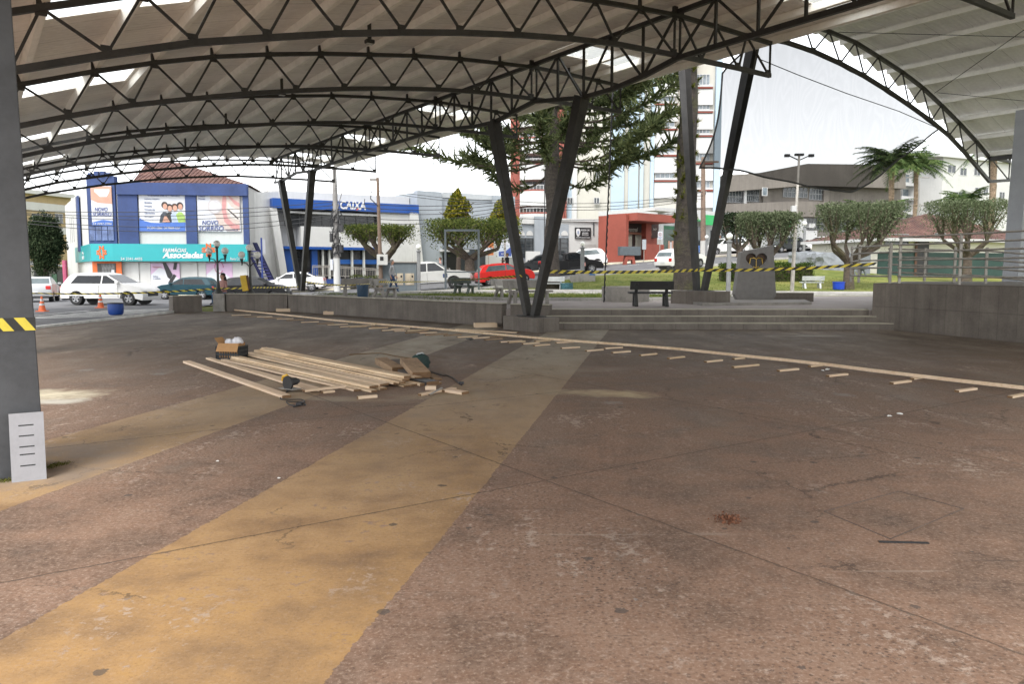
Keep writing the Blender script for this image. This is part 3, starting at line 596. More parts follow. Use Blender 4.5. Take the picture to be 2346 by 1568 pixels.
# ------------------------------------------------------------------ buildings: a facade frame (local x along it, local -y towards the street, z up)
class Fac:
    def __init__(s, name, label, cat, pxL, YL, pxR, YR, zb, py=600, group=None):
        a = aty(pxL, py, YL); b = aty(pxR, py, YR); s.o = Vector((a.x, a.y, zb)); d = Vector((b.x - a.x, b.y - a.y, 0)); s.w = d.length; s.e = d.normalized()
        s.n = Vector((s.e.y, -s.e.x, 0))            # outwards, to the street
        s.zb = zb; s.t = thing(name, label, cat, s.o, math.atan2(s.e.y, s.e.x), group)
    def xz(s, px, py, d=0.0):
        q = onpl(px, py, s.o - s.n * d, s.n); v = q - s.o; return v.dot(s.e), q.z - s.zb
    def rect(s, x0, y0, x1, y1, d=0.0):
        xm, ym = (x0 + x1) / 2, (y0 + y1) / 2
        return s.xz(x0, ym, d)[0], s.xz(xm, y1, d)[1], s.xz(x1, ym, d)[0], s.xz(xm, y0, d)[1]
    def pbox(s, mb, x0, y0, x1, y1, d0, d1, mi=0):
        a, b, c, e = s.rect(x0, y0, x1, y1, d0); mb.box(a, d0, b, c, d1, e, mi); return s
    def part(s, name, x0, y0, x1, y1, d0, d1, mat, parent=None, bevel=0):
        mb = MB(); s.pbox(mb, x0, y0, x1, y1, d0, d1); return mb.build(name, mat, parent or s.t, bevel=bevel)
    def poly(s, name, pts, d0, d1, mat, parent=None):
        mb = MB(); mb.prism([s.xz(x, y, d0) for x, y in pts], d0, d1, 0, 'xz'); return mb.build(name, mat, parent or s.t)
    def text(s, txt, x0, y0, x1, y1, d, mat, parent=None, **k):
        a, b, c, e = s.rect(x0, y0, x1, y1, d); return text_mesh(txt, mat, c - a, e - b, .012, parent=parent or s.t, loc=((a + c) / 2, d - .012, (b + e) / 2), **k)
    def window(s, x0, y0, x1, y1, d=-.02, nx=2, ny=1, frame=None, glass=None, name='window', fw=.05):
        a, b, c, e = s.rect(x0, y0, x1, y1, d); mb = MB(); dd = d
        for k in range(nx + 1): xx = a + (c - a) * k / nx; mb.box(xx - fw / 2, dd, b, xx + fw / 2, dd + .1, e)
        for k in range(ny + 1): zz = b + (e - b) * k / ny; mb.box(a - fw / 2, dd + .002, zz - fw / 2, c + fw / 2, dd + .098, zz + fw / 2)
        o = mb.build(name, frame or MFRAME, s.t); mb = MB(); mb.box(a, dd + .04, b, c, dd + .06, e); mb.build('pane', glass or MGLASS, o); return o
MGLASS = M('dark_window_glass', (.045, .055, .065), .08, .5, .6, spec=.6); MGLASSL = M('pale_window_glass', (.22, .26, .29), .1, .5, .5, spec=.6)
MFRAME = M('white_frame', (.7, .7, .7), .5, .05); MFRAMED = M('dark_frame', (.06, .065, .07), .5, .1)
MWP = M('white_wall_paint', (.72, .72, .70), .8, .06, .5, streak=.12); MBLUE = M('deep_blue_paint', (.035, .07, .215), .7, .18, .8, streak=.35)
MTURQ = M('turquoise_sign', (.015, .44, .47), .4, .05, .5); MTURQD = M('turquoise_wall', (.06, .33, .38), .7, .1, 1)
MORNG = M('orange_paint', (.85, .16, .02), .5, .05); MPAPER = M('poster_white', (.75, .77, .82), .45, .04, .5); MPALEB = M('poster_pale_blue', (.45, .62, .85), .45, .05)
MPBLUE = M('poster_blue', (.07, .19, .62), .45, .06); MSKIN = M('poster_skin', (.66, .36, .26), .5, .1, 2); MPINKP = M('poster_pink', (.72, .5, .70), .45, .08, .6); MWHT = M('white_letter', (.85, .85, .85), .4, .02)
MROSE = M('poster_rose', (.68, .33, .32), .5, .1); MNAVY = M('navy_letter', (.05, .09, .33), .5, .05); MBLK = M('near_black', (.018, .018, .02), .5, .2); MTOOTH = M('poster_cream', (.80, .76, .70), .4, .04)
MTILE = None
def tile_mat():
    m, t, b = newmat('clay_tiles'); co = coord(t); n1 = noise(t, co, .8, 5); n2 = noise(t, co, 7, 4)
    c = ramp(t, mathn(t, 'ADD', mathn(t, 'MULTIPLY', n1, .5), mathn(t, 'MULTIPLY', n2, .5)), [(0.36, (.05, .024, .02)), (0.5, (.13, .055, .042)), (0.64, (.25, .13, .095))])
    sp = t.nodes.new('ShaderNodeSeparateXYZ'); t.links.new(co, sp.inputs[0])
    wv = mathn(t, 'SINE', mathn(t, 'MULTIPLY', sp.outputs[0], 2 * math.pi / .32)); rw = mathn(t, 'FLOORED_MODULO', sp.outputs[2], .2)
    t.links.new(c, b.inputs['Base Color']); b.inputs['Roughness'].default_value = .85
    bump(t, b, mathn(t, 'ADD', wv, mathn(t, 'MULTIPLY', rw, 4)), 1.0, .14); return m
MTILE = tile_mat()
# ---- pharmacy on the corner
ph = Fac('corner_pharmacy', 'two storey corner building painted deep blue and white with turquoise pharmacy sign', 'building', 273, 57.0, 570, 58.2, -.45)
W = ph.w; ztop = ph.xz(420, 424)[1]; zs0 = ph.xz(420, 599)[1]; zs1 = ph.xz(420, 560)[1]
def side_pts(px, Y): q = aty(px, 600, Y) - ph.o; return q.dot(ph.e), -q.dot(ph.n)
c0 = side_pts(211, 57.1); s0 = side_pts(155, 76.0)
mb = MB(); mb.prism([(0, .0), c0, s0, (W, 17), (W, 0)], 0, ztop, 0, 'xy'); ph_wall = mb.build('wall', MWP, ph.t)
# sign band wrapping the corner
so1 = side_pts(209, 56.3); so2 = side_pts(173, 66.8)
mb = MB(); mb.prism([(-.15, -.75), (so1[0], so1[1]), (so2[0], so2[1]), (so2[0] + .4, so2[1] + .3), (c0[0] + .1, c0[1] + .3), (.1, -.003), (W + .05, -.003), (W + .05, -.75)], zs0, zs1, 0, 'xy')
sg = mb.build('sign_band', MTURQ, ph.t)
ph.text('FARMÁCIAS', 373, 567, 427, 578, -.76, MWHT, sg, shear=.25, bold=.02)
ph.text('Associadas', 372, 577, 466, 592, -.76, MWHT, sg, shear=.25, bold=.035)
ph.text('54 3341-4455', 277, 590, 326, 596.5, -.76, MWHT, sg); ph.text('Rede Condor', 528, 590, 562, 596, -.76, MWHT, sg)
def flower(px, py, r, parent, rot=None):
    x, z = ph.xz(px, py, -.76); g_ = bpy.data.objects.new('emblem', None)
    o = None
    for i, (dx, dz, ch) in enumerate(((0, 1, 'N'), (1, 0, 'S'), (0, -1, 'N'), (-1, 0, 'S'))):
        q = text_mesh(ch, MORNG, r * .86, r * .86, .012, parent=parent, loc=(x + dx * r * .72, -.772, z + dz * r * .72), name='emblem', bold=.05)
flower(478, 573, .42, sg)
# chamfer face emblem + text on the side return
def on_face(p0, p1, frac, z, s, w, h, mat, parent, **k):
    p0, p1 = Vector((p0[0], p0[1], 0)), Vector((p1[0], p1[1], 0)); d = (p1 - p0).normalized(); n = Vector((d.y, -d.x, 0)); p = p0.lerp(p1, frac) + n * .02
    return text_mesh(s, mat, w, h, .01, parent=parent, loc=(p.x, p.y, z), rz=math.atan2(d.y, d.x), **k)
zc = (zs0 + zs1) / 2
for dx, dz, ch in ((0, 1, 'N'), (1, 0, 'S'), (0, -1, 'N'), (-1, 0, 'S')): on_face(so1, (-.15, -.75), .5 + dx * .13, zc + dz * .3, ch, .34, .34, MORNG, sg, name='emblem', bold=.05)
on_face(so2, so1, .55, zc + .05, 'Na', .9, .25, MWHT, sg); on_face(so2, so1, .55, zc - .28, 'Saúde', 1.5, .3, MWHT, sg)
# blue upper storey: pilasters, cornice, corner bay
def ubox(name, x0, x1, z0, z1, d0, d1, mat, parent=None, bevel=0):
    mb = MB(); mb.box(x0, d0, z0, x1, d1, z1); return mb.build(name, mat, parent or ph.t, bevel=bevel)
X = lambda px: ph.xz(px, 500)[0]
for a, b in ((273, 318), (427, 452), (558, 571)): ubox('pilaster', X(a), X(b), zs1 + .003, ztop + .08, -.22, .01, MBLUE)
ubox('parapet', X(273) - .02, W + .06, ztop - .62, ztop + .12, -.28, .4, MBLUE); ubox('cornice', X(273), W + .1, ztop - .75, ztop - .62, -.38, .1, MBLUE)
mb = MB(); mb.prism([(c0[0] - .05, c0[1] - .25), (-.02, -.2), (.05, .3), (c0[0] + .3, c0[1] + .4)], zs1 + .003, ztop + .55, 0, 'xy'); cb = mb.build('corner_bay', MBLUE, ph.t)
for k in range(4):
    f = .13 + k * .23; p = Vector((*c0, 0)).lerp(Vector((-.02, -.02, 0)), f)
    mb = MB(); mb.box(p.x - .14, p.y - .33, ztop + .55, p.x + .14, p.y + .1, ztop + .95 - .12 * abs(k - 1.5)); mb.build('battlement', MBLUE, cb)
    mb = MB(); mb.box(p.x - .2, p.y - .30, zs1 + .25, p.x + .17, p.y - .2, zs1 + 1.25); mb.build('baluster_panel', M('faded_blue', (.16, .22, .42), .7, .5, 1.5, streak=.5), cb)
for px, Y in ((188, 62.5), (179, 65)):
    p = side_pts(px, Y); q = side_pts(px - 4.5, Y + 1.4); mb = MB(); mb.prism([p, (p[0] - .12, p[1] - .02), (q[0] - .12, q[1]), (q[0] + .1, q[1] + .1)], zs1 * .9, ztop - .3, 0, 'xy')
    if px == 188: mb.build('pilaster', MBLUE, ph.t)
# hip roof of clay tiles
rz0 = ztop + .1; rx0, rx1 = X(300), W + .2; apx = ph.xz(372, 372, 8)
mb = MB(); mb.add([(rx0, .35, rz0), (rx1, .35, rz0), (rx1 - .2, 16.5, rz0), (rx0 + 2, 16.5, rz0), (apx[0] - 1.2, 8, apx[1]), (apx[0] + 1.4, 8, apx[1])], [(0, 1, 5, 4), (1, 2, 5), (2, 3, 4, 5), (3, 0, 4), (0, 3, 2, 1)])
mb.build('roof', MTILE, ph.t)
# posters on the upper floor
p1 = None
def poster(x0, y0, x1, y1, d, name='poster'): return ph.part(name, x0, y0, x1, y1, d, d + .06, MPAPER)
pA = poster(319, 427, 425, 530, -.12)
def blob(px, py, rx, rz, d, mat, parent, name='picture', n=20):
    x, z = ph.xz(px, py, d); x1, _ = ph.xz(px + rx, py, d); rx = x1 - x; _, z1 = ph.xz(px, py - rz, d); rz = z1 - z
    mb = MB(); mb.prism([(x + rx * math.cos(2 * math.pi * k / n), z + rz * math.sin(2 * math.pi * k / n)) for k in range(n)], d - .004, d + .004, 0, 'xz'); return mb.build(name, mat, parent)
def shape(pts, d, mat, parent, name='picture'): return ph.poly(name, pts, d - .004, d + .004, mat, parent)
shape([(319, 530), (319, 499), (330, 506), (345, 510), (365, 511), (400, 509), (425, 510), (425, 530)], -.132, MPBLUE, pA)
ph.text('54 3341-2366 / 54 99604-3357', 337, 519, 413, 525, -.142, MWHT, pA); ph.text('Um belo sorriso', 346, 431, 402, 438, -.132, MNAVY, pA); ph.text('transforma o Mundo!', 338, 442, 412, 450, -.132, MNAVY, pA)
for k in range(6): ph.text(('Implantes dentários', 'Estética', 'Próteses', 'Ortodontia', 'Clareamento', 'Cirurgias')[k], 331, 454 + k * 8, 331 + (34, 17, 17, 24, 24, 20)[k], 458 + k * 8, -.132, M('grey_letter', (.3, .35, .5), .5, .05), pA)
for i, (px, py, hair, shirt) in enumerate(((377, 473, (.06, .04, .03), (.06, .07, .09)), (388, 478, (.03, .02, .02), (.03, .03, .03)), (400, 477, (.10, .05, .03), (.5, .6, .75)), (412, 474, (.03, .02, .02), (.4, .6, .15)))):
    mh = M('poster_hair_%d' % i, hair, .6, .1); ms = M('poster_shirt_%d' % i, shirt, .6, .1)
    shape([(px - 12 + i * 3, 510), (px - 9, 492), (px - 3, 486), (px + 4, 486), (px + 11, 494), (px + 13, 509)], -.136 - i * .002, ms, pA)
    blob(px, py - 3, 7.5, 8, -.147 - i * .002, mh, pA); blob(px + 1, py, 5, 6.5, -.158 - i * .002, MSKIN, pA)
shape([(372, 509), (377, 494), (381, 495), (390, 509)], -.17, MSKIN, pA)
pB = poster(452, 433, 550, 531, -.12)
shape([(478, 434), (549, 438), (549, 530), (520, 530), (500, 512), (486, 480)], -.132, M('poster_beige', (.70, .58, .52), .5, .08), pB)
shape([(513, 443), (519, 452), (517, 478), (522, 500), (535, 512), (549, 516), (549, 527), (530, 523), (514, 508), (508, 480), (509, 455)], -.141, MROSE, pB)
shape([(519, 443), (526, 455), (537, 468), (549, 474), (549, 466), (535, 457)], -.150, MROSE, pB); shape([(521, 462), (530, 474), (549, 482), (549, 506), (530, 500), (522, 484)], -.150, MTOOTH, pB)
shape([(522, 478), (546, 499), (546, 504), (521, 481)], -.16, M('instrument', (.12, .10, .10), .4, .1), pB)
blob(492, 473, 17, 17, -.15, M('mirror_disc', (.62, .58, .58), .3, .1), pB); blob(492, 473, 14, 14, -.16, M('mirror_disc_pale', (.72, .70, .72), .3, .15), pB)
for k in range(4): ph.text(('Restaurações', 'Clareamento', 'Próteses', 'Facetas'), 0, 0, 0, 0, 0, MNAVY) if False else ph.text(('Restaurações', 'Clareamento', 'Próteses', 'Facetas')[k], 455, 437 + k * 5.5, 470, 440.5 + k * 5.5, -.132, MNAVY, pB)
ph.text('NOVO', 463, 505, 500, 515, -.15, MNAVY, pB, shear=.2); ph.text('SORRISO', 455, 517, 512, 529, -.15, MNAVY, pB, shear=.2); ph.text('Contrate já', 518, 525, 545, 529, -.15, MNAVY, pB)
pC = Vector((0, 0, 0)); q0 = Vector((*c0, 0)); q1 = Vector((0, 0, 0)); dd = (q1 - q0).normalized(); nn = Vector((dd.y, -dd.x, 0))
def cface(name, f0, f1, z0, z1, off, mat, parent=None, pts=None):
    mb = MB(); L_ = (q1 - q0).length
    P = pts or [(f0, z0), (f1, z0), (f1, z1), (f0, z1)]
    V0 = [q0 + dd * (f * L_) + nn * (.245 + off) for f, z in P]; V1 = [q0 + dd * (f * L_) + nn * (.18 + off) for f, z in P]; n = len(P)
    mb.add([(v.x, v.y, z) for v, (f, z) in zip(V0, P)] + [(v.x, v.y, z) for v, (f, z) in zip(V1, P)], [tuple(range(n)), tuple(range(2 * n - 1, n - 1, -1))] + [(i, (i + 1) % n, (i + 1) % n + n, i + n) for i in range(n)])
    return mb.build(name, mat, parent or ph.t)
cz = lambda py: ph.xz(250, py)[1]
pC = cface('poster', .16, .92, cz(518), cz(427), .06, MPAPER)
cface('picture', 0, 0, 0, 0, .075, MSKIN, pC, [(.16, cz(458)), (.4, cz(465)), (.92, cz(468)), (.92, cz(428)), (.16, cz(428))]); cface('picture', 0, 0, 0, 0, .09, MTOOTH, pC, [(.3, cz(440)), (.5, cz(452)), (.75, cz(452)), (.86, cz(440)), (.86, cz(434)), (.3, cz(434))])
cface('picture', 0, 0, 0, 0, .08, MPBLUE, pC, [(.16, cz(518)), (.92, cz(518)), (.92, cz(507)), (.55, cz(504)), (.16, cz(510))])
def ctext(s, f, py, w, h, mat): p = q0 + dd * (f * (q1 - q0).length) + nn * .345; text_mesh(s, mat, w, h, .01, parent=pC, loc=(p.x, p.y, cz(py)), rz=math.atan2(dd.y, dd.x), shear=.2)
ctext('NOVO', .52, 480, .95, .28, MNAVY); ctext('SORRISO', .54, 491, 1.4, .3, MNAVY); ctext('54 3341-2366', .54, 513, 1.4, .13, MWHT)
# ground floor: doorway with folding grille, panels, advertisement posters
zd = -.02
cface('door_surround', .08, 1.15, .2, zs0 - .02, .03, MORNG); dg = cface('doorway', .27, .95, .2, zs0 - .15, .06, M('dim_interior', (.10, .095, .09), .8, .3))
for k in range(9): cface('grille_bar', .45 + k * .055, .462 + k * .055, .25, zs0 - .2, .09, M('grille_metal', (.42, .42, .42), .5, .1, metal=.3), dg)
for k in range(8):
    for u in range(5):
        z0 = .4 + u * .42; cface('grille_bar', 0, 0, 0, 0, .085, M('grille_metal', (.42, .42, .42)), dg, [(.455 + k * .055, z0), (.465 + k * .055, z0), (.515 + k * .055, z0 + .4), (.505 + k * .055, z0 + .4)])
cface('notice', .80, .9, 1.3, 2.1, .1, MPAPER, dg)
ph.part('plinth', 298, 653, 570, 690, -.06, .01, MTURQD)
for a, b in ((302, 318), (322, 345), (440, 452), (456, 472), (530, 566)): ph.part('wall_panel', a, 601, b, 651, -.09, .01, MWP)
for (a, b, lab) in ((346, 412, 0), (473, 533, 1)):
    p = ph.part('shop_poster', a, 603, b, 661, -.12, -.05, MPINKP)
    ph.poly('picture', [(a, 661), (a, 630), (a + 20, 612), (b, 640), (b, 661)], -.126, -.121, MPAPER, p)
    if lab == 0:
        for pts in (((372, 602), (380, 602), (396, 630), (390, 640), (384, 636)), ((399, 602), (406, 602), (404, 618), (396, 618)), ((385, 648), (398, 628), (404, 632), (391, 654))): ph.poly('picture', pts, -.14, -.128, MBLK, p)
        ph.text('Perfumaria', 350, 610, 370, 614, -.128, MROSE, p); ph.text('Beleza\ne cuidado', 351, 632, 368, 640, -.128, M('grey_letter', (.3, .35, .5)), p)
    else:
        x_, z_ = ph.xz(502, 613, -.13); mb = MB()
        for k in range(18):
            a0, a1 = 2 * math.pi * k / 20, 2 * math.pi * (k + 1) / 20; mb.bar((x_ + .3 * math.cos(a0), -.135, z_ + .42 * math.sin(a0)), (x_ + .3 * math.cos(a1), -.135, z_ + .42 * math.sin(a1)), .05, .04)
        mb.build('picture', M('magenta_ribbon', (.5, .05, .2), .5, .1), p)
# pink banner by the side door, thin windows on the side wall
for a, b, Y in ((171, 177, 69), (166, 169, 70.5), (181, 186, 65)): pass
for f in (.12, .2, .28):
    p = Vector((*s0, 0)).lerp(Vector((*c0, 0)), f + .1); d_ = (Vector((*c0, 0)) - Vector((*s0, 0))).normalized(); n_ = Vector((d_.y, -d_.x, 0))
    mb = MB(); mb.box(-.25, -.02, 0, .25, .05, 2.2); o = mb.build('narrow_window', M('grey_louvre', (.4, .4, .42), .6, .1), ph.t); o.location = (p.x + n_.x * .0, p.y + n_.y * .0, zs1 + .6); o.rotation_euler = (0, 0, math.atan2(d_.y, d_.x))
q = aty(150, 640, 66); mb = MB(); mb.box(-.35, -.06, 0, .35, .06, 2.75); pk = mb.build('banner', M('pink_paint', (.85, .12, .30), .6, .1, 1), None); pk.location = (q.x, q.y, H(q.x, q.y) + .1); pk.rotation_euler = (0, 0, R(-40)); tag(pk, 'tall bright pink panel standing at the side of the pharmacy', 'panel')
# ---- bank
bk = Fac('bank_building', 'white bank with a long blue sign band and dark upper windows', 'building', 634, 62.5, 957, 69.0, .15)
W = bk.w; zt = bk.xz(700, 452)[1]
mb = MB(); mb.box(.0, 1.6, 0, W, 18, zt + .6); mb.build('wall', MWP, bk.t)
_, zl, _, zh = bk.rect(634, 454, 957, 489)
zh0 = bk.xz(640, 455)[1]; zl0 = bk.xz(640, 477)[1]
mb = MB(); mb.box(-.3, -.35, zl0, W, 1.62, zh0); sgn = mb.build('sign_band', M('bank_blue', (.01, .085, .38), .35, .12, .35), bk.t)
for k in range(1, 11): mb = MB(); mb.box(-.3 + k * (W + .3) / 11 - .012, -.356, zl0 + .02, -.3 + k * (W + .3) / 11 + .012, -.34, zh0 - .02); mb.build('panel_joint', MNAVY, sgn)
bk.text('CAIXA', 779, 461, 838, 480, -.36, MWHT, sgn, shear=.12, bold=.025)
xq = bk.xz(818, 476, -.37); mb = MB(); mb.prism([(xq[0] - .1, xq[1] - .2), (xq[0] + .02, xq[1] - .2), (xq[0] + .13, xq[1] - .06), (xq[0] + .01, xq[1] - .06)], -.40, -.385, 0, 'xz'); mb.build('emblem', MORNG, sgn)
bk.part('soffit', 660, 488, 880, 492, -.02, 1.6, MWP)
gz = bk.part('upper_glazing', 652, 486, 890, 522, .55, .62, M('smoked_glass', (.022, .024, .028), .12, .6, .4))
for k in range(9):
    px = 660 + k * 26; mb = MB(); a, b, c, e = bk.rect(px - .5, 486, px + .5, 522, .5); mb.box(a, .5, b, c, .56, e); mb.build('mullion', MFRAMED, gz)
bk.part('mid_panel', 690, 521, 870, 567, .15, 1.6, MWP); bk.part('blue_strip', 640, 566, 872, 572, .12, 1.6, M('bank_blue', (0, 0, 0)))
bk.part('lower_glazing', 655, 571, 880, 650, .9, 1.0, M('smoked_glass', (0, 0, 0))); bk.part('blue_film', 760, 595, 872, 605, .86, .91, M('bank_blue_film', (.02, .16, .60), .4, .1))
for a, b in ((646, 672), (715, 728)): bk.part('blue_wall', a, 572, b, 650, .6, 1.0, M('bank_blue', (0, 0, 0)))
for px in (741, 756, 808, 835): bk.part('column', px - 1.6, 572, px + 1.6, 650, .5, .8, MWP)
bk.poly('slanted_fin', [(618, 476), (634, 476), (664, 662), (648, 662)], -.25, 1.5, MWP); bk.poly('slanted_fin', [(869, 487), (938, 485), (957, 487), (957, 655), (872, 655), (874, 560)], -.1, 1.5, MWP)
bk.poly('slanted_fin', [(938, 484), (958, 487), (975, 655), (955, 655)], -.35, -.11, MWP)
# party wall between pharmacy and bank, with its outside stair
pw = Fac('party_wall', 'tall plain white side wall between the blue pharmacy and the bank', 'building', 572, 60.2, 640, 63.4, -.2)
mb = MB(); zz = lambda px, py: pw.xz(px, py)[1]; mb.prism([pw.xz(572, 662), pw.xz(640, 662), pw.xz(640, 440), pw.xz(572, 440)], .1, 14, 0, 'xz'); mb.build('wall', M('greyed_white_wall', (.86, .86, .84), .85, .1, .4, streak=.35), pw.t)
st = Fac('outside_stair', 'dark blue outside stair climbing the white wall beside the pharmacy', 'stair', 575, 59.3, 640, 61.4, -.1)
st.poly('stringer', [(581, 556), (589, 556), (634, 652), (622, 652)], -.35, -.2, M('stair_navy', (.02, .025, .12), .6, .2)); st.poly('stringer', [(575, 590), (578, 588), (614, 655), (606, 655)], -.95, -.85, M('stair_navy', (0, 0, 0)))
for k in range(11): st.part('tread', 580 + k * 3.6, 575 + k * 7.2, 593 + k * 3.6, 577 + k * 7.2, -.85, -.3, M('stair_purple', (.10, .10, .38), .6, .2))
st.part('post', 600, 545, 602, 650, -1.15, -1.05, M('stair_blue', (.05, .09, .35), .6, .1)); st.part('sign_blade', 601, 548, 608, 582, -1.14, -1.06, MPAPER)
# railing ramp in front of the bank
rl = Fac('ramp_railing', 'pale metal railing along the access ramp in front of the bank', 'railing', 716, 60.0, 872, 63.5, .2)
za = [rl.xz(720, 609)[1], rl.xz(720, 632)[1]]; zb2 = [rl.xz(866, 617)[1], rl.xz(866, 637)[1]]
mb = MB(); L_ = rl.w
for f in (0, .12): mb.tube([(0, 0, za[0] - f), (L_ * .25, 0, za[0] - f), (L_, 0, zb2[0] - f)], .035, 6)
mb.tube([(0, 0, za[1]), (L_ * .25, 0, za[1]), (L_, 0, zb2[1])], .03, 6); mb.build('rail', MGALV, rl.t); mb = MB()
for k in range(40):
    x = L_ * k / 39; zt_ = np.interp(x, [0, L_ * .25, L_], [za[0], za[0], zb2[0]]); zl_ = np.interp(x, [0, L_ * .25, L_], [za[1], za[1], zb2[1]])
    mb.tube([(x, 0, zl_ - (.45 if k % 6 == 0 else 0)), (x, 0, zt_)], .035 if k % 6 == 0 else .014, 5)
mb.build('balusters', MGALV, rl.t); rl.poly('ramp_wall', [(740, 650), (740, 640), (872, 636), (872, 650)], .1, .5, M('bank_blue_ramp', (.04, .10, .36), .7, .2, 1))
# ---- grey building right of the bank
gb = Fac('grey_building', 'pale grey building with broad pilasters right of the bank', 'building', 958, 69.3, 1186, 75.5, .5)
mb = MB(); W = gb.w; mb.box(0, .6, 0, W, 14, gb.xz(1060, 448, .6)[1]); mb.build('wall', M('pale_grey_paint', (.42, .46, .50), .8, .08, .4, streak=.2), gb.t)
for a, b, tp in ((957, 1013, 438), (1134, 1180, 449)): gb.part('pilaster', a, tp, b, 650, 0, .62, M('pale_grey_paint', (0, 0, 0)))
gb.part('band', 1014, 443, 1133, 456, .5, .62, M('lighter_grey_paint', (.55, .58, .60), .8, .05)); gb.part('shop_front', 1016, 571, 1130, 640, .5, .62, MGLASS)
gb.part('canopy_slab', 1014, 572, 1075, 577, -.6, .6, MFRAME); gb.part('doorway', 1024, 578, 1050, 640, .42, .55, MBLK)
for k in range(5): gb.part('mullion', 1052 + k * 18, 577, 1053 + k * 18, 640, .44, .52, MFRAMED)
# ---- police station
po = Fac('police_station', 'low white police station with arched dark windows and a black sign', 'building', 1176, 67.0, 1371, 69.8, 1.2)
W = po.w; mb = MB(); z1 = po.xz(1300, 506)[1]; mb.box(0, .0, -.5, W, 12, z1); mb.build('wall', MWP, po.t)
po.part('cornice', 1250, 501, 1372, 507, -.2, .3, MWP); po.part('left_parapet', 1196, 496, 1225, 513, -.25, .4, MWP)
MPG = M('pale_grey_paint', (0, 0, 0)); po.part('bay', 1225, 496, 1250, 600, -.38, .02, MPG)
for a, b, yb in ((1186, 1203, 591), (1205, 1222, 578), (1267, 1283, 591), (1285, 1302, 591)):
    wd = po.part('grey_panel', a - 1, 514, b + 1, 598, -.07, .0, MPG)
    xc, zc_ = po.xz((a + b) / 2, 540, -.1); x1_, _ = po.xz(b - .6, 540, -.1); r_ = x1_ - xc
    mb = MB(); mb.prism([(xc + r_ * math.cos(math.pi * k / 12), zc_ + r_ * 1.3 * math.sin(math.pi * k / 12)) for k in range(13)], -.13, -.075, 0, 'xz'); mb.build('arch', MWP, wd)
    po.window(a, 546, b, yb, -.15, 1, 4, MFRAMED, MGLASS)
sb = po.part('sign_board', 1318, 521.5, 1354, 547, -.14, -.02, MBLK); po.text('POLICIA CIVIL', 1331.5, 525.5, 1351, 529.5, -.145, MWHT, sb); po.text('DELEGACIA', 1334, 532.5, 1348, 535.8, -.145, MWHT, sb); po.text('DE POLICIA', 1334, 536.8, 1348, 540.2, -.145, MWHT, sb); po.text('DEPARTAMENTO DE POLICIA DO INTERIOR', 1319.5, 543.5, 1352.5, 545.6, -.145, MWHT, sb)
x, z = po.xz(1324.5, 533, -.15); mb = MB(); mb.prism([(x - .17, z + .30), (x, z + .36), (x + .17, z + .30), (x + .2, z + .08), (x + .14, z - .22), (x, z - .36), (x - .14, z - .22), (x - .2, z + .08)], -.165, -.15, 0, 'xz'); mb.build('crest', MWHT, sb)
mb = MB(); mb.prism([(x - .08, z + .14), (x + .08, z + .14), (x + .07, z - .1), (x, z - .2), (x - .07, z - .1)], -.175, -.166, 0, 'xz'); mb.build('crest', M('grey_letter', (0, 0, 0)), sb)
po.part('gate', 1339, 560, 1365, 600, -.06, .0, M('pale_gate', (.55, .54, .52), .7, .1)); po.part('low_wall', 1206, 576, 1238, 600, -3.2, -3.0, MWP); po.part('downpipe', 1360, 510, 1361.5, 540, -.1, .0, MFRAMED)
# ---- red brick-coloured entrance building
rb = Fac('red_portico', 'brick red entrance building with brown sign wall and cream doors', 'building', 1433, 65.0, 1551, 70.0, 1.7)
MRED = M('brick_red_paint', (.36, .085, .055), .75, .1, .8); MBRN = M('dark_brown_wall', (.05, .022, .018), .7, .2); W = rb.w
zt = rb.xz(1433, 491)[1]; mb = MB(); mb.box(0, 0, -.8, .35, 2.95, zt); mb.box(.35, 2.2, -.8, W, 2.95, zt - .02); mb.build('wall', MRED, rb.t)
a, b, c, e = rb.rect(1433, 490, 1551, 507, -.9); mb = MB(); mb.box(.35, -.9, rb.xz(1490, 507, -.9)[1], c, 2.2, rb.xz(1490, 489.5, -.9)[1]); mb.build('canopy_roof', MRED, rb.t)
bw = rb.part('sign_wall', 1438, 506, 1480, 533, 2.05, 2.19, MBRN); rb.text('montreal', 1439, 521, 1461, 531, 2.04, M('script_letter', (.75, .7, .62), .4, .1), bw, shear=.35)
w2 = rb.part('sign_wall', 1492, 507, 1509, 545, 1.7, 2.19, MBRN); rb.text('747', 1495.5, 523.5, 1504, 528.5, 1.69, M('script_letter', (0, 0, 0)), w2)
rb.part('beam', 1436, 533, 1494, 538, 1.5, 1.7, M('brown_beam', (.24, .09, .045), .6, .2)); rb.part('dark_opening', 1437, 538, 1482, 600, 2.1, 2.19, MBRN)
for a, b, c_ in ((1438, 1448, 577), (1456, 1478, 584)): rb.part('door', a, 537, b, c_, 2.03, 2.09, M('cream_door', (.62, .59, .48), .5, .06))
rb.part('column', 1480, 506, 1492, 600, 1.0, 1.5, MRED); rb.part('low_wall', 1481, 560, 1521, 604, -.5, -.2, MRED)
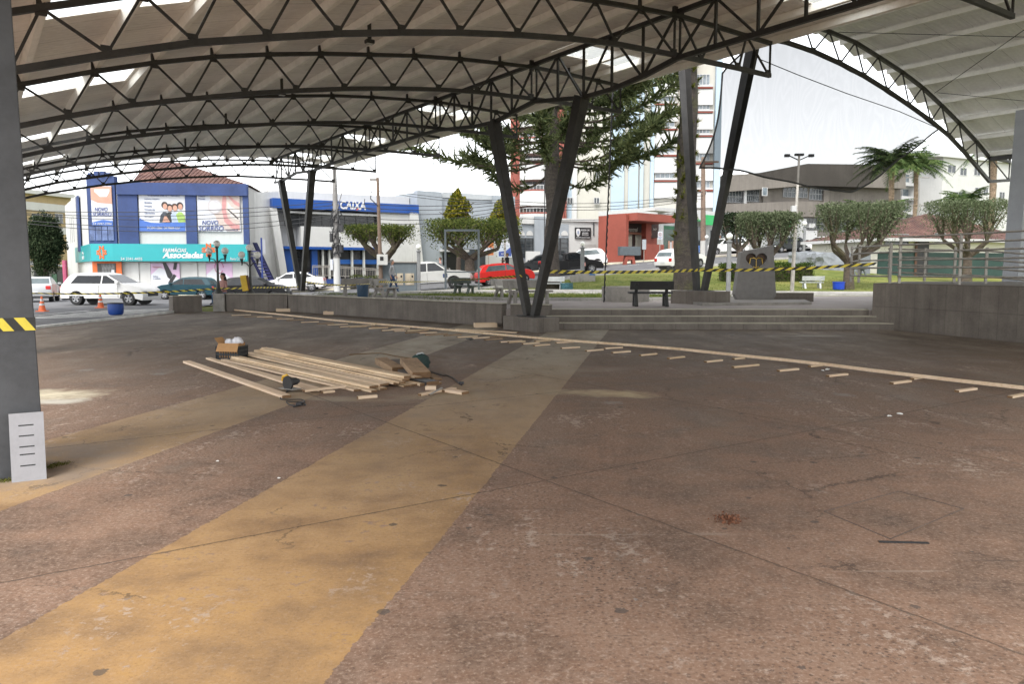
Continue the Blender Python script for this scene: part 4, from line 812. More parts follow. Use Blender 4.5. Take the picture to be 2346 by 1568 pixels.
# ---- green shop front right of it
gs = Fac('green_shop', 'white shop with a bright green fascia panel and a poster window', 'building', 1512, 74.5, 1850, 92.0, 2.6)
W = gs.w; mb = MB(); mb.box(0, .3, -.8, W, 8, gs.xz(1600, 482, .3)[1]); mb.build('wall', M('shop_white', (.66, .67, .66), .8, .06), gs.t)
fs_ = gs.part('fascia', 1590, 492, 1840, 513, -.6, .3, MFRAME); gs.part('green_panel', 1614, 493, 1640, 516, -.68, -.58, M('bright_green', (.03, .50, .14), .5, .06), fs_); gs.part('green_panel', 1775, 500, 1812, 524, -.68, -.58, M('bright_green', (0, 0, 0)), fs_)
gs.text('Viva', 1590, 500, 1611, 508, -.62, M('bright_green', (0, 0, 0)), fs_, shear=.1)
gwin = gs.part('shop_window', 1521, 518, 1546, 573, .2, .32, M('green_glass', (.02, .07, .045), .15, .7, .8)); gs.part('green_strip', 1521, 517.5, 1546, 526, .18, .21, M('dark_green', (.02, .16, .07), .5, .1), gwin)
for k in range(3): gs.part('poster_figure', 1531 + k * 4, 552 + (k % 2) * 3, 1535 + k * 4, 571, .17, .2, (MSKIN, MPAPER, MSKIN)[k], gwin)
gs.part('column', 1514, 512, 1520, 585, .0, .3, MFRAME); gs.part('dark_doorway', 1588, 520, 1606, 588, .1, .31, MGLASS); gs.part('upper_strip', 1500, 478, 1545, 484, -1, .3, MWP)
for a in (1630, 1655, 1690): gs.part('doorway', a, 528, a + 14, 575, .15, .31, MGLASSL)
ac = gs.part('air_conditioner', 1545, 486, 1556, 493, -.5, .2, MFRAME); ac = gs.part('air_conditioner', 1562, 486, 1572, 493, -.5, .2, MFRAME)
# ---- apartment tower
tw = Fac('apartment_tower', 'tall apartment tower in white, cream and pale blue with brick red strips', 'building', 1168, 88.5, 1652, 88.0, 3.0)
W = tw.w; mb = MB(); TH = 31; mb.box(0, 1.5, -2, W, 16, TH); mb.build('wall', M('tower_cream', (.66, .64, .57), .85, .06, .25, streak=.2), tw.t)
MTRED = M('tower_red', (.36, .10, .075), .8, .1, .5); MTBL = M('tower_pale_blue', (.50, .62, .72), .8, .06, .3); MTW = M('tower_white', (.72, .72, .71), .8, .05, .3, streak=.15)
def tstrip(name, a, b, d0, d1, mat, y0=None, y1=640):
    xa_, _ = tw.xz(a, 400, d0); xb_, _ = tw.xz(b, 400, d0); mb = MB(); mb.box(xa_, d0, -1, xb_, d1, TH + .02); return mb.build(name, mat, tw.t)
tstrip('red_strip', 1170, 1191, .6, 1.6, MTRED); o = tstrip('red_strip', 1268, 1298, .3, 1.6, MTRED)
for k in range(4): tstrip('groove', 1272 + k * 7, 1273.2 + k * 7, .22, .31, M('groove_red', (.16, .04, .03), .8, .1))
tstrip('white_strip', 1298, 1322, 1.25, 1.6, MTW); tstrip('blue_strip', 1300, 1310, 1.15, 1.3, MTBL); tstrip('blue_strip', 1400, 1430, 1.2, 1.6, MTBL); tstrip('blue_strip', 1440, 1462, 1.2, 1.6, MTBL); tstrip('blue_strip', 1466, 1474, 1.1, 1.3, MTBL)
tstrip('blue_strip', 1490, 1498, 1.0, 1.6, MTBL); tstrip('red_strip', 1578, 1588, .1, 1.6, MTRED); tstrip('blue_strip', 1636, 1650, .9, 1.6, MTBL)
# balconies on the left bay and windows on the right bays, storey by storey
def storeys(a, b, ys, kind):
    for y in ys:
        if kind == 'balcony':
            x0, zb3, x1, zt3 = tw.rect(a, y - 28, b, y + 8, -.4)
            mb = MB(); n = 10; P = [(x0 + (x1 - x0) * k / n, -.35 - .75 * math.sin(math.pi * k / n)) for k in range(n + 1)] + [(x1, 1.5), (x0, 1.5)]
            zf = tw.xz((a + b) / 2, y, -.6)[1]; zl_ = tw.xz((a + b) / 2, y + 34, -.6)[1]
            mb.prism(P, zl_, zf, 0, 'xy'); bo = mb.build('balcony', MTW, tw.t)
            mb = MB(); mb.prism([(x, d - .02 if d < 1 else d) for x, d in P], zf + .002, zf + .16, 0, 'xy'); mb.build('red_ledge', MTRED, bo)
            mb = MB(); mb.tube([(x, d + .05, zf + .62) for x, d in P[:n + 1]], .04, 5); [mb.tube([(x, d + .05, zf + .1), (x, d + .05, zf + .62)], .03, 5) for x, d in P[:n + 1]]; mb.build('rail', MFRAME, bo)
            tw.window(a + 14, y - 28, b - 4, y - 4, 1.38, 4, 1, MFRAME, MGLASSL, 'balcony_door')
        else:
            tw.window(a, y - 24, b, y, 1.36, 4, 1, MFRAME, MGLASSL)
            tw.part('sill', a - 2, y + 1, b + 8, y + 4, .9, 1.5, MFRAME); tw.part('red_ledge', a - 3, y + 5, b + 8, y + 7.6, .95, 1.5, MTRED); tw.part('balcony_panel', a - 3, y + 10, b + 8, y + 46, 1.1, 1.5, MTW)
storeys(1191, 1268, (438, 378, 318, 258, 198, 138, 490), 'balcony')
storeys(1594, 1626, (194, 250, 305, 368, 430), 'win'); storeys(1502, 1545, (408, 350, 290, 232, 174), 'win')
for px, py in ((1306, 460), (1367, 460), (1454, 343), (1370, 400), (1612, 440)): tw.window(px - 6, py - 7, px + 6, py + 7, 1.05, 2, 1, MFRAME, MGLASS)
# ---- brutalist concrete block
MBRUT = M('raw_concrete', (.23, .205, .18), .9, .16, .35, streak=.55, bmp=.2)
br = Fac('concrete_building', 'wide raw concrete office block with window bands behind the park', 'building', 1655, 92.0, 2068, 101.0, 3.5)
W = br.w; z0_ = br.xz(1900, 520)[1]; z1_ = br.xz(1850, 380)[1]
mb = MB(); mb.prism([br.xz(1655, 404), br.xz(1655, 545), br.xz(2075, 545), br.xz(2075, 378), br.xz(1850, 376), br.xz(1740, 398)], .8, 14, 0, 'xz'); mb.build('wall', MBRUT, br.t)
br.poly('spandrel', [(1655, 468), (1830, 461), (2070, 470), (2070, 500), (1925, 498), (1655, 494)], -.3, .9, MBRUT); br.poly('overhang', [(1655, 402), (1740, 396), (1850, 375), (2075, 378), (2075, 432), (1850, 425), (1655, 440)], -.5, .9, MBRUT)
for a, b, y0, y1 in ((1664, 1705, 437, 464), (1711, 1739, 434, 462), (1795, 1850, 429, 452), (1855, 1895, 432, 458), (1838, 1888, 500, 526), (1900, 1960, 503, 530)): br.window(a, y0, b, y1, .7, 6, 2, M('grey_frame', (.35, .36, .37), .5, .1), MGLASS, fw=.07)
for a, b in ((1656, 1663), (1705, 1711), (1749, 1765), (1888, 1900)): br.part('white_pier', a, 436, b, 466, .45, .85, MFRAME if a < 1712 else MBRUT)
br.window(1747, 430, 1758, 448, -.6, 1, 1, MFRAME, MGLASSL); br.part('air_conditioner', 1854, 512, 1868, 522, .2, .7, MFRAME); br.part('white_gate', 1838, 528, 1872, 550, .5, .82, MFRAME); br.part('white_gate', 1800, 533, 1832, 552, .5, .82, MFRAME)
# ---- white apartment blocks at the right
for nm, lab, a, Ya, b, Yb, zb_, top, wins in (
    ('apartment_block', 'white apartment block with balconies and blue grey glazing behind the palm', 2064, 108, 2150, 112, 4, 372, ((2068, 2100, 400, 424), (2068, 2100, 434, 456), (2068, 2100, 470, 490), (2110, 2135, 380, 400), (2110, 2140, 420, 440))),
    ('apartment_block', 'white apartment block with small windows at the far right edge', 2150, 104, 2345, 112, 4, 366, ((2172, 2190, 378, 396), (2122 + 60, 2210, 440, 448), (2234, 2248, 430, 446), (2254, 2264, 432, 446), (2232, 2246, 385, 402), (2270, 2282, 388, 404), (2200, 2215, 385, 402), (2290, 2302, 440, 456)))):
    ap = Fac(nm, lab, 'building', a, Ya, b, Yb, zb_); mb = MB(); mb.box(0, 0, -1, ap.w, 12, ap.xz((a + b) / 2, top)[1]); mb.build('wall', MWP, ap.t); ap.part('roof_slab', a - 2, top - 4, b + 2, top + 1, -.5, 3, MFRAME)
    for x0, x1, y0, y1 in wins:
        ap.window(x0, y0, x1, y1, -.05, 2, 1, MFRAME, MGLASSL if x0 < 2105 else MGLASS)
        if x0 < 2105: ap.part('balcony', x0 - 2, y1 - 6, x1 + 3, y1 + 2, -1.0, 0, MFRAME)
# ---- small house with clay roof behind the railing
hs_ = Fac('small_house', 'low house with a clay tile roof, cream wall and dark green base', 'house', 2012, 56.0, 2345, 60.0, .75)
W = hs_.w; ze = hs_.xz(2150, 550)[1]; zg = hs_.xz(2150, 579)[1]
mb = MB(); mb.box(0, 0, -.3, W, 7.2, ze); mb.build('wall', M('cream_wall', (.95, .92, .80), .8, .06, .5), hs_.t)
mb = MB(); mb.box(-.06, -.06, -.3, W, 0.02, zg); mb.build('green_base', M('dark_green_cladding', (.018, .062, .050), .6, .15, 1), hs_.t)
mb = MB(); rt = hs_.xz(2125, 490, 4.5)[1]; x_r = hs_.xz(2122, 500, 4.5)[0]
mb.add([(-.6, -.8, ze + .02), (W + .5, -.8, ze + .02), (W + .5, 8, ze + .02), (-.6, 8, ze + .02), (x_r, 4.5, rt), (W - 2.5, 4.5, rt - .25)], [(0, 1, 5, 4), (1, 2, 5), (2, 3, 4, 5), (3, 0, 4)]); mb.build('roof', MTILE, hs_.t)
mb = MB(); mb.box(-.6, -.85, ze - .16, W + .5, -.75, ze + .06); mb.box(-.62, -.75, ze - .16, -.52, 7.8, ze + .06); mb.box(-.5, -.74, ze - .12, W + .4, -.01, ze - .08); mb.build('eaves_board', MFRAME, hs_.t)
hs_.part('doorway', 2100, 553, 2127, 645, -.09, .0, MBLK); hs_.part('door_leaf', 2096, 553, 2101, 645, -.12, -.085, M('brown_door', (.14, .06, .03), .6, .2)); hs_.window(2028, 537, 2082, 561, -.08, 3, 1, M('grey_frame', (0, 0, 0)), MGLASS); hs_.window(2144, 535, 2166, 556, -.08, 2, 1, M('grey_frame', (0, 0, 0)), MGLASS)
hs_.text('M', 2109, 543, 2114, 549, -.03, M('red_letter', (.55, .05, .04), .5, .05)); hs_.part('low_panel', 1969, 578, 1994, 640, -.5, -.2, M('grey_panel_paint', (.26, .28, .31), .8, .1))
# ---- far left: ochre block, grey shed, green gate
fl = Fac('ochre_building', 'ochre and white building at the far left behind the dark tree', 'building', 40, 92, 170, 100, -.6)
mb = MB(); mb.box(0, 0, 0, fl.w, 14, fl.xz(100, 446)[1]); mb.build('wall', M('ochre_wall', (.50, .38, .20), .8, .1, .5, streak=.3), fl.t)
fl.part('white_band', 40, 466, 170, 484, -.1, .1, MWP); fl.part('white_band', 40, 520, 170, 535, -.1, .1, MWP); fl.part('roof_slab', 36, 438, 172, 447, -.6, 3, MWP)
for k in range(3): fl.window(75 + k * 26, 490, 92 + k * 26, 512, -.06, 2, 1, MFRAME, MGLASS)
gsd = Fac('grey_shed', 'low grey shed with a green gate beside the pharmacy', 'building', 76, 72, 152, 78, -.5)
mb = MB(); mb.box(0, 0, 0, gsd.w, 7, gsd.xz(110, 612)[1]); mb.build('wall', M('grey_shed_wall', (.33, .33, .31), .85, .2, .6, streak=.4), gsd.t)
mb = MB(); mb.add([(-.2, -.6, gsd.xz(110, 612)[1] + .05), (gsd.w + .2, -.6, gsd.xz(110, 612)[1] + .05), (gsd.w + .2, 7, gsd.xz(110, 600)[1] + .6), (-.2, 7, gsd.xz(110, 600)[1] + .6)], [(0, 1, 2, 3)]); mb.build('roof', M('shed_roof', (.3, .3, .3), .7, .2), gsd.t, fix=False)
gsd.part('gate', 122, 628, 137, 672, -.1, 0, M('green_gate', (.16, .34, .22), .7, .15)); gsd.part('doorway', 132, 622, 146, 672, -.13, -.1, MBLK); gsd.window(80, 622, 112, 640, -.06, 3, 1, MFRAMED, MGLASS)
M = _M0
# ------------------------------------------------------------------ vehicles
MTYRE = M('tyre_rubber', (.02, .02, .021), .85, .2, 8); MRIM = M('alloy_rim', (.30, .30, .31), .4, .1, 8, metal=.6); MCG = M('car_glass', (.012, .014, .016), .06, .4, 1, spec=.35); MCGL = M('clear_car_glass', (.09, .115, .12), .08, .4, 1, spec=.7)
MLENS = M('head_lamp_lens', (.65, .66, .66), .15, .1); MTAIL = M('tail_lamp_red', (.45, .02, .02), .2, .1); MTRIM = M('black_plastic_trim', (.025, .025, .027), .6, .2); MPLATE = M('number_plate', (.55, .56, .58), .5, .05)
def paint(name, c): return M('car_paint_' + name, c, .38, .04, 1.2, coat=.25 if c[0] > .1 else .08, spec=.35 if c[0] > .1 else .18)
KINDS = {  # length, half width, height, belt, lower outline (rear to front over the top), cabin outline, wheel x, wheel r
 'hatch': (3.95, .84, 1.47, .93, [(-1.94,.30),(-1.975,.48),(-1.94,.80),(-1.87,.96),(1.0,1.0),(1.4,.95),(1.74,.84),(1.9,.70),(1.965,.52),(1.975,.38),(1.92,.22)], [(-1.86,.93),(-1.62,1.30),(-1.42,1.41),(-1.0,1.46),(-.3,1.48),(.15,1.42),(1.02,.95)], (-1.22, 1.24), .305),
 'sedan': (4.5, .87, 1.44, .94, [(-2.19,.32),(-2.25,.5),(-2.22,.86),(-2.15,1.0),(-1.5,1.04),(1.1,.97),(1.7,.87),(2.05,.73),(2.2,.58),(2.25,.42),(2.2,.24)], [(-1.75,.99),(-1.0,1.37),(-.55,1.44),(0,1.44),(.35,1.39),(1.2,.94)], (-1.33, 1.37), .315),
 'suv': (4.4, .9, 1.64, 1.03, [(-2.1,.38),(-2.2,.56),(-2.16,.95),(-2.1,1.06),(1.0,1.07),(1.6,1.02),(2.05,.9),(2.18,.7),(2.2,.5),(2.15,.32)], [(-2.08,1.03),(-1.85,1.5),(-1.5,1.61),(-.3,1.64),(.25,1.58),(1.05,1.03)], (-1.35, 1.35), .35),
 'pickup': (5.2, .92, 1.80, 1.12, [(-2.55,.48),(-2.6,.62),(-2.58,1.14),(-1.0,1.14),(1.1,1.18),(1.7,1.14),(2.25,1.03),(2.5,.86),(2.6,.62),(2.56,.38)], [(-1.15,1.12),(-1.02,1.66),(-.8,1.76),(-.1,1.8),(.42,1.72),(1.25,1.14)], (-1.6, 1.55), .39),
 'small_pickup': (4.4, .83, 1.52, .98, [(-2.15,.42),(-2.2,.56),(-2.18,.98),(-.3,.98),(1.1,.96),(1.6,.88),(2.0,.74),(2.17,.58),(2.2,.42),(2.15,.26)], [(-.42,.98),(-.36,1.42),(-.15,1.5),(.3,1.5),(.5,1.44),(1.2,.96)], (-1.36, 1.35), .31),
 'van': (4.8, .95, 2.0, 1.15, [(-2.3,.4),(-2.4,.6),(-2.4,1.15),(1.4,1.15),(2.1,1.0),(2.35,.8),(2.4,.5),(2.33,.3)], [(-2.39,1.12),(-2.33,1.85),(-2.1,1.98),(.6,2.0),(1.0,1.9),(1.75,1.12)], (-1.5, 1.55), .34)}
def round_prism(mb, poly, wf, inset=.045, mi=0):
    n = len(poly); cx = sum(p[0] for p in poly) / n; cz = sum(p[1] for p in poly) / n; vs = []
    for f, ins in ((-1, inset), (-.9, 0), (.9, 0), (1, inset)):
        for x, z in poly:
            dx, dz = cx - x, cz - z; L = math.hypot(dx, dz) or 1; xx, zz = x + dx / L * ins, z + dz / L * ins; vs.append((xx, f * wf(zz), zz))
    fs = [tuple(range(n)), tuple(range(4 * n - 1, 3 * n - 1, -1))]
    for k in range(3):
        for i in range(n): fs.append((k * n + i, k * n + (i + 1) % n, (k + 1) * n + (i + 1) % n, (k + 1) * n + i))
    return mb.add(vs, fs, mi, True)
def car(kind, label, px, Y, head, col, name, cat='car', glass=None, group='cars parked along the street', rim=None, plate=True, loc=None, scale=1.0, sticker=None):
    L, w, h, belt, low, cab, wx, wr = KINDS[kind]; P = loc or gnd(px, Y); glass = glass or MCG
    root = thing(name, label, cat, (P.x, P.y, P.z + .055), R(head), group); root.scale = (scale,) * 3
    # slope of the street along the car
    e = Vector((math.cos(R(head)), math.sin(R(head)))); sl_ = (H(P.x + e.x * 1.3, P.y + e.y * 1.3) - H(P.x - e.x * 1.3, P.y - e.y * 1.3)) / 2.6
    root.rotation_euler = Euler((0, -math.atan(sl_), R(head)), 'XYZ')
    mb = MB(); bot = []
    for x0 in reversed(wx): bot += [(x0 + wr * 1.17 * math.cos(a), wr * .98 + wr * 1.17 * math.sin(a)) for a in [math.pi * k / 8 for k in range(9)]]
    poly = list(low) + [(p[0], max(p[1], .22)) for p in bot]
    round_prism(mb, poly, lambda z: w * (1 - .10 * max(0, (.45 - z) / .45) - .03 * max(0, (z - .7))))
    kk = .24; wc = lambda z: (w - .035) * (1 - kk * max(0, (z - belt)) / (h - belt))
    round_prism(mb, cab, wc, .03)
    body = mb.build('body', col, root, angle=32)
    if kind in ('pickup', 'small_pickup'):
        mb = MB(); x1 = cab[0][0] - .05; mb.box(low[2][0] + .1, -w + .09, belt - .0, x1, w - .09, belt + .025); mb.build('load_bed', MTRIM, root)
        if kind == 'small_pickup':
            mb = MB()
            for k in range(9): y = -w * .75 + k * w * 1.5 / 8; mb.bar((x1 - .02, y, belt), (x1 + .04, y, h - .1), .025, .025)
            for z in (belt + .02, h - .1): mb.bar((x1 - .01, -w * .78, z), (x1 - .01, w * .78, z), .04, .04)
            mb.build('rear_guard', MTRIM, root)
    # glazing
    up = lambda i, j, f: (cab[i][0] * (1 - f) + cab[j][0] * f, cab[i][1] * (1 - f) + cab[j][1] * f)
    a0, a1 = cab[0], cab[-1]; rz_, fz = cab[1], cab[-2]; zt = h - .13; zb_ = belt + .05
    def xr(z): return np.interp(z, [a0[1], rz_[1], cab[2][1]], [a0[0], rz_[0], cab[2][0]])
    def xf(z): return np.interp(z, [a1[1], fz[1], h], [a1[0], fz[0], cab[-3][0]])
    xm = (-.12 if kind not in ('van',) else .3); xb = xr(zb_) + .17; xe = xf(zb_) - .17
    segs = [(xb, xr(zt) + .16, xm - .03, xm - .03), (xm + .03, xm + .03, xe, xf(zt) - .12)]
    if kind == 'hatch': segs = [(xb + .20, xr(zt) + .36, xm + .07, xm + .07), (xm + .13, xm + .13, xe, xf(zt) - .12)]
    if kind in ('suv', 'van'): xq = xb + .45; segs = [(xb, xr(zt) + .16, xq, xq), (xq + .05, xq + .05, xm - .03, xm - .03), segs[1]]
    if kind == 'small_pickup': segs = [(xb, xr(zt) + .12, xe, xf(zt) - .12)]
    for sg in (-1, 1):
        for (b0, t0, b1, t1) in segs:
            mb = MB(); q = [(b0, zb_), (b1, zb_), (t1, zt), (t0, zt)]
            mb.add([(x, sg * (wc(z) + o), z) for o in (.006, -.01) for x, z in q], [(0, 1, 2, 3), (7, 6, 5, 4), (0, 4, 5, 1), (1, 5, 6, 2), (2, 6, 7, 3), (3, 7, 4, 0)]); mb.build('side_window', glass, root)
        mb = MB(); mb.box(xe + .02 - .1, sg * w + (-.02 if sg > 0 else -.16), zb_ + .0, xe + .08, sg * w + (.16 if sg > 0 else .02), zb_ + .12); mb.build('mirror', col if kind != 'small_pickup' else MTRIM, root, bevel=.03)
        mb = MB(); mb.box(xb + .1, sg * (w + .001) - .008, .42, xe - .1, sg * (w + .001) + .008, .47); mb.build('side_trim', MTRIM if kind in ('pickup', 'small_pickup') else col, root)
        for xd in ([xm] if kind != 'small_pickup' else [-.25]) + [xe - .02]:
            mb = MB(); mb.box(xd - .006, sg * w * .988 - .012, .36, xd + .006, sg * w * .988 + .012, belt - .04); mb.build('door_seam', MTRIM, root)
        for xd in ([xm - .35, xm + .75] if kind not in ('small_pickup', 'van') else [xm + .1]):
            mb = MB(); mb.box(xd - .1, sg * w - .01, belt - .17, xd + .1, sg * w + .022, belt - .135); mb.build('door_handle', col, root)
    def pane(nm, p0, p1, y0, y1, mt):
        d = Vector((p1[0] - p0[0], 0, p1[1] - p0[1])).normalized(); n = Vector((d.z, 0, -d.x)); n = n if (n.x > 0) == (p0[0] > 0) or p0[0] * n.x > 0 else -n
        mb = MB(); q = [Vector((p0[0], -y0, p0[1])), Vector((p0[0], y0, p0[1])), Vector((p1[0], y1, p1[1])), Vector((p1[0], -y1, p1[1]))]
        mb.add([v + n * o for o in (.008, -.015) for v in q], [(0, 1, 2, 3), (7, 6, 5, 4), (0, 4, 5, 1), (1, 5, 6, 2), (2, 6, 7, 3), (3, 7, 4, 0)]); mb.build(nm, mt, root)
    pane('windscreen', up(-1, -2, .1), up(-1, -2, .9), w * .88, w * .74, MCG if glass is MCG else MCGL); pane('rear_window', up(0, 1, .15), up(0, 1, .9), w * .82, w * .72, MCGL if kind in ('hatch',) else glass)
    # lamps, plates, bumpers
    fx, fzz = low[-3][0], low[-4][1]; rx = low[2][0]
    for sg in (-1, 1):
        mb = MB(); p = low[-4]; mb.box(p[0] - .22, sg * w * .72 - .17, p[1] - .14, p[0] + .035, sg * w * .72 + .17, p[1] + .0); mb.build('headlamp', MLENS, root, bevel=.05)
        mb = MB(); z_ = low[2][1]; hh = .16 if kind != 'hatch' else .2; mb.box(rx - .03, sg * w * .80 - .13, z_ - hh, rx + .14, sg * w * .80 + .13, z_ + .06); mb.build('tail_lamp', MTAIL, root, bevel=.04)
    mb = MB(); mb.box(low[-2][0] - .1, -w * .55, .40, low[-2][0] + .012, w * .55, .56); mb.build('grille', MTRIM, root, bevel=.02)
    mb = MB(); mb.box(low[1][0] - .012, -.2, .48, low[1][0] + .03, .2, .60); mb.build('number_plate', MPLATE, root)
    mb = MB(); mb.box(low[0][0] - .02, -w * .85, .22, low[0][0] + .2, w * .85, .36); mb.build('bumper', MTRIM, root, bevel=.03)
    for x0 in wx:
        for sg in (-1, 1):
            mb = MB(); y = sg * (w - .12); r = wr
            mb.lathe([(r * .62, -.1), (r * .95, -.1), (r, -.06), (r, .06), (r * .95, .1), (r * .62, .1), (r * .62, -.1)], (x0, y, r), 20, 0, 'y'); wl = mb.build('wheel', MTYRE, root)
            mb = MB(); mb.lathe([(r * .63, .0), (r * .63, sg * .085), (r * .56, sg * .085), (r * .54, sg * .03)], (x0, y, r), 20, 0, 'y')
            for k in range(5):
                a = 2 * math.pi * k / 5 + .3; ca_, sa_ = math.cos(a), math.sin(a)
                mb.bar((x0 + .03 * ca_, y + sg * .075, r + .03 * sa_), (x0 + r * .58 * ca_, y + sg * .08, r + r * .58 * sa_), .075, .03, up=(0, 1, 0))
            mb.ball((x0, y + sg * .075, r), .045, 6); mb.build('rim', rim or MRIM, wl)
            mb = MB(); mb.lathe([(wr * 1.12, -.04), (.01, -.04)], (x0, sg * (w - .28), r), 16, 0, 'y'); mb.build('wheel_well', MTRIM, root)
    if sticker:
        x, z, sx, sz, mt = sticker; mb = MB(); mb.box(x - sx, -w - .006, z - sz, x + sx, -w + .01, z + sz); mb.build('door_sticker', mt, root)
    return root
white = paint('white', (.68, .68, .67)); car('hatch', 'white hatchback on the street behind the traffic cones, front to the right', 257, 38.6, -3, white, 'parked_car', scale=1.06)
car('sedan', 'silver sedan seen from behind, half hidden by the big grey pillar', 92, 46, 114, paint('silver', (.42, .43, .44)), 'parked_car', glass=MCGL)
car('hatch', 'dark blue green hatchback with its front to the left, in front of the turquoise plinth', 431, 51, 181, paint('petrol', (.012, .045, .06)), 'parked_car', scale=.97)
car('hatch', 'black hatchback behind the low wall with two triple globe lamps', 588, 48.5, 2, paint('black', (.012, .012, .013)), 'parked_car', scale=1.02)
car('sedan', 'sleek white coupe in front of the bank, front to the left', 674, 56.5, 188, white, 'parked_car')
car('pickup', 'silver double cab pickup behind the grey meter hut', 990, 49.6, -2, paint('champagne', (.50, .50, .48)), 'parked_pickup', 'pickup truck', sticker=(1.0, .85, .14, .12, M('navy_sticker', (.03, .05, .12), .5, .2)))
car('hatch', 'bright red hatchback behind the middle V column', 1157, 50.2, 14, paint('red', (.62, .018, .014)), 'parked_car', glass=MCGL, scale=.93)
car('sedan', 'dark grey sedan, front to the left, between the red hatchback and the tree trunk', 1246, 57.5, 184, paint('graphite', (.03, .033, .035)), 'parked_car')
car('small_pickup', 'small black pickup with a guard behind the cab, beyond the globe post', 1309, 55, 3, paint('black', (.012, .012, .013)), 'parked_pickup', 'pickup truck', sticker=(.75, .62, .16, .12, M('red_white_sticker', (.5, .25, .22), .5, .4, 20)))
car('hatch', 'white hatchback parked on the far side behind the black pickup', 1334, 61.5, 176, white, 'parked_car', glass=MCGL)
car('hatch', 'older white hatchback seen from its rear corner beside the mossy trunk', 1560, 56.5, 38, white, 'parked_car', glass=MCGL, scale=.98)
car('suv', 'white suv up the street behind the globe lamp and the tree', 1660, 77, 195, white, 'parked_car')
car('hatch', 'dark grey hatchback up the street left of the pale light mast', 1799, 79, 205, paint('graphite', (0, 0, 0)), 'parked_car')
car('sedan', 'white car up the street above the grey rocks, front to the left', 1886, 81, 196, white, 'parked_car')
car('suv', 'white car with a red tail lamp showing behind the vase shaped tree', 1955, 81.5, 192, white, 'parked_car')
# ------------------------------------------------------------------ people: one skinned body each
def skin_mesh(name, J, E, root, mats, matfun, sub=1):
    me = bpy.data.meshes.new(name); me.from_pydata([j[0] for j in J], E, []); me.update()
    o = bpy.data.objects.new(name, me); COL.objects.link(o); sm = o.modifiers.new('skin', 'SKIN'); sm.use_smooth_shade = True
    ly = me.skin_vertices[0].data if me.skin_vertices else None
    if ly is None:
        bpy.context.view_layer.objects.active = o; ly = me.skin_vertices[0].data
    for i, j in enumerate(J): ly[i].radius = j[1] if isinstance(j[1], tuple) else (j[1], j[1]); ly[i].use_root = (i == root)
    ss_ = o.modifiers.new('smooth', 'SUBSURF'); ss_.levels = sub; ss_.render_levels = sub
    bpy.context.view_layer.update(); dg = bpy.context.evaluated_depsgraph_get(); m2 = bpy.data.meshes.new_from_object(o.evaluated_get(dg)); bpy.data.objects.remove(o)
    m2.materials.clear(); [m2.materials.append(m) for m in mats]
    for p in m2.polygons: p.material_index = matfun(p.center); p.use_smooth = True
    return m2
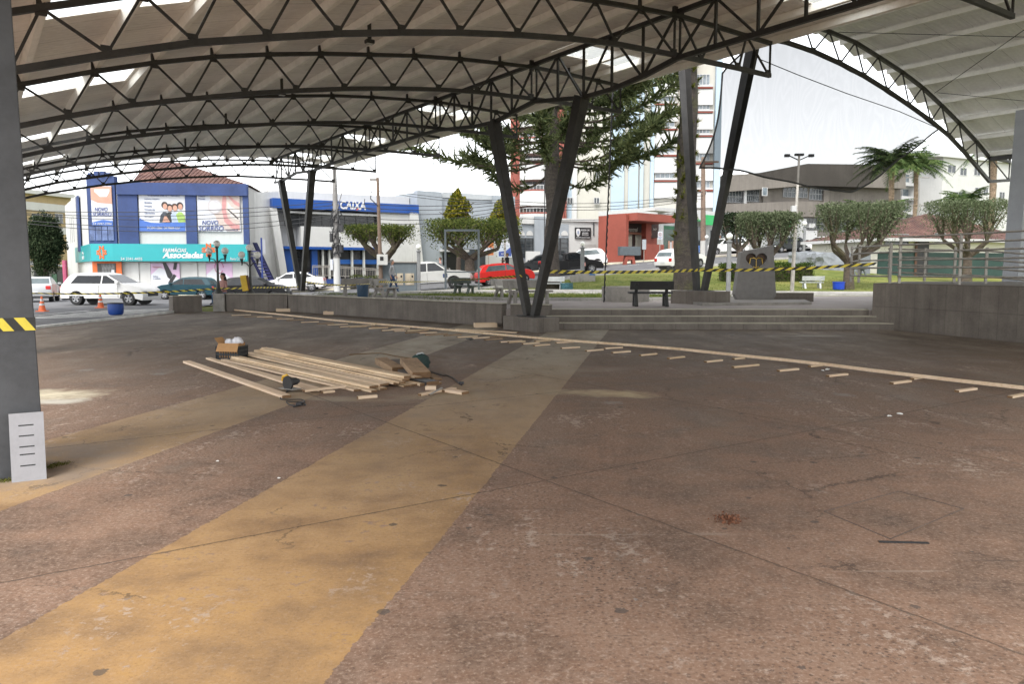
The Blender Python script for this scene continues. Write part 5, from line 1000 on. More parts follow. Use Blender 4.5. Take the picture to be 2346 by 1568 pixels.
def person(label, loc, rz, skin_c, top_c, leg_c, hair_c, pose='stand', h=1.74, long_hair=False, apron=None):
    k = h / 1.74; J, E = [], []
    def j(x, y, z, r, par=None):
        J.append(((x * k, y * k, z * k), (r if isinstance(r, tuple) else r * k))); i = len(J) - 1
        if par is not None: E.append((par, i))
        return i
    sit = pose == 'sit'; dz = -.46 if sit else 0
    pel = j(0, 0, .94 + dz, .135); wa = j(0, .0, 1.10 + dz, .13, pel); ch = j(0, .01, 1.30 + dz, .145, wa); nb = j(0, -.005, 1.47 + dz, .075, ch); nk = j(0, .01, 1.53 + dz, .055, nb)
    hd = j(0, .03, 1.60 + dz, .08, nk); h2 = j(0, .02, 1.67 + dz, .094, hd); h3 = j(0, .01, 1.735 + dz, .06, h2); ns = j(0, .115, 1.628 + dz, .014, hd)
    for sg in (-1, 1):
        sh_ = j(sg * .175, 0, 1.415 + dz, .068, ch)
        if pose == 'walk': el, wr_ = (sg * .225, -.05 - sg * .05, 1.14), (sg * .23, .06 - sg * .10, .91)
        elif pose == 'reach': el, wr_ = (sg * .25, .08, 1.18), (sg * .22, .33, 1.22)
        elif sit: el, wr_ = (sg * .25, .04, 1.14 + dz), (sg * .14, .26, 1.02 + dz)
        else: el, wr_ = (sg * .225, .0, 1.14), (sg * .13, .20, 1.06) if pose == 'fold' else (sg * .24, .05, .89)
        e1 = j(*el, .045, sh_); w1 = j(*wr_, .03, e1); d = (Vector(wr_) - Vector(el)).normalized(); side = Vector((0, 1, 0)) if abs(d.y) < .7 else Vector((1, 0, 0))
        pm = Vector(wr_) + d * .06; p1 = j(*pm, (.038 * k, .018 * k), w1)
        for f in range(4):
            b = pm + d * .035 + side * (.027 - .018 * f); e_ = b + d * (.055, .066, .06, .045)[f] + Vector((-sg * .012, 0, 0)); i1 = j(*b, .0095, p1); i2 = j(*(b.lerp(e_, .5) + Vector((-sg * .002, 0, 0))), .0088, i1); j(*e_, .0075, i2)
        tb = pm + side * .042 - d * .01; t1 = j(*tb, .011, p1); j(*(tb + d * .04 + side * .014), .009, t1)
        if sit: kn, an, to = (sg * .12, .42, .50), (sg * .13, .44, .09), (sg * .14, .58, .03); hp = (sg * .1, .03, .46)
        elif pose == 'walk': kn, an, to = (sg * .09, .10 + sg * .14 - .02, .50), (sg * .09, .02 + sg * .30, .10 + (.05 if sg < 0 else 0)), (sg * .10, .16 + sg * .30, .035); hp = (sg * .09, sg * .03, .88)
        else: kn, an, to = (sg * .10, .02, .49), (sg * .105, -.01, .09), (sg * .12, .14, .03); hp = (sg * .095, 0, .88)
        hh = j(*hp, .095, pel); kk_ = j(*kn, .06, hh); aa = j(*an, .042, kk_); j(*to, .036, aa)
    sk_, tp, lg, sh_m = (M('skin_%d' % hash(skin_c), skin_c, .6, .06, 20), M('cloth_%d' % (hash(top_c) % 9999), top_c, .9, .12, 9, bmp=.2), M('trousers_%d' % (hash(leg_c) % 9999), leg_c, .9, .15, 9, bmp=.2), M('dark_shoes', (.03, .025, .022), .6, .2))
    zsh = .10 * k
    def mf(c):
        z = c.z / k - dz; x = abs(c.x) / k; zz = c.z / k
        if z > 1.50 and x < .13: return 0
        wristy = any(False for _ in ())
        lowarm = x > .1 and ((pose == 'walk' and z < .955 and x > .19) or (pose in ('reach',) and c.y / k > .28 and z > 1.1) or (sit and c.y / k > .235 and z > .95 and zz > .45) or (pose == 'fold' and c.y / k > .18 and 1 < z < 1.12) or (pose == 'stand' and z < .92 and x > .19))
        if lowarm: return 0
        if zz < .085: return 3
        if z > .97 if not sit else z > .98: return 1
        return 2
    m2 = skin_mesh('person', J, E, 0, [sk_, tp, lg, sh_m], mf)
    o = bpy.data.objects.new('person', m2); COL.objects.link(o); o.location = loc; o.rotation_euler = (0, 0, rz); tag(o, label, 'person')
    hm = M('hair_%d' % (hash(hair_c) % 9999), hair_c, .8, .3, 30); mb = MB()
    mb.ball((0, -.015 * k, (1.70 + dz) * k), .105 * k, 12, 0, (.95, 1.05, .92))
    if long_hair: mb.ball((0, -.07 * k, (1.50 + dz) * k), .13 * k, 12, 0, (1, .6, 1.5))
    else: mb.ball((0, -.045 * k, (1.63 + dz) * k), .085 * k, 10, 0, (1.05, .85, 1))
    # face stays free: cut the cap in front and below the brow
    keep = [(f, s_) for f, s_ in zip(mb.f, mb.sm) if not (np.mean([mb.v[i][1] for i in f]) > .02 * k and np.mean([mb.v[i][2] for i in f]) < (1.70 + dz) * k)]
    mb.f = [f for f, _ in keep]; mb.sm = [s_ for _, s_ in keep]; mb.m = [0] * len(mb.f); mb.build('hair', hm, o, fix=False)
    mb = MB()
    for sg in (-1, 1): mb.ball((sg * .034 * k, .098 * k, (1.652 + dz) * k), .011 * k, 6)
    mb.bar((-.024 * k, .108 * k, (1.592 + dz) * k), (.024 * k, .108 * k, (1.592 + dz) * k), .012 * k, .008 * k); mb.build('face_features', M('eyes_and_lips', (.10, .05, .045), .5, .1), o)
    for sg in (-1, 1): mb = MB(); mb.ball((sg * .094 * k, .015 * k, (1.635 + dz) * k), .028 * k, 6, 0, (.4, .7, 1)); mb.build('ear', sk_, o)
    if apron:
        mb = MB(); mb.prism([(-.17, .55), (.17, .55), (.15, 1.02), (.11, 1.3), (-.11, 1.3), (-.15, 1.02)], .16, .175, 0, 'xz'); mb.build('apron', apron, o)
    return o
SK = (.42, .23, .16)
person('older man in a grey jacket and blue jeans walking past the meter hut', gnd(899, 41.0) + Vector((0, 0, .02)), R(-90), SK, (.30, .30, .31), (.02, .04, .10), (.20, .19, .18), 'walk', 1.76)
person('person in a red apron standing by the green shop up the street', gnd(1649, 80, ) + Vector((0, 0, .2)), R(190), SK, (.03, .02, .025), (.03, .025, .03), (.04, .03, .03), 'fold', 1.7, apron=M('red_apron', (.55, .03, .035), .8, .1))
person('person in a black jacket standing behind the red hatchback', gnd(1162, 58.5) + Vector((0, 0, .05)), R(120), SK, (.015, .015, .017), (.02, .022, .03), (.05, .03, .02), 'reach', 1.72)
person('person just showing above the roof of the silver pickup', gnd(1009, 61.5) + Vector((0, 0, .2)), R(100), SK, (.5, .3, .26), (.03, .04, .08), (.06, .035, .025), 'stand', 1.72)
pp = aty(512, 690, 31.75); pp.z = .22
person('dark haired woman sitting on the wall beside the lamp pedestal', pp, R(150), (.50, .28, .21), (.40, .22, .20), (.03, .09, .20), (.03, .02, .018), 'sit', 1.68, True)
# ------------------------------------------------------------------ trees
def leaf_mat(name, lo, mid, hi, trans=.25):
    m = bpy.data.materials.new(name); m.use_nodes = True; t = m.node_tree; n = t.nodes; n.clear()
    o = n.new('ShaderNodeOutputMaterial'); d = n.new('ShaderNodeBsdfDiffuse'); tr = n.new('ShaderNodeBsdfTranslucent'); mx = n.new('ShaderNodeMixShader'); mx.inputs[0].default_value = trans
    g_ = n.new('ShaderNodeNewGeometry'); co = coord(t); n1 = noise(t, co, 1.3, 3)
    k = mathn(t, 'ADD', mathn(t, 'MULTIPLY', g_.outputs['Random Per Island'], .55), mathn(t, 'MULTIPLY', n1, .45)); c = ramp(t, k, [(.2, lo), (.5, mid), (.8, hi)])
    t.links.new(c, d.inputs[0]); t.links.new(c, tr.inputs[0]); t.links.new(d.outputs[0], mx.inputs[1]); t.links.new(tr.outputs[0], mx.inputs[2]); t.links.new(mx.outputs[0], o.inputs[0]); return m
ML_TOP = leaf_mat('olive_grey_leaf', (.045, .06, .03), (.108, .135, .074), (.195, .22, .135)); ML_GRN = leaf_mat('mid_green_leaf', (.022, .04, .012), (.075, .10, .028), (.17, .18, .05)); ML_YEL = leaf_mat('yellow_green_leaf', (.03, .045, .008), (.12, .13, .02), (.36, .29, .035)); ML_DRK = leaf_mat('dark_leaf', (.010, .018, .010), (.028, .042, .022), (.065, .085, .045), .15)
ML_ARA = leaf_mat('araucaria_needle', (.03, .042, .02), (.085, .108, .05), (.19, .21, .09), .3); ML_PALM = leaf_mat('palm_leaf', (.02, .04, .015), (.06, .10, .035), (.15, .19, .07)); ML_HED = leaf_mat('hedge_leaf', (.02, .035, .010), (.05, .085, .02), (.11, .15, .035)); ML_MOSS = leaf_mat('moss_leaf', (.03, .035, .008), (.09, .10, .02), (.17, .17, .04), .1)
def bark(name, c, mossc=(.09, .095, .025), moss=.5):
    if name in MATS: return MATS[name]
    m, t, b = newmat(name); co = coord(t); mp = t.nodes.new('ShaderNodeMapping'); t.links.new(co, mp.inputs[0]); mp.inputs['Scale'].default_value = (1, 1, 2.2)
    n1 = noise(t, mp.outputs[0], 3, 6, .65); n2 = noise(t, co, 14, 5, .7); n3 = noise(t, co, .9, 4)
    cc = ramp(t, mathn(t, 'ADD', mathn(t, 'MULTIPLY', n1, .5), mathn(t, 'MULTIPLY', n2, .5)), [(.36, tuple(x * .45 for x in c)), (.5, c), (.66, tuple(x * 1.9 for x in c))])
    cc = mixc(t, mathn(t, 'MULTIPLY', ramp(t, mathn(t, 'ADD', mathn(t, 'MULTIPLY', n3, .6), mathn(t, 'MULTIPLY', n2, .4)), [(.5, (0, 0, 0)), (.6, (1, 1, 1))]), moss), cc, mossc)
    t.links.new(cc, b.inputs['Base Color']); b.inputs['Roughness'].default_value = .95; bump(t, b, mathn(t, 'ADD', n1, n2), .9, .06); MATS[name] = m; return m
MBARK = bark('mossy_bark', (.085, .065, .05)); MBARK2 = bark('dark_bark', (.06, .045, .035), moss=.2); MPALMT = bark('palm_trunk', (.22, .16, .11), moss=.0)
def leaves(name, C, size, mat, parent, asp=.45, updir=None, jit=1.0):
    C = np.asarray(C, float); n = len(C)
    a = rng.normal(size=(n, 3)) * jit
    if updir is not None: a = a * .6 + np.asarray(updir)
    a /= np.linalg.norm(a, axis=1, keepdims=True) + 1e-9; b = rng.normal(size=(n, 3)); b -= a * (a * b).sum(1, keepdims=True); b /= np.linalg.norm(b, axis=1, keepdims=True) + 1e-9
    s_ = (size * rng.uniform(.6, 1.35, n))[:, None]; A, B = a * s_ * .5, b * s_ * asp * .5
    V = np.stack([C - A, C + B - A * .1, C + A, C - B - A * .1], 1).reshape(-1, 3); F = np.arange(4 * n).reshape(n, 4); return np_obj(name, V, F, mat, parent)
def blob_pts(n, c, r, shell=.55, clumps=14, cr=.38):
    """Points in light and dark clumps through an ellipsoid, gaps between the clumps."""
    d = rng.normal(size=(clumps, 3)); d /= np.linalg.norm(d, axis=1, keepdims=True); rr = rng.uniform(shell, 1, clumps)[:, None]
    cc = d * rr * (1 - cr * .6); k = rng.integers(0, clumps, n); p = rng.normal(size=(n, 3)); p /= np.linalg.norm(p, axis=1, keepdims=True); p *= rng.uniform(.15, 1, n)[:, None] ** .5 * cr * rng.uniform(.7, 1.15, clumps)[k][:, None]
    return (cc[k] + p) * np.array(r) + np.array(c)
def limb(mb, p, q, r0, r1, wob=.15, n=5, sides=7):
    p, q = Vector(p), Vector(q); L = (q - p).length; pts = [p.lerp(q, i / n) + Vector((random.uniform(-1, 1), random.uniform(-1, 1), random.uniform(-.5, .5))) * wob * L * .3 * math.sin(math.pi * i / n) for i in range(n + 1)]
    mb.tube(pts, [r0 + (r1 - r0) * i / n for i in range(n + 1)], sides); return pts
def vase_tree(label, pxc, Y, pxl, pxr, ytop, ymid, yfork, dens=2600, mat=None, name='topiary_tree', tr=.26, flat=.25, lean=0, group='flat topped trees in the park', depth=.85, leaf=.115):
    """Pollarded tree: short stout trunk, many rising limbs, foliage along the flat top."""
    b = gnd(pxc, Y); root = thing(name, label, 'tree', b, 0, group)
    zt = aty(pxc, ytop, Y).z - b.z; zm = aty(pxc, ymid, Y).z - b.z; zf = aty(pxc, yfork, Y).z - b.z; xl = (aty(pxl, ymid, Y).x - b.x); xr_ = (aty(pxr, ymid, Y).x - b.x); cx, rx = (xl + xr_) / 2, (xr_ - xl) / 2; ry = rx * depth
    mb = MB(); mb.tube([(0, 0, -.15), (lean * .3, 0, zf * .35), (lean, 0, zf)], [tr * 1.35, tr * 1.05, tr * .95], 10)
    tips = []
    for k in range(7):
        a = 2 * math.pi * k / 7 + random.uniform(-.3, .3); f = random.uniform(.45, .62); m_ = Vector((cx * .6 + rx * f * math.cos(a), ry * f * math.sin(a), zf + (zm - zf) * random.uniform(.5, .8))); limb(mb, (lean, 0, zf - .15), m_, tr * .62, tr * .34)
        for q in range(6):
            a2 = a + random.uniform(-.6, .6); f2 = random.uniform(.35, .98); e = Vector((cx + rx * f2 * math.cos(a2), ry * f2 * math.sin(a2), zt - random.uniform(.15, .4) - (f2 > .9) * .2)); pts = limb(mb, m_, e, tr * .24, tr * .05, .1, 4, 5); tips += [pts[2], pts[3], pts[4]]
            for s__ in range(2): e2 = Vector(pts[2]) + Vector((random.uniform(-.5, .5), random.uniform(-.5, .5), random.uniform(.2, .7))) * rx * .3; limb(mb, pts[2], e2, tr * .1, .01, .1, 2, 4); tips.append(e2)
    mb.build('trunk', MBARK, root)
    T = np.array([tuple(t) for t in tips]); n = int(dens * 2.2); k = rng.integers(0, len(T), n); P1 = T[k] + rng.normal(size=(n, 3)) * np.array([rx * .14, ry * .14, (zt - zm) * .25])
    a = rng.uniform(0, 2 * math.pi, n); rr = np.sqrt(rng.uniform(0, 1, n)); z = zt - np.abs(rng.normal(size=n)) * (zt - zm) * flat - .04 * rng.uniform(0, 1, n)
    lump = .06 * np.sin(a * 5 + rr * 9); P2 = np.stack([cx + rx * rr * (1 + lump) * np.cos(a), ry * rr * (1 + lump) * np.sin(a), z + lump * .8], 1)
    P = np.concatenate([P1[P1[:, 2] < zt + .05], P2]); leaves('crown', P, leaf, mat or ML_TOP, root); return root
vase_tree('flat topped olive green tree rising right behind the stone slab with the heart', 1752, 40, 1683, 1832, 488, 545, 590, 2400)
vase_tree('dark leaved tree by the street between the globe lamp and the stone slab', 1694, 68, 1640, 1735, 488, 545, 570, 1500, ML_DRK, leaf=.17)
vase_tree('largest vase shaped pollarded tree with a mossy trunk beside the blue tub', 1943, 44.5, 1868, 2070, 466, 545, 600, 3400, tr=.27)
vase_tree('flat topped tree behind the metal railing in front of the small house', 2214, 50, 2122, 2308, 460, 525, 585, 3200, tr=.27)
vase_tree('low flat umbrella shaped tree in front of the bank', 882, 57.5, 784, 950, 516, 548, 592, 2300, ML_GRN, tr=.42, flat=.4, depth=.8, leaf=.14)
vase_tree('wide flat umbrella shaped tree behind the grey goal frame', 1076, 57, 972, 1192, 503, 552, 590, 3600, ML_GRN, tr=.36, flat=.5, depth=.7, leaf=.14)
def round_tree(label, pxc, Y, pxl, pxr, ytop, ybot, mat, n=5200, name='bushy_tree', leaf=.24, cone=0.0, tr=.18, clumps=34, group=None):
    b = gnd(pxc, Y); root = thing(name, label, 'tree', b, 0, group); zt = aty(pxc, ytop, Y).z - b.z; zb_ = aty(pxc, ybot, Y).z - b.z; rx = (pxr - pxl) / 2 / F_PX * Y
    mb = MB(); mb.tube([(0, 0, -.2), (.05, 0, zb_ * .6), (0, .03, zb_ + (zt - zb_) * .6)], [tr * 1.3, tr, tr * .4], 8)
    for k in range(9): a = k * 2.4; limb(mb, (0, 0, zb_ + (zt - zb_) * (.05 + .06 * k)), (rx * .75 * math.cos(a), rx * .75 * math.sin(a), zb_ + (zt - zb_) * (.3 + .05 * k)), tr * .4, .02)
    mb.build('trunk', MBARK2, root)
    P = blob_pts(n, (0, 0, (zt + zb_) / 2), (rx, rx, (zt - zb_) / 2), .35, clumps, .34)
    if cone: f = (P[:, 2] - zb_) / (zt - zb_); s_ = 1.0 - cone * np.clip((f - .2) / .8, 0, 1.1); P[:, 0] *= s_; P[:, 1] *= s_
    leaves('crown', P, leaf, mat, root); return root
round_tree('dark green bushy tree at the left edge beside the grey pillar', 106, 63, 60, 158, 472, 640, ML_DRK, 26000, clumps=110, leaf=.2)
round_tree('taller cone shaped yellow green tree behind the umbrella tree', 1050, 66, 992, 1106, 426, 545, ML_YEL, 7600, cone=.86, leaf=.26)
round_tree('yellow green tree partly behind the left arm of the middle V column', 1153, 65, 1104, 1198, 444, 572, ML_YEL, 7000, cone=.55, leaf=.26)
# ---- Parana pines
def araucaria(label, pxc, Y, r0, r1, top, whorls, seedv, tufts=True, lean=0.0, mossy=0):
    random.seed(seedv); b = gnd(pxc, Y); root = thing('araucaria_tree', label, 'tree', b, 0, 'tall araucaria trees in the park')
    mb = MB(); n = 22; pts = [(lean * i / n + .05 * math.sin(i * 1.3), .04 * math.cos(i * 1.7), -.2 + (top + .2) * i / n) for i in range(n + 1)]; rs = [r1 + (r0 - r1) * (1 - i / n) ** 1.1 + (.28 * r0 if i == 0 else (.10 * r0 if i == 1 else 0)) + random.uniform(-.02, .02) for i in range(n + 1)]
    mb.tube(pts, rs, 14); mb.build('trunk', bark('rough_mossy_bark', (.036, .029, .024), (.05, .052, .014), moss=.6) if mossy else bark('grey_brown_bark', (.05, .041, .035), (.05, .05, .02), moss=.15), root)
    bb = MB(); NV = []
    def needles(p, d, L):
        """One shoot: a finger of overlapping scale leaves (two crossed tapering strips, curling up) with a few loose needles."""
        d = Vector(d).normalized(); a = d.orthogonal().normalized(); c_ = d.cross(a); w0 = random.uniform(.03, .055) if L > .3 else .035; up = random.uniform(.1, .5)
        P_ = [p + d * (L * s) + Vector((0, 0, up * L * s * s)) for s in (0, .38, .72, 1.0)]; W_ = (w0 * .7, w0, w0 * .85, w0 * .15)
        for v in (a, c_):
            for i in range(3): NV.append((P_[i] - v * W_[i], P_[i] + v * W_[i], P_[i + 1] + v * W_[i + 1], P_[i + 1] - v * W_[i + 1]))
        for i in range(7):
            s = random.random(); q = P_[0].lerp(P_[3], s); t = random.uniform(0, 6.28); nd = (d * .7 + (a * math.cos(t) + c_ * math.sin(t)) * .75).normalized(); wv = nd.orthogonal().normalized() * .016; ln = .15
            NV.append((q - wv, q + wv, q + nd * ln + wv * .3, q + nd * ln - wv * .3))
    for z0, cnt, Lb, sag, ph in whorls:
        for k in range(cnt):
            a = 2 * math.pi * (k + ph) / cnt + random.uniform(-.25, .25); L = Lb * random.uniform(.82, 1.08); e = Vector((math.cos(a), math.sin(a), 0)); ptsb = []
            for i in range(9): u = i / 8; ptsb.append(Vector((lean * z0 / top, 0, z0)) + e * (L * u) + Vector((0, 0, -sag * math.sin(math.pi * min(1, u * 1.1)) + .95 * u ** 3)))
            bb.tube(ptsb, [.075 * (1 - .75 * i / 8) for i in range(9)], 5)
            if not tufts: continue
            u = .30
            while u < 1.0:
                i = min(7, int(u * 8)); p = ptsb[i].lerp(ptsb[i + 1], u * 8 - i)
                for q in range(7 if u < .55 else 16):
                    sd = Vector((random.uniform(-1, 1), random.uniform(-1, 1), random.uniform(-.95, .6))); d = e * random.uniform(.1, .8) + sd * .8; needles(p, d, random.uniform(.35, .75) * (.75 + .45 * u))
                u += .05 if u > .5 else .07
            for q in range(26): needles(ptsb[-1], e * .5 + Vector((random.uniform(-1, 1), random.uniform(-1, 1), random.uniform(-.8, 1))), random.uniform(.5, .9))
    if bb.v: bb.build('branches', MBARK2, root)
    if mossy:
        for q in range(mossy):
            z = random.uniform(2.2, top * .8); a = random.uniform(0, 6.28); rr = np.interp(z, [p[2] for p in pts], rs); p = Vector((lean * z / top + rr * .85 * math.cos(a), rr * .85 * math.sin(a), z))
            for w_ in range(6): needles(p, Vector((math.cos(a), math.sin(a), random.uniform(-.3, .9))) + Vector((random.uniform(-.6, .6),) * 3), random.uniform(.06, .34))
    if NV:
        V = np.array([[tuple(v) for v in q] for q in NV]).reshape(-1, 3); np_obj('needles', V, np.arange(len(V)).reshape(-1, 4), ML_ARA if not mossy else ML_MOSS, root)
    return root
araucaria('araucaria with dark tufted branches spreading behind the middle V column', 1264, 42, .40, .27, 15.5, [(6.3, 2, 4.3, 1.0, .97), (6.9, 8, 7.4, .35, .02), (7.9, 7, 6.2, .3, .4), (8.8, 8, 6.8, .3, .05), (9.7, 7, 5.4, .3, .55), (10.5, 8, 6.4, .3, .2), (12, 7, 5.6, .3, .4), (13.5, 7, 5.6, .3, .1)], 5)
araucaria('thick mossy araucaria trunk left of the right V column', 1566, 41, .56, .37, 19, [(14.5, 7, 5, .3, .1), (16, 7, 5, .3, .4), (17.5, 7, 4.5, .2, .2)], 9, False, .1, 110)
# ---- palms
def palm(label, px, Y, ycrown, nf, fl, tr=.2, droop=1.0, name='palm_tree', ztop=None):
    b = gnd(px, Y); z = (aty(px, ycrown, Y).z - b.z); root = thing(name, label, 'palm', b, 0, 'palms by the white apartment blocks'); mb = MB()
    n = 14; mb.tube([(0, 0, -.2)] + [(.03 * math.sin(i), .02 * math.cos(i), z * i / n) for i in range(1, n + 1)], [tr * 1.3] + [tr * (1 + .12 * (i % 2)) * (1.0 if i < n - 1 else 1.5) for i in range(1, n + 1)], 9); mb.build('trunk', MPALMT, root); V = []
    for k in range(nf):
        a = 2.4 * k + random.uniform(-.2, .2); el = random.uniform(-.15, 1.15); e = Vector((math.cos(a), math.sin(a), 0)); L = fl * random.uniform(.8, 1.1); prev = None; m_ = 20
        for i in range(m_ + 1):
            u = i / m_; p = Vector((0, 0, z)) + e * (L * u * math.cos(el * (1 - .5 * u))) + Vector((0, 0, L * (math.sin(el) * u - droop * (.42 + .25 * math.cos(el)) * u * u)))
            if prev is not None:
                d = (p - prev).normalized(); s = d.cross(Vector((0, 0, 1))).normalized()
                V.append((prev + s * .02, prev - s * .02, p - s * .015, p + s * .015))
                for sg in (-1, 1):
                    for h_ in (0, .5):
                        q = prev.lerp(p, h_); ll = fl * .21 * (math.sin(math.pi * min(.95, .15 + u * .85)) + .15); td = (s * sg + d * .55 + Vector((0, 0, -.55 * random.uniform(.4, 1.4)))).normalized(); wv = d * .05
                        V.append((q - wv, q + wv, q + td * ll + wv * .25, q + td * ll - wv * .25))
            prev = p
    A = np.array([[tuple(v) for v in q] for q in V]).reshape(-1, 3); np_obj('fronds', A, np.arange(len(A)).reshape(-1, 4), ML_PALM, root)
palm('tall palm half veiled by the net with a drooping crown', 2036, 78, 368, 50, 3.9, .24, .8); palm('second palm crown close behind the tall palm', 2092, 84, 376, 34, 3.7, .2, .85)
palm('small palm above the flat topped tree by the railing', 2205, 72, 462, 26, 3.0, .2, .7); palm('palm trunk rising under the low end of the right canopy', 2265, 70, 330, 22, 3.4, .26); palm('low feathery palm behind the vase shaped tree', 1995, 66, 500, 26, 3.4, .2, .8)
# ---- hedges and shrubs
def hedge(label, pxl, pxr, Y, ytop, dep, n, mat=ML_HED, name='hedge'):
    a, b = gnd(pxl, Y), gnd(pxr, Y); L = (b - a).length; ang = math.atan2(b.y - a.y, b.x - a.x); h = aty((pxl + pxr) / 2, ytop, Y).z - min(a.z, b.z); root = thing(name, label, 'hedge', (a.x, a.y, min(a.z, b.z)), ang)
    mb = MB(); mb.box(.1, .1, -.1, L - .1, dep - .1, h - .12); mb.build('branches', MBARK2, root)
    P = rng.uniform(0, 1, (n, 3)); s = rng.integers(0, 3, n); P[s == 0, 2] = 1; P[s == 1, 1] = 0; P += rng.normal(size=(n, 3)) * np.array([.01, .06, .06]); P = P * np.array([L, dep, h]); P[:, 2] += .05 * np.sin(P[:, 0] * 3.1); leaves('leaves', P, .1, mat, root)
hedge('long clipped hedge right of the stone slab', 1772, 1866, 49, 606, 1.0, 4200); hedge('clipped hedge between the globe lamp and the stone slab', 1652, 1700, 49, 608, 1.0, 2600)
hedge('low shrub bed under the bank railing', 800, 880, 57.2, 634, .8, 1500, ML_GRN, 'shrub_bed')
# ------------------------------------------------------------------ park furniture
MCONC = M('weathered_concrete', (.27, .255, .235), .85, .2, 3, streak=.25, bmp=.15); MCONCW = M('whitewashed_concrete', (.52, .54, .55), .8, .15, 3); MCONCD = M('dark_bench_paint', (.022, .022, .022), .6, .2, 4); MCONCG = M('green_grey_bench', (.09, .105, .10), .8, .2, 4)
def bench(label, px, base, rz, mat, L=1.45, Y=None, z=.5):
    p = atz(px, base, z) if Y is None else gnd(px, Y)
    o = thing('park_bench', label, 'bench', p, R(rz), 'concrete benches of the park')
    mb = MB(); mb.box(-L / 2, -.22, .39, L / 2, .20, .45); mb.build('seat', mat, o, bevel=.012)
    mb = MB(); a = .16; mb.add([(x, y + dy, z_) for x in (-L / 2, L / 2) for y, z_ in ((.24, .52), (.32, .78)) for dy in (0, .055)], [(0, 2, 3, 1), (4, 5, 7, 6), (0, 4, 6, 2), (1, 3, 7, 5), (2, 6, 7, 3), (0, 1, 5, 4)]); mb.build('backrest', mat, o, bevel=.012)
    for sx in (-1, 1):
        x = sx * (L / 2 - .2); mb = MB()
        mb.bar((x, -.16, 0), (x, -.13, .39), .1, .1, up=(0, 1, 0)); mb.bar((x, .32, 0), (x, .12, .39), .1, .1, up=(0, 1, 0)); mb.bar((x, .14, .36), (x, .345, .74), .09, .075, up=(0, 1, 0)); mb.bar((x, -.16, .345), (x, .2, .345), .1, .085)
        mb.build('leg_frame', mat, o, bevel=.008)
    return o
bench('near black bench on the plaza just above the steps', 1489, 702, 180, MCONCD, 1.33)
bench('grey bench seen end on with yellow tape tied to its backrest', 884, 685, 68, MCONC, 1.3); bench('bench with a pale backrest beside the blue bin on the plaza edge', 816, 681, 200, MCONC, 1.3, Y=None)
bench('dark green grey bench standing alone on the first lawn strip', 1064, 676, 150, MCONCG, 1.1); bench('grey bench left of the middle V column, seen from the side', 1168, 685, 38, MCONC, 1.4)
bench('grey weathered bench nearest behind the middle V column', 1212, 697, 28, MCONC, 1.6); bench('whitewashed bench in front of the central araucaria trunk', 1263, 668, 175, MCONCW, 1.4)
bench('white bench on the lawn left of the blue tub', 1859, 664, 176, MCONCW, 1.25); bench('grey garden bench at the foot of the rocks', 1963, 0, 200, MCONCG, 1.3, Y=53)
def tub(label, px, Y, prof, mat, name='plastic_tub', cat='bin', z=None, inner=None, tilt=0, band=None):
    p = gnd(px, Y); p.z = z if z is not None else p.z; o = thing(name, label, cat, p); o.rotation_euler = (tilt, 0, 0); mb = MB(); mb.lathe([(.001, 0)] + prof, (0, 0, 0), 22); b = mb.build('shell', mat, o)
    r, h = prof[-1]; mb = MB(); mb.lathe([(r, h), (r + .02, h + .005), (r + .02, h + .035), (r - .02, h + .035), (r - .03, h), (r * .9, h - .12), (.001, h - .13)], (0, 0, 0), 22); mb.build('rim', inner or mat, o); return o
MBB = M('blue_plastic', (.015, .06, .28), .4, .15, 3); MBT = M('dull_teal_metal', (.035, .075, .13), .5, .2, 4)
tub('slate blue bin beside the bench behind the plaza wall', 831, 31.6, [(.19, 0), (.205, .02), (.235, .5)], MBT, z=.5); tub('deep blue barrel with a dark open top on the street by the floor edge', 266, 28.4, [(.20, 0), (.25, .05), (.27, .22), (.265, .40)], MBB, 'blue_barrel', 'barrel', 0.0, inner=MBLK)
tub('bright blue cut barrel tub under the vase shaped tree', 1921, 44.2, [(.27, 0), (.30, .03), (.33, .42)], M('bright_blue_plastic', (.01, .05, .42), .35, .1, 3), z=.52); tub('teal rubbish basket by the whitewashed bench and the central trunk', 1298, 41.2, [(.3, 0), (.34, .05), (.33, .40)], M('teal_mesh', (.03, .10, .12), .6, .5, 12), 'rubbish_basket'); tub('blue barrel lying on the lawn beside the globe post', 1353, 50.5, [(.24, 0), (.28, .05), (.3, .3), (.27, .5)], M('mid_blue_plastic', (.02, .13, .32), .4, .15, 3), 'blue_barrel', 'barrel', tilt=.5)
pl = gnd(1433, 28.1); pl.z = .5; o = thing('round_planter', 'wide pale concrete ring planter on the first lawn strip', 'planter', pl); mb = MB(); mb.lathe([(.001, -.05), (.83, -.05), (.85, .53), (.72, .535), (.70, .40), (.001, .40)], (0, 0, 0), 36); mb.build('ring', MCONC, o); mb = MB(); mb.lathe([(.7, .41), (.001, .45)], (0, 0, 0), 24); mb.build('soil', M('soil', (.06, .045, .03), .95, .3, 6), o)
MGLOBE = M('milky_globe', (.80, .80, .76), .25, .03, 2); MLP = M('dark_lamp_iron', (.035, .038, .036), .5, .2, 5); MLPG = M('grey_lamp_post', (.20, .205, .21), .7, .15, 3, streak=.3)
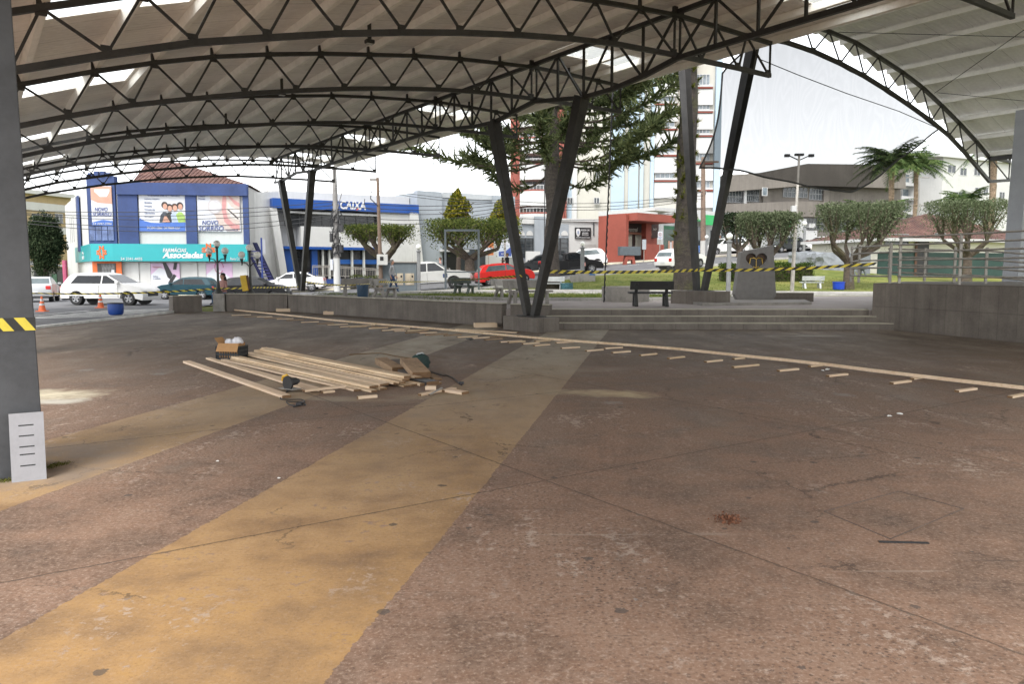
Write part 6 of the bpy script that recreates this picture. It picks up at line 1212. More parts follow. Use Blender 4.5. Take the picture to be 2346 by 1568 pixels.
def triple(label, px, Y, zb, h, ped=None):
    p = aty(px, 600, Y); o = thing('globe_street_lamp', label, 'street lamp', (p.x, Y, zb), R(8), 'triple globe lamps by the wall')
    mb = MB(); mb.lathe([(.17, 0), (.16, .06), (.09, .16), (.06, .38), (.05, .5), (.042, h * .7), (.04, h - .16), (.07, h - .14), (.08, h - .1), (.001, h - .09)], (0, 0, 0), 12); mb.build('post', MLP, o)
    for k, (dx, dz) in enumerate(((0, 0), (-.30, -.28), (.30, -.28))):
        mb = MB(); mb.ball((dx, 0, h + dz + .02), .135, 12); mb.build('globe', MGLOBE, o)
        if k:
            mb = MB(); sg = 1 if dx > 0 else -1; mb.tube([(0, 0, h - .75), (sg * .12, 0, h - .60), (sg * .26, 0, h - .56), (dx, 0, h - .68), (dx, 0, h - .42)], .022, 6); mb.lathe([(.09, h + dz - .13), (.06, h + dz - .17), (.03, h + dz - .3)], (dx, 0, 0), 10); mb.build('arm', MLP, o)
    return o
triple('triple globe lamp standing on the grey pedestal at the wall end', 498, 31.0, .70, 1.93); triple('triple globe lamp with a yellow litter bin, right of the pedestal lamp', 572, 31.15, .68, 1.8)
pd = aty(505, 690, 31.0); mb = MB(); mb.box(pd.x - .23, pd.y - .2, -.02, pd.x + .23, pd.y + .26, .70); tag(mb.build('lamp_pedestal', MCONC, bevel=.015), 'square concrete pedestal with rust stain between the two low walls', 'pedestal')
yb = aty(565, 650, 30.95); o = thing('litter_bin', 'tilted yellow litter bin hung on the right triple globe lamp', 'bin', (yb.x - .02, yb.y, .80), R(10)); o.rotation_euler = (0, R(-8), R(10)); mb = MB(); mb.box(-.13, -.12, 0, .10, .1, .62); mb.build('shell', M('yellow_plastic', (.62, .40, .02), .5, .12, 3), o, bevel=.02); mb = MB(); mb.box(.103, -.11, .05, .16, .09, .6); mb.build('bracket', M('rusty_brown', (.10, .05, .03), .8, .3, 6), o)
def globe(label, px, Y, ytop, name='globe_street_lamp', r=.15, w_=.09, base=None):
    p = gnd(px, Y); o = thing(name, label, 'street lamp', p, 0, 'single globe lamps of the park'); h = aty(px, ytop, Y).z - p.z; mb = MB(); mb.box(-w_, -w_, -.1, w_, w_, h - 2 * r - .12); mb.lathe([(w_ * 1.6, h - 2 * r - .12), (w_ * 1.6, h - 2 * r - .06), (.06, h - 2 * r - .04), (.06, h - 2 * r + .03)], (0, 0, 0), 12); mb.build('post', MLPG, o, bevel=.01); mb = MB(); mb.ball((0, 0, h - r), r, 12); mb.build('globe', MGLOBE, o)
    if base: mb = MB(); mb.box(-base, -base, -.1, base, base, .35); mb.box(-base * .55, -base * .55, .35, base * .55, base * .55, .5); mb.build('base_block', MCONC, o, bevel=.02)
globe('grey globe lamp between the meter hut and the silver pickup', 960, 44.5, 560); globe('nearest grey globe lamp left of the stone slab', 1668, 37.5, 534, r=.155); globe('globe lamp on a stepped base in front of the black pickup', 1334, 50, 553, base=.75, r=.16, w_=.12); globe('small globe lamp up the street seen between the V arms', 1618, 70, 539, r=.17); globe('globe lamp beyond the grey rocks in front of the concrete building', 1841, 67, 507, r=.19)
# monument with a heart shaped recess and an open book
mp_ = [(1692, 691.5), (1684, 674), (1698, 578), (1772, 562), (1778, 677), (1766, 692.5)]; MY = 27.6; c0_ = aty(1731, 692, MY)
loc2 = [(aty(x, y, MY).x - c0_.x, aty(x, y, MY).z - .6) for x, y in mp_]; MSTONE = M('dark_cast_stone', (.18, .172, .165), .8, .12, 6, bmp=.15)
mo = thing('stone_monument', 'dark stone slab monument with a heart recess holding an open book', 'monument', (c0_.x, MY, .6)); mb = MB(); zmin = min(z for x, z in loc2); mb.prism(loc2, 0, .38, 0, 'xz'); slab_o = mb.build('slab', MSTONE, mo)
hx, hz = aty(1733, 597, MY).x - c0_.x, aty(1733, 597, MY).z - .6; hp = []
for k in range(40):
    t = 2 * math.pi * k / 40; hp.append((hx + .0235 * 16 * math.sin(t) ** 3 * 1.0, hz + .0215 * (13 * math.cos(t) - 5 * math.cos(2 * t) - 2 * math.cos(3 * t) - math.cos(4 * t))))
mb = MB(); mb.prism(hp, -.2, .17, 0, 'xz'); cut = mb.build('cutter', MSTONE, mo); bo_ = slab_o.modifiers.new('recess', 'BOOLEAN'); bo_.object = cut; bo_.operation = 'DIFFERENCE'; bo_.solver = 'EXACT'; bpy.context.view_layer.update()
m2 = bpy.data.meshes.new_from_object(slab_o.evaluated_get(bpy.context.evaluated_depsgraph_get())); slab_o.modifiers.clear(); slab_o.data = m2; bpy.data.objects.remove(cut)
mb = MB(); mb.prism([(hx + (x - hx) * .96, hz + (z - hz) * .96) for x, z in hp], .155, .168, 0, 'xz'); mb.build('recess_back', M('bronze_backing', (.055, .030, .016), .5, .3, 4, metal=.4), mo)
MGOLD = M('brass_gold', (.50, .33, .07), .4, .15, 6, metal=.5); mb = MB(); bx, bz = hx, hz - .10
for sg in (-1, 1): mb.tube([(bx, .02, bz - .16), (bx + sg * .08, .02, bz - .12), (bx + sg * .22, .02, bz - .15), (bx + sg * .25, .02, bz - .13), (bx + sg * .20, .04, bz + .17), (bx + sg * .08, .04, bz + .19), (bx, .03, bz + .15)], .018, 5)
mb.tube([(bx, .02, bz - .16), (bx, .03, bz + .15)], .012, 5); bk_ = mb.build('open_book', MGOLD, mo); mb = MB()
for sg in (-1, 1): mb.add([(bx, .04, bz - .15), (bx + sg * .22, .04, bz - .14), (bx + sg * .19, .06, bz + .16), (bx, .05, bz + .15)], [(0, 1, 2, 3)])
mb.build('page', MBLK, bk_, fix=False); mb = MB(); mb.box(bx - .24, .0, bz - .235, bx + .24, .1, bz - .185); mb.build('book_stand', MGOLD, mo)
a_, b_ = atz(1608, 701, .5), atz(1862, 699, .5); mb = MB(); mb.prism([(a_.x, a_.y), (b_.x, b_.y + .1), (b_.x + .7, b_.y + 2.6), (a_.x - .2, 29.6)], .49, .585, 0, 'xy'); tag(mb.build('monument_plinth', MCONC), 'low pale paving step under the stone slab', 'plinth')
a_, b_ = atz(1778, 694, .5), atz(1887, 694, .5); wall_run('low_wall', [(a_.x, a_.y + .9), (b_.x, b_.y + .9)], .3, .48, .80, 'low weathered wall stub right behind the stone slab', 'wall')
# rocks behind the hedge
MROCK = M('grey_painted_rock', (.22, .235, .255), .9, .25, 1.6, bmp=.8)
for i, (a, b, t, bt, Y) in enumerate(((1818, 1868, 575, 612, 61), (1858, 1902, 577, 622, 59), (1886, 1962, 578, 634, 57))):
    lab = ('leftmost grey painted boulder above the hedge', 'middle grey boulder between the two larger ones', 'largest grey boulder beside the vase shaped tree')[i]
    A, B = gnd(a, Y), gnd(b, Y); w_ = B.x - A.x; h_ = aty(a, t, Y).z - aty(a, bt, Y).z; zb = aty(a, bt, Y).z
    bm = bmesh.new(); bmesh.ops.create_cube(bm, size=1); bmesh.ops.subdivide_edges(bm, edges=bm.edges, cuts=5, use_grid_fill=True)
    for v in bm.verts:
        n_ = Vector((math.sin(v.co.y * 9 + i) + math.sin(v.co.z * 13), math.sin(v.co.x * 8 + v.co.z * 5), math.sin(v.co.x * 7 + i * 2) + math.cos(v.co.y * 11))) * .035; v.co += n_ + Vector([random.uniform(-.02, .02) for _ in range(3)]); v.co = Vector((v.co.x * w_, v.co.y * w_ * .7, (v.co.z + .5) * h_))
    me = bpy.data.meshes.new('boulder'); bm.to_mesh(me); bm.free(); me.materials.append(MROCK); o = bpy.data.objects.new('boulder', me); COL.objects.link(o); o.location = ((A.x + B.x) / 2, Y + w_ * .3, zb - .1); tag(o, lab, 'rock', 'grey boulders behind the hedge')
# meter hut, poles, wires
mh = gnd(915, 45.2); o = thing('meter_hut', 'small grey meter hut with two rusty metal plates', 'hut', mh, R(4)); wv = (955 - 876) / F_PX * 45; hv = aty(915, 602, 45).z - mh.z; mb = MB(); mb.box(-wv / 2, 0, -.1, wv / 2, 1.5, hv); mb.build('wall', M('slate_grey_paint', (.13, .155, .17), .7, .12, 1, streak=.3), o, bevel=.01); mb = MB(); mb.box(-wv / 2 - .06, -.08, hv, wv / 2 + .06, 1.6, hv + .07); mb.build('roof_slab', MCONC, o)
for a, b, m_ in ((.08, .42, 0), (.55, 1.05, 1), (-.28, .0, 0)):
    mb = MB(); mb.box(-.2 + a, -.03, .55, -.2 + b, .0, 1.22); pn = mb.build('meter_plate', M('rusty_plate', (.42, .36, .27), .6, .35, 2, streak=.5), o)
    mb = MB(); mb.box(-.2 + b - .14, -.04, .98, -.2 + b - .05, -.028, 1.1); mb.build('meter_window', MBLK, pn)
def pole(label, px0, px1, Y, ytop, r0, r1, mat, ybase=None, white=None, name='utility_pole'):
    b = gnd(px0, Y); t = aty(px1, ytop, Y); o = thing(name, label, 'utility pole', b, 0, 'street poles'); mb = MB(); dx, dz = t.x - b.x, t.z - b.z; mb.tube([(dx * k / 6, 0, -.2 + (dz + .2) * k / 6) for k in range(7)], [r0 + (r1 - r0) * k / 6 for k in range(7)], 10); mb.build('shaft', mat, o)
    if white: hz_ = aty(px0, white, Y).z - b.z; mb = MB(); mb.tube([(0, 0, -.1), (dx * hz_ / dz, 0, hz_)], [r0 + .012, r0 + .006], 12); mb.build('white_base', MWP, o)
    return o, b, dx, dz
MPOLE = M('pole_concrete', (.22, .21, .20), .85, .2, 2, streak=.3); MPOLW = M('weathered_wood_pole', (.17, .12, .09), .9, .25, 3, streak=.4)
o, b, dx, dz = pole('concrete utility pole with tangled cables in front of the bank', 773, 766, 55.5, 384, .235, .15, MPOLE, white=592)
mb = MB()
for k in range(60): z = random.uniform(2.4, 5.8); a = random.uniform(0, 6.28); mb.tube([(dx * z / dz + .25 * math.cos(a), .25 * math.sin(a), z), (dx * z / dz + random.uniform(.2, .5) * math.cos(a), .4 * math.sin(a), z + random.uniform(-.4, .4)), (dx * z / dz + .22 * math.cos(a + 1), .22 * math.sin(a + 1), z + random.uniform(.1, .7))], random.uniform(.02, .05), 5)
mb.build('cable_tangle', MTRIM, o); mb = MB(); mb.lathe([(.001, 2.8), (.17, 2.8), (.17, 3.3), (.001, 3.32)], (.35, -.1, 0), 12); mb.build('splice_case', MTRIM, o)
mb = MB(); mb.lathe([(.001, 3.5), (.13, 3.5), (.13, 4.1), (.001, 4.1)], (-.32, -.1, 0), 12); mb.build('splice_case', MTRIM, o); mb = MB(); mb.box(.2, -.2, 4.2, .5, .1, 4.7); mb.build('junction_box', MTRIM, o)
mb = MB(); mb.box(-.38, -.32, 1.55, -.22, -.28, 2.3); sp_ = mb.build('notice_plate', MPAPER, o); mb = MB(); mb.tube([(dx * .62, 0, dz * .62), (dx * .62 + .6, -.3, dz * .82), (dx * .62 + 1.9, -.4, dz * .90), (dx * .62 + 2.6, -.4, dz * .9)], .03, 6); mb.box(dx * .62 + 2.5, -.5, dz * .89, dx * .62 + 3.1, -.3, dz * .91); mb.build('lamp_arm', MPOLE, o)
o, b, dx, dz = pole('thin leaning wooden pole with a meter box beside the meter hut', 874, 865, 45.0, 407, .13, .085, MPOLW); mb = MB(); mb.box(-.18, -.32, 1.75, .42, -.12, 2.35); bx_ = mb.build('meter_box', M('pale_metal_box', (.5, .5, .48), .5, .1, 3), o, bevel=.01); mb = MB(); mb.box(.0, -.335, 2.0, .2, -.322, 2.22); mb.build('meter_window', MBLK, bx_); mb = MB(); mb.tube([(-.1, -.1, dz - 1.6), (-.5, -.2, dz - 1.2), (-.45, -.2, dz - .8)], .03, 5); mb.tube([(0, 0, dz - 1.9), (-.9, -.1, dz - 1.7), (-.85, -.1, dz - 1.2)], .025, 5); mb.build('bracket', MTRIM, o)
o, b, dx, dz = pole('brown wooden pole with a white base seen between the right V arms', 1611, 1611, 72, 360, .26, .17, MPOLW, white=552); mb = MB(); mb.box(-1.2, -.08, dz - .5, 1.2, .08, dz - .35); mb.build('crossarm', MPOLW, o)
o, b, dx, dz = pole('tall pale light mast with a fork of floodlights at its top', 1814, 1831, 41, 356, .105, .055, M('peeling_white_mast', (.45, .42, .38), .7, .3, 3, streak=.5), name='light_mast'); mb = MB()
for sg in (-1, 1): mb.bar((dx, 0, dz - .25), (dx + sg * .55, 0, dz), .05, .05); mb.box(dx + sg * .62 - .12, -.1, dz - .08, dx + sg * .62 + .12, .1, dz + .06)
mb.box(dx - .22, -.1, dz - .02, dx + .22, .1, dz + .09); mb.build('lamp_heads', MTRIM, o); mb = MB(); mb.box(dx * .55 - .26, -.12, 4.2, dx * .55 - .02, .08, 4.5); mb.tube([(dx * .5 + .1, -.05, 3.9), (dx * .4 + .07, -.07, 2.2)], .025, 5); mb.build('control_box', MFRAME, o)
o, b, dx, dz = pole('grey pole with two crossarms between the palms', 2100, 2104, 92, 388, .24, .16, MPOLE); mb = MB()
for z in (dz - 1.0, dz - 4.2): mb = MB(); mb.box(dx - 1.3, -.08, z, dx + 1.3, .08, z + .14); mb.build('crossarm', MPOLE, o)
def wire(p, q, sag, r=.016, n=14):
    p, q = Vector(p), Vector(q); mb = MB(); mb.tube([p.lerp(q, k / n) + Vector((0, 0, -sag * 4 * (k / n) * (1 - k / n))) for k in range(n + 1)], r, 4, cap=False); return tag(mb.build('overhead_wire', MTRIM), 'thin black overhead wire strung across in front of the shop fronts', 'wire', 'overhead wires along the street')
pA = [aty(768, y, 55.4) for y in (462, 470, 478, 492, 500)]
for i, (y0, y1) in enumerate(((483, 470), (489, 474), (492, 480), (505, 485), (512, 488))): wire(aty(60, y0, 56.5), pA[i], .35 + .1 * i, .022); wire(pA[i], aty(1190, y1 - 12, 64), .4 + .1 * i, .022)
for y in (432, 440, 447, 470): wire(aty(1190, y + 30, 64), aty(1610, y + 8, 71.8), .5, .022)
for y in (430, 436): wire(aty(768, y - 5, 55.4), aty(868, y + 4, 45), .1, .014); wire(aty(868, y + 2, 45), aty(1180, y + 26, 66), .3, .016)
# goal like frame, signs, totems
MFR = M('slate_frame_steel', (.075, .09, .10), .5, .15, 4); a, b = gnd(1021, 46), gnd(1097, 46); o = thing('goal_frame', 'empty slate grey rectangular steel frame on the second lawn strip', 'frame', a); w_ = b.x - a.x; h_ = aty(1060, 524, 46).z - a.z; mb = MB(); mb.box(-.06, -.06, -.1, .06, .06, h_ - .17); mb.build('post', MFR, o); mb = MB(); mb.box(w_ - .06, -.06, -.1, w_ + .06, .06, h_ - .17); mb.build('post', MFR, o); mb = MB(); mb.box(-.06, -.059, h_ - .166, w_ + .06, .059, h_ - .04); mb.box(.083, -.05, 1.12, w_ - .083, .05, 1.2); mb.build('crossbar', MFR, o)
def sign(label, px, Y, y0, y1, wpx, mat, txts=(), post=True, name='street_sign', pw=.03, cat='sign', base=None):
    b = gnd(px, Y); o = thing(name, label, cat, b); z1, z0 = aty(px, y0, Y).z - b.z, aty(px, y1, Y).z - b.z; w_ = wpx / F_PX * Y
    if post: mb = MB(); mb.tube([(0, 0, -.1), (0, 0, z1 - .05)], pw, 8); mb.build('post', MGALV, o)
    mb = MB(); mb.box(-w_ / 2, -.07, z0, w_ / 2, -.035, z1); f = mb.build('panel', mat, o, bevel=.008)
    for s, fx0, fy0, fx1, fy1, m_ in txts: text_mesh(s, m_, (fx1 - fx0) * w_, (fy0 - fy1) * (z0 - z1), .006, parent=f, loc=((fx0 + fx1) / 2 * w_ - w_ / 2, -.074, z1 + (fy0 + fy1) / 2 * (z0 - z1)))
    return o, f, w_, z0, z1
MRL = M('red_letter', (0, 0, 0)); o, f, w_, z0, z1 = sign('white parking regulation sign with a red ring by the red entrance', 1511, 62, 531, 549, 10, MPAPER, (('E', .35, .2, .65, .5, MBLK), ('PERMITIDO', .12, .66, .88, .76, MNAVY), ('30 MIN', .2, .8, .8, .92, MNAVY)))
mb = MB(); zc_ = z1 + .35 * (z0 - z1); [mb.bar((.115 * math.cos(a), -.076, zc_ + .115 * math.sin(a)), (.115 * math.cos(a + .4), -.076, zc_ + .115 * math.sin(a + .4)), .02, .02) for a in [k * .35 for k in range(18)]]; mb.build('ring', MRL, f)
sign('grey backed sign seen edge on beside the red entrance', 1475, 64, 549, 572, 9, M('grey_sign_back', (.3, .32, .34), .6, .1)); sign('orange sign with a white label in front of the grey building', 1119, 64, 553, 585, 24, M('rust_orange', (.42, .13, .035), .6, .12, 2), (('PARE', .15, .3, .85, .5, M('rust_letter', (.22, .06, .02), .6, .05)),), pw=.05); q = gnd(1119, 63.9); mb = MB(); z_ = aty(1119, 573, 63.85); mb.box(z_.x - .38, 63.82, z_.z - .14, z_.x + .32, 63.86, z_.z + .2); tag(mb.build('white_label_plate', MPAPER), 'white label plate fixed to the orange sign', 'sign')
o, f, w_, z0, z1 = sign('pale totem sign with a navy wave, in front of the grey building', 1157, 64, 532, 590, 34, M('totem_grey', (.40, .44, .48), .5, .06), (('PREFEITURA', .1, .08, .9, .13, MNAVY), ('MUNICIPAL', .2, .15, .8, .19, MNAVY)), True, 'totem_sign', .12); mb = MB(); mb.prism([(-w_ * .42, z0 + .1), (w_ * .42, z0 + .1), (w_ * .42, z0 + .9), (w_ * .1, z0 + .55), (-w_ * .42, z0 + .45)], -.085, -.072, 0, 'xz'); mb.build('navy_wave', MNAVY, f); mb = MB(); mb.box(-w_ * .42, -.08, z0 + 1.0, w_ * .42, -.072, z0 + 1.55); mb.build('pale_field', MPAPER, f)
text_mesh('BEM VINDO', MWHT, w_ * .5, .1, .006, parent=f, loc=(0, -.09, z0 + .28)); sign('blue round sign board left of the right V column', 1597, 68, 563, 580, 9, M('sky_blue_sign', (.12, .25, .6), .5, .05)); o = gnd(1441, 62.6); t_ = thing('rubbish_container', 'dark slate container on a red stand before the red entrance', 'container', o, R(12)); mb = MB(); mb.box(-.85, -.3, .75, .85, .3, 1.45); mb.build('bin_body', MFR, t_, bevel=.02); mb = MB(); mb.prism([(-.5, 0), (-.25, .0), (-.2, .4), (.2, .4), (.25, 0), (.5, 0), (.35, .745), (-.35, .745)], -.2, .2, 0, 'xz'); mb.build('stand', MRED, t_)
for px, Y, yt in ((1151, 66.8, 430), ): pass
for px in (1247, 1264): b = gnd(px, 66); z_ = aty(px, 500, 66).z - b.z; mb = MB(); mb.tube([(0, 0, -.1), (0, 0, z_ + 4)], .04, 6); o = mb.build('flag_pole', MTRIM); o.location = b; tag(o, 'bare thin flagpole before the police station, ' + ('left of the pair' if px < 1250 else 'right of the pair, by the trunk'), 'pole', 'bare flagpoles at the police station')
# traffic cones
for px, by, h_, lab in ((97, 714, .60, 'orange and white traffic cone right beside the big grey pillar'), (231, 706, .60, 'orange and white traffic cone in front of the white hatchback')):
    p = atz(px, by, 0.0); o = thing('traffic_cone', lab, 'traffic cone', p, 0, 'traffic cones on the street'); mb = MB(); mb.box(-.17, -.17, 0, .17, .17, .035); mb.build('base', M('cone_orange', (.72, .15, .05), .6, .15, 6), o)
    rr = lambda f: .135 * (1 - f) + .028 * f
    mb = MB(); mb.lathe([(rr(f), .035 + f * (h_ - .035)) for f in (0, .3, .48, .64, .8, 1)] + [(.001, h_)], (0, 0, 0), 16); mb.build('cone', M('cone_orange', (0, 0, 0)), o)
    for f0, f1 in ((.36, .5), (.66, .8)): mb = MB(); mb.lathe([(rr(f0) + .004, .035 + f0 * (h_ - .035)), (rr(f1) + .004, .035 + f1 * (h_ - .035))], (0, 0, 0), 16); mb.build('stripe', MWHT, o)
# ------------------------------------------------------------------ barrier tape
MTY = M('tape_yellow', (.62, .50, .05), .5, .08, 5); MTB = M('tape_black', (.02, .02, .018), .5, .2, 5)
def tape(label, pts, wd=.07, pitch=.16, sag=.05, twist=0.0, seg=None):
    P = [Vector(p) for p in pts]; mb = MB(); s = 0.0
    for a, b in zip(P[:-1], P[1:]):
        L = (b - a).length; n = max(2, int(L / (pitch / 2))); d = (b - a).normalized()
        def at(u, side): p = a.lerp(b, u) + Vector((0, 0, -sag * 4 * u * (1 - u))); t = twist * s + twist * L * u; up = Vector((0, 0, math.cos(t))) + Vector((-d.y, d.x, 0)) * math.sin(t); return p + up * (wd / 2 * side)
        for i in range(n):
            u0, u1 = i / n, (i + 1) / n; sh = .5 / n
            q = [at(min(1, max(0, u0 - sh)), -1), at(min(1, max(0, u1 - sh)), -1), at(min(1, u1 + sh), 1), at(min(1, u0 + sh), 1)]; mb.add(q, [(0, 1, 2, 3)], i % 2)
        s += L
    o = mb.build('barrier_tape', [MTY, MTB], fix=False); sd = o.modifiers.new('thickness', 'SOLIDIFY'); sd.thickness = .002; return tag(o, label, 'barrier tape', 'black and yellow barrier tapes')
t0 = aty(1243, 622, 20.6); t1 = aty(1600, 619, 24.4); t2 = aty(2010, 604, 21.4)
tape('long barrier tape from the middle V column across to the ramp railing', [t0, t1], .085, .30, .04, .05); tape('barrier tape stretched from the right V column to the ramp railing', [t1, t2], .085, .30, .06, .08)
tape('barrier tape running from the grey bench to the middle V column', [aty(868, 646, 30.4), aty(1196, 632, 21.2)], .07, .22, .06, .25); tape('barrier tape between the far V column and the grey bench', [aty(700, 646, 35.2), aty(868, 648, 30.6)], .07, .26, .12, .2); tape('barrier tape strung between the two triple globe lamps', [aty(500, 661, 31), aty(572, 659, 31.15), aty(684, 657, 35.2)], .07, .26, .02, .15); tape('barrier tape from the pedestal lamp over the street to the left', [aty(500, 661, 31.0), aty(70, 672, 30)], .07, .30, .10, .12)
tape('loose tail of barrier tape hanging from the grey bench', [aty(868, 650, 30.5), aty(873, 676, 30.5), aty(880, 684, 30.5)], .06, .12, 0)
# tape around the big pillar
pc = B0 + UX * (-10.15); mb = MB(); x1, y0_, y1_ = -11.912, .306, .814; P = [(-13.05, y0_), (x1, y0_), (x1, y1_), (-13.05, y1_)]
def ptape():
    mb = MB(); n = 9; zc_ = 1.19
    for (ax, ay), (bx, by) in ((P[0], P[1]), (P[1], P[2])):
        L = math.hypot(bx - ax, by - ay); n = max(2, int(L / .07))
        for i in range(n):
            u0, u1 = i / n, (i + 1) / n; f = lambda u, z: (ax + (bx - ax) * u, ay + (by - ay) * u, z); s = 1.0 / n
            mb.add([f(min(1, u0 + s), zc_ - .05), f(min(1, u1 + s), zc_ - .05), f(u1, zc_ + .05), f(u0, zc_ + .05)], [(0, 1, 2, 3)], i % 2)
    o = mb.build('barrier_tape', [MTY, MTB], fix=False); o.location = pc; o.rotation_euler = (0, 0, A34); tag(o, 'barrier tape wrapped round the big grey pillar', 'barrier tape', 'black and yellow barrier tapes')
ptape()
# ------------------------------------------------------------------ ramp railing
def railing(label, P, hgt, rails, posts, name='ramp_railing', r=.024, drop=0.0):
    P = [Vector(p) for p in P]; o = thing(name, label, 'railing', P[0]); Q = [p - P[0] for p in P]
    for h in rails: mb = MB(); mb.tube([q + Vector((0, 0, h)) for q in Q], r, 8); mb.build('rail', MGALV, o)
    tot = [0]; [tot.append(tot[-1] + (b - a).length) for a, b in zip(Q[:-1], Q[1:])]
    for f, hp in posts:
        s = f * tot[-1]; i = max(k for k in range(len(tot) - 1) if tot[k] <= s + 1e-6); p = Q[i].lerp(Q[i + 1], (s - tot[i]) / max(1e-6, tot[i + 1] - tot[i])); mb = MB(); mb.box(p.x - .032, p.y - .02, p.z - .01, p.x + .032, p.y + .02, p.z + hp); mb.build('post', MGALV, o)
    return o
ra = Vector((10.30, 21.25, 1.255)); rb_ = Vector((11.50, 17.15, 1.255)); rc = rb_ + (rb_ - ra) * 2.4; dd_ = (rb_ - ra).normalized(); off = Vector((.12, .03, 0))
railing('front steel railing along the top of the dark ramp wall', [ra + off, rb_ + off, rc + off], 1.22, (.19, .42, .63, .84, 1.03, 1.23), [(0.005, 1.23), (.14, 1.23), (.32, 1.23), (.5, 1.23), (.7, 1.23), (.9, 1.23)])
r2a, r2b = ra + Vector((.5, 1.4, 0)), rb_ + Vector((2.6, 1.6, -.0)); railing('rear railing of the ramp, slightly lower and tilted', [r2a + Vector((0, 0, .1)), r2a.lerp(r2b, .5), r2b + Vector((0, 0, -.28))], .95, (.2, .42, .64, .86), [(0.01, .9), (.2, .9), (.35, .95), (.5, .95), (.8, .95)])
railing('short return railing at the left end of the ramp', [ra + Vector((-.02, .15, 0)), ra + Vector((-.1, 1.9, 0)), ra + Vector((.4, 3.6, 0))], 1.2, (.19, .42, .63, .84, 1.03), [(.0, 1.1), (.5, 1.1), (1.0, 1.1)])
# sign plate on the right pillar
d = rp - G2; t_, s_ = d.dot(VX), d.dot(UX); q = aty(2341, 508, 26.7); mb = MB()
for k in range(6): mb.box(-.22 + k * .09, -.012, -.11, -.22 + k * .09 + .085, .0, .11, k % 2)
o = mb.build('warning_plate', [M('warning_red', (.5, .04, .03), .5, .1), M('warning_cream', (.7, .55, .3), .5, .1)]); pz = q.z; lp = G2 + VX * (t_ + .62) + UX * (s_ - .262); o.location = (lp.x, lp.y, pz); o.rotation_euler = (0, 0, A34); tag(o, 'small red and cream striped plate on the right pillar', 'plate')
# ------------------------------------------------------------------ shade net under the second canopy
def net_mat():
    m = bpy.data.materials.new('shade_net'); m.use_nodes = True; t = m.node_tree; n = t.nodes; n.clear(); o = n.new('ShaderNodeOutputMaterial'); tr = n.new('ShaderNodeBsdfTransparent'); d = n.new('ShaderNodeBsdfDiffuse'); mx = n.new('ShaderNodeMixShader'); d.inputs[0].default_value = (.016, .016, .017, 1)
    co = coord(t); mp = t.nodes.new('ShaderNodeMapping'); t.links.new(co, mp.inputs[0]); mp.inputs['Scale'].default_value = (1.0, 1.0, .35); n1 = noise(t, mp.outputs[0], .7, 2, .45); w_ = mathn(t, 'ABSOLUTE', mathn(t, 'SINE', mathn(t, 'MULTIPLY', n1, 55)))
    f = mathn(t, 'ADD', .665, mathn(t, 'MULTIPLY', w_, .018)); t.links.new(f, mx.inputs[0]); t.links.new(tr.outputs[0], mx.inputs[1]); t.links.new(d.outputs[0], mx.inputs[2]); t.links.new(mx.outputs[0], o.inputs[0]); return m
MNET = net_mat(); NP = G2 + UX * .12
def interp_pl(pl, n):
    a = resample(pl, n); return a
top = interp_pl([(1655, 168), (1700, 120), (1745, 92), (1803, 100), (1863, 120), (1925, 148), (1980, 177), (2033, 210), (2083, 244), (2120, 270), (2150, 295)], 40); bot = interp_pl([(1600, 385), (1640, 384), (1690, 390), (1760, 407), (1850, 426), (1910, 437), (1955, 441), (1985, 425), (2040, 382), (2100, 335), (2151, 297)], 40)
V = []; nv = 16
for j in range(nv):
    f = j / (nv - 1)
    for i in range(40):
        px, py = top[i] * (1 - f) + bot[i] * f; px += (0 if i > 6 else (1 - i / 6) * 18 * math.sin(math.pi * f)); q = onpl(px, py, NP, UX); V.append(tuple(q + UX * (.5 * math.sin(math.pi * f) * math.sin(math.pi * i / 39) + .05 * math.sin(i * .9 + f * 5))))
idx = np.arange(40 * nv).reshape(nv, 40); no = thing('shade_net', 'dark see-through shade net hanging from the arch of the second canopy', 'net', NP)
nm = np_obj('mesh_cloth', np.array(V) - np.array(NP), np.stack([idx[:-1, :-1], idx[:-1, 1:], idx[1:, 1:], idx[1:, :-1]], -1).reshape(-1, 4), MNET, no, True)
for pl in (V[-40:], [V[k * 40] for k in range(nv)], V[:40]): mb = MB(); mb.tube([Vector(p) - NP for p in pl], .028, 6); mb.build('edge_rope', MTRIM, no)
mb = MB(); mb.tube([onpl(x, y, NP - UX * .05, UX) - NP for x, y in ((1740, 135), (1830, 172), (1940, 214), (2060, 255), (2145, 292))], .014, 5); mb.build('stay_rope', MTRIM, no)
# rope hanging from the eave to the lawn
b = gnd(1383, 27.3); b.z = .5; t_ = aty(1404, 190, 25.2); mb = MB(); n = 60
mb.tube([b.lerp(t_, k / n) + Vector((.018 * (k % 2), 0, 0)) for k in range(n + 1)], [.022 + .012 * (k % 2) for k in range(n + 1)], 6); tag(mb.build('rain_chain', MTRIM), 'dark rain chain hanging from the canopy eave to the lawn beside the planter', 'chain')
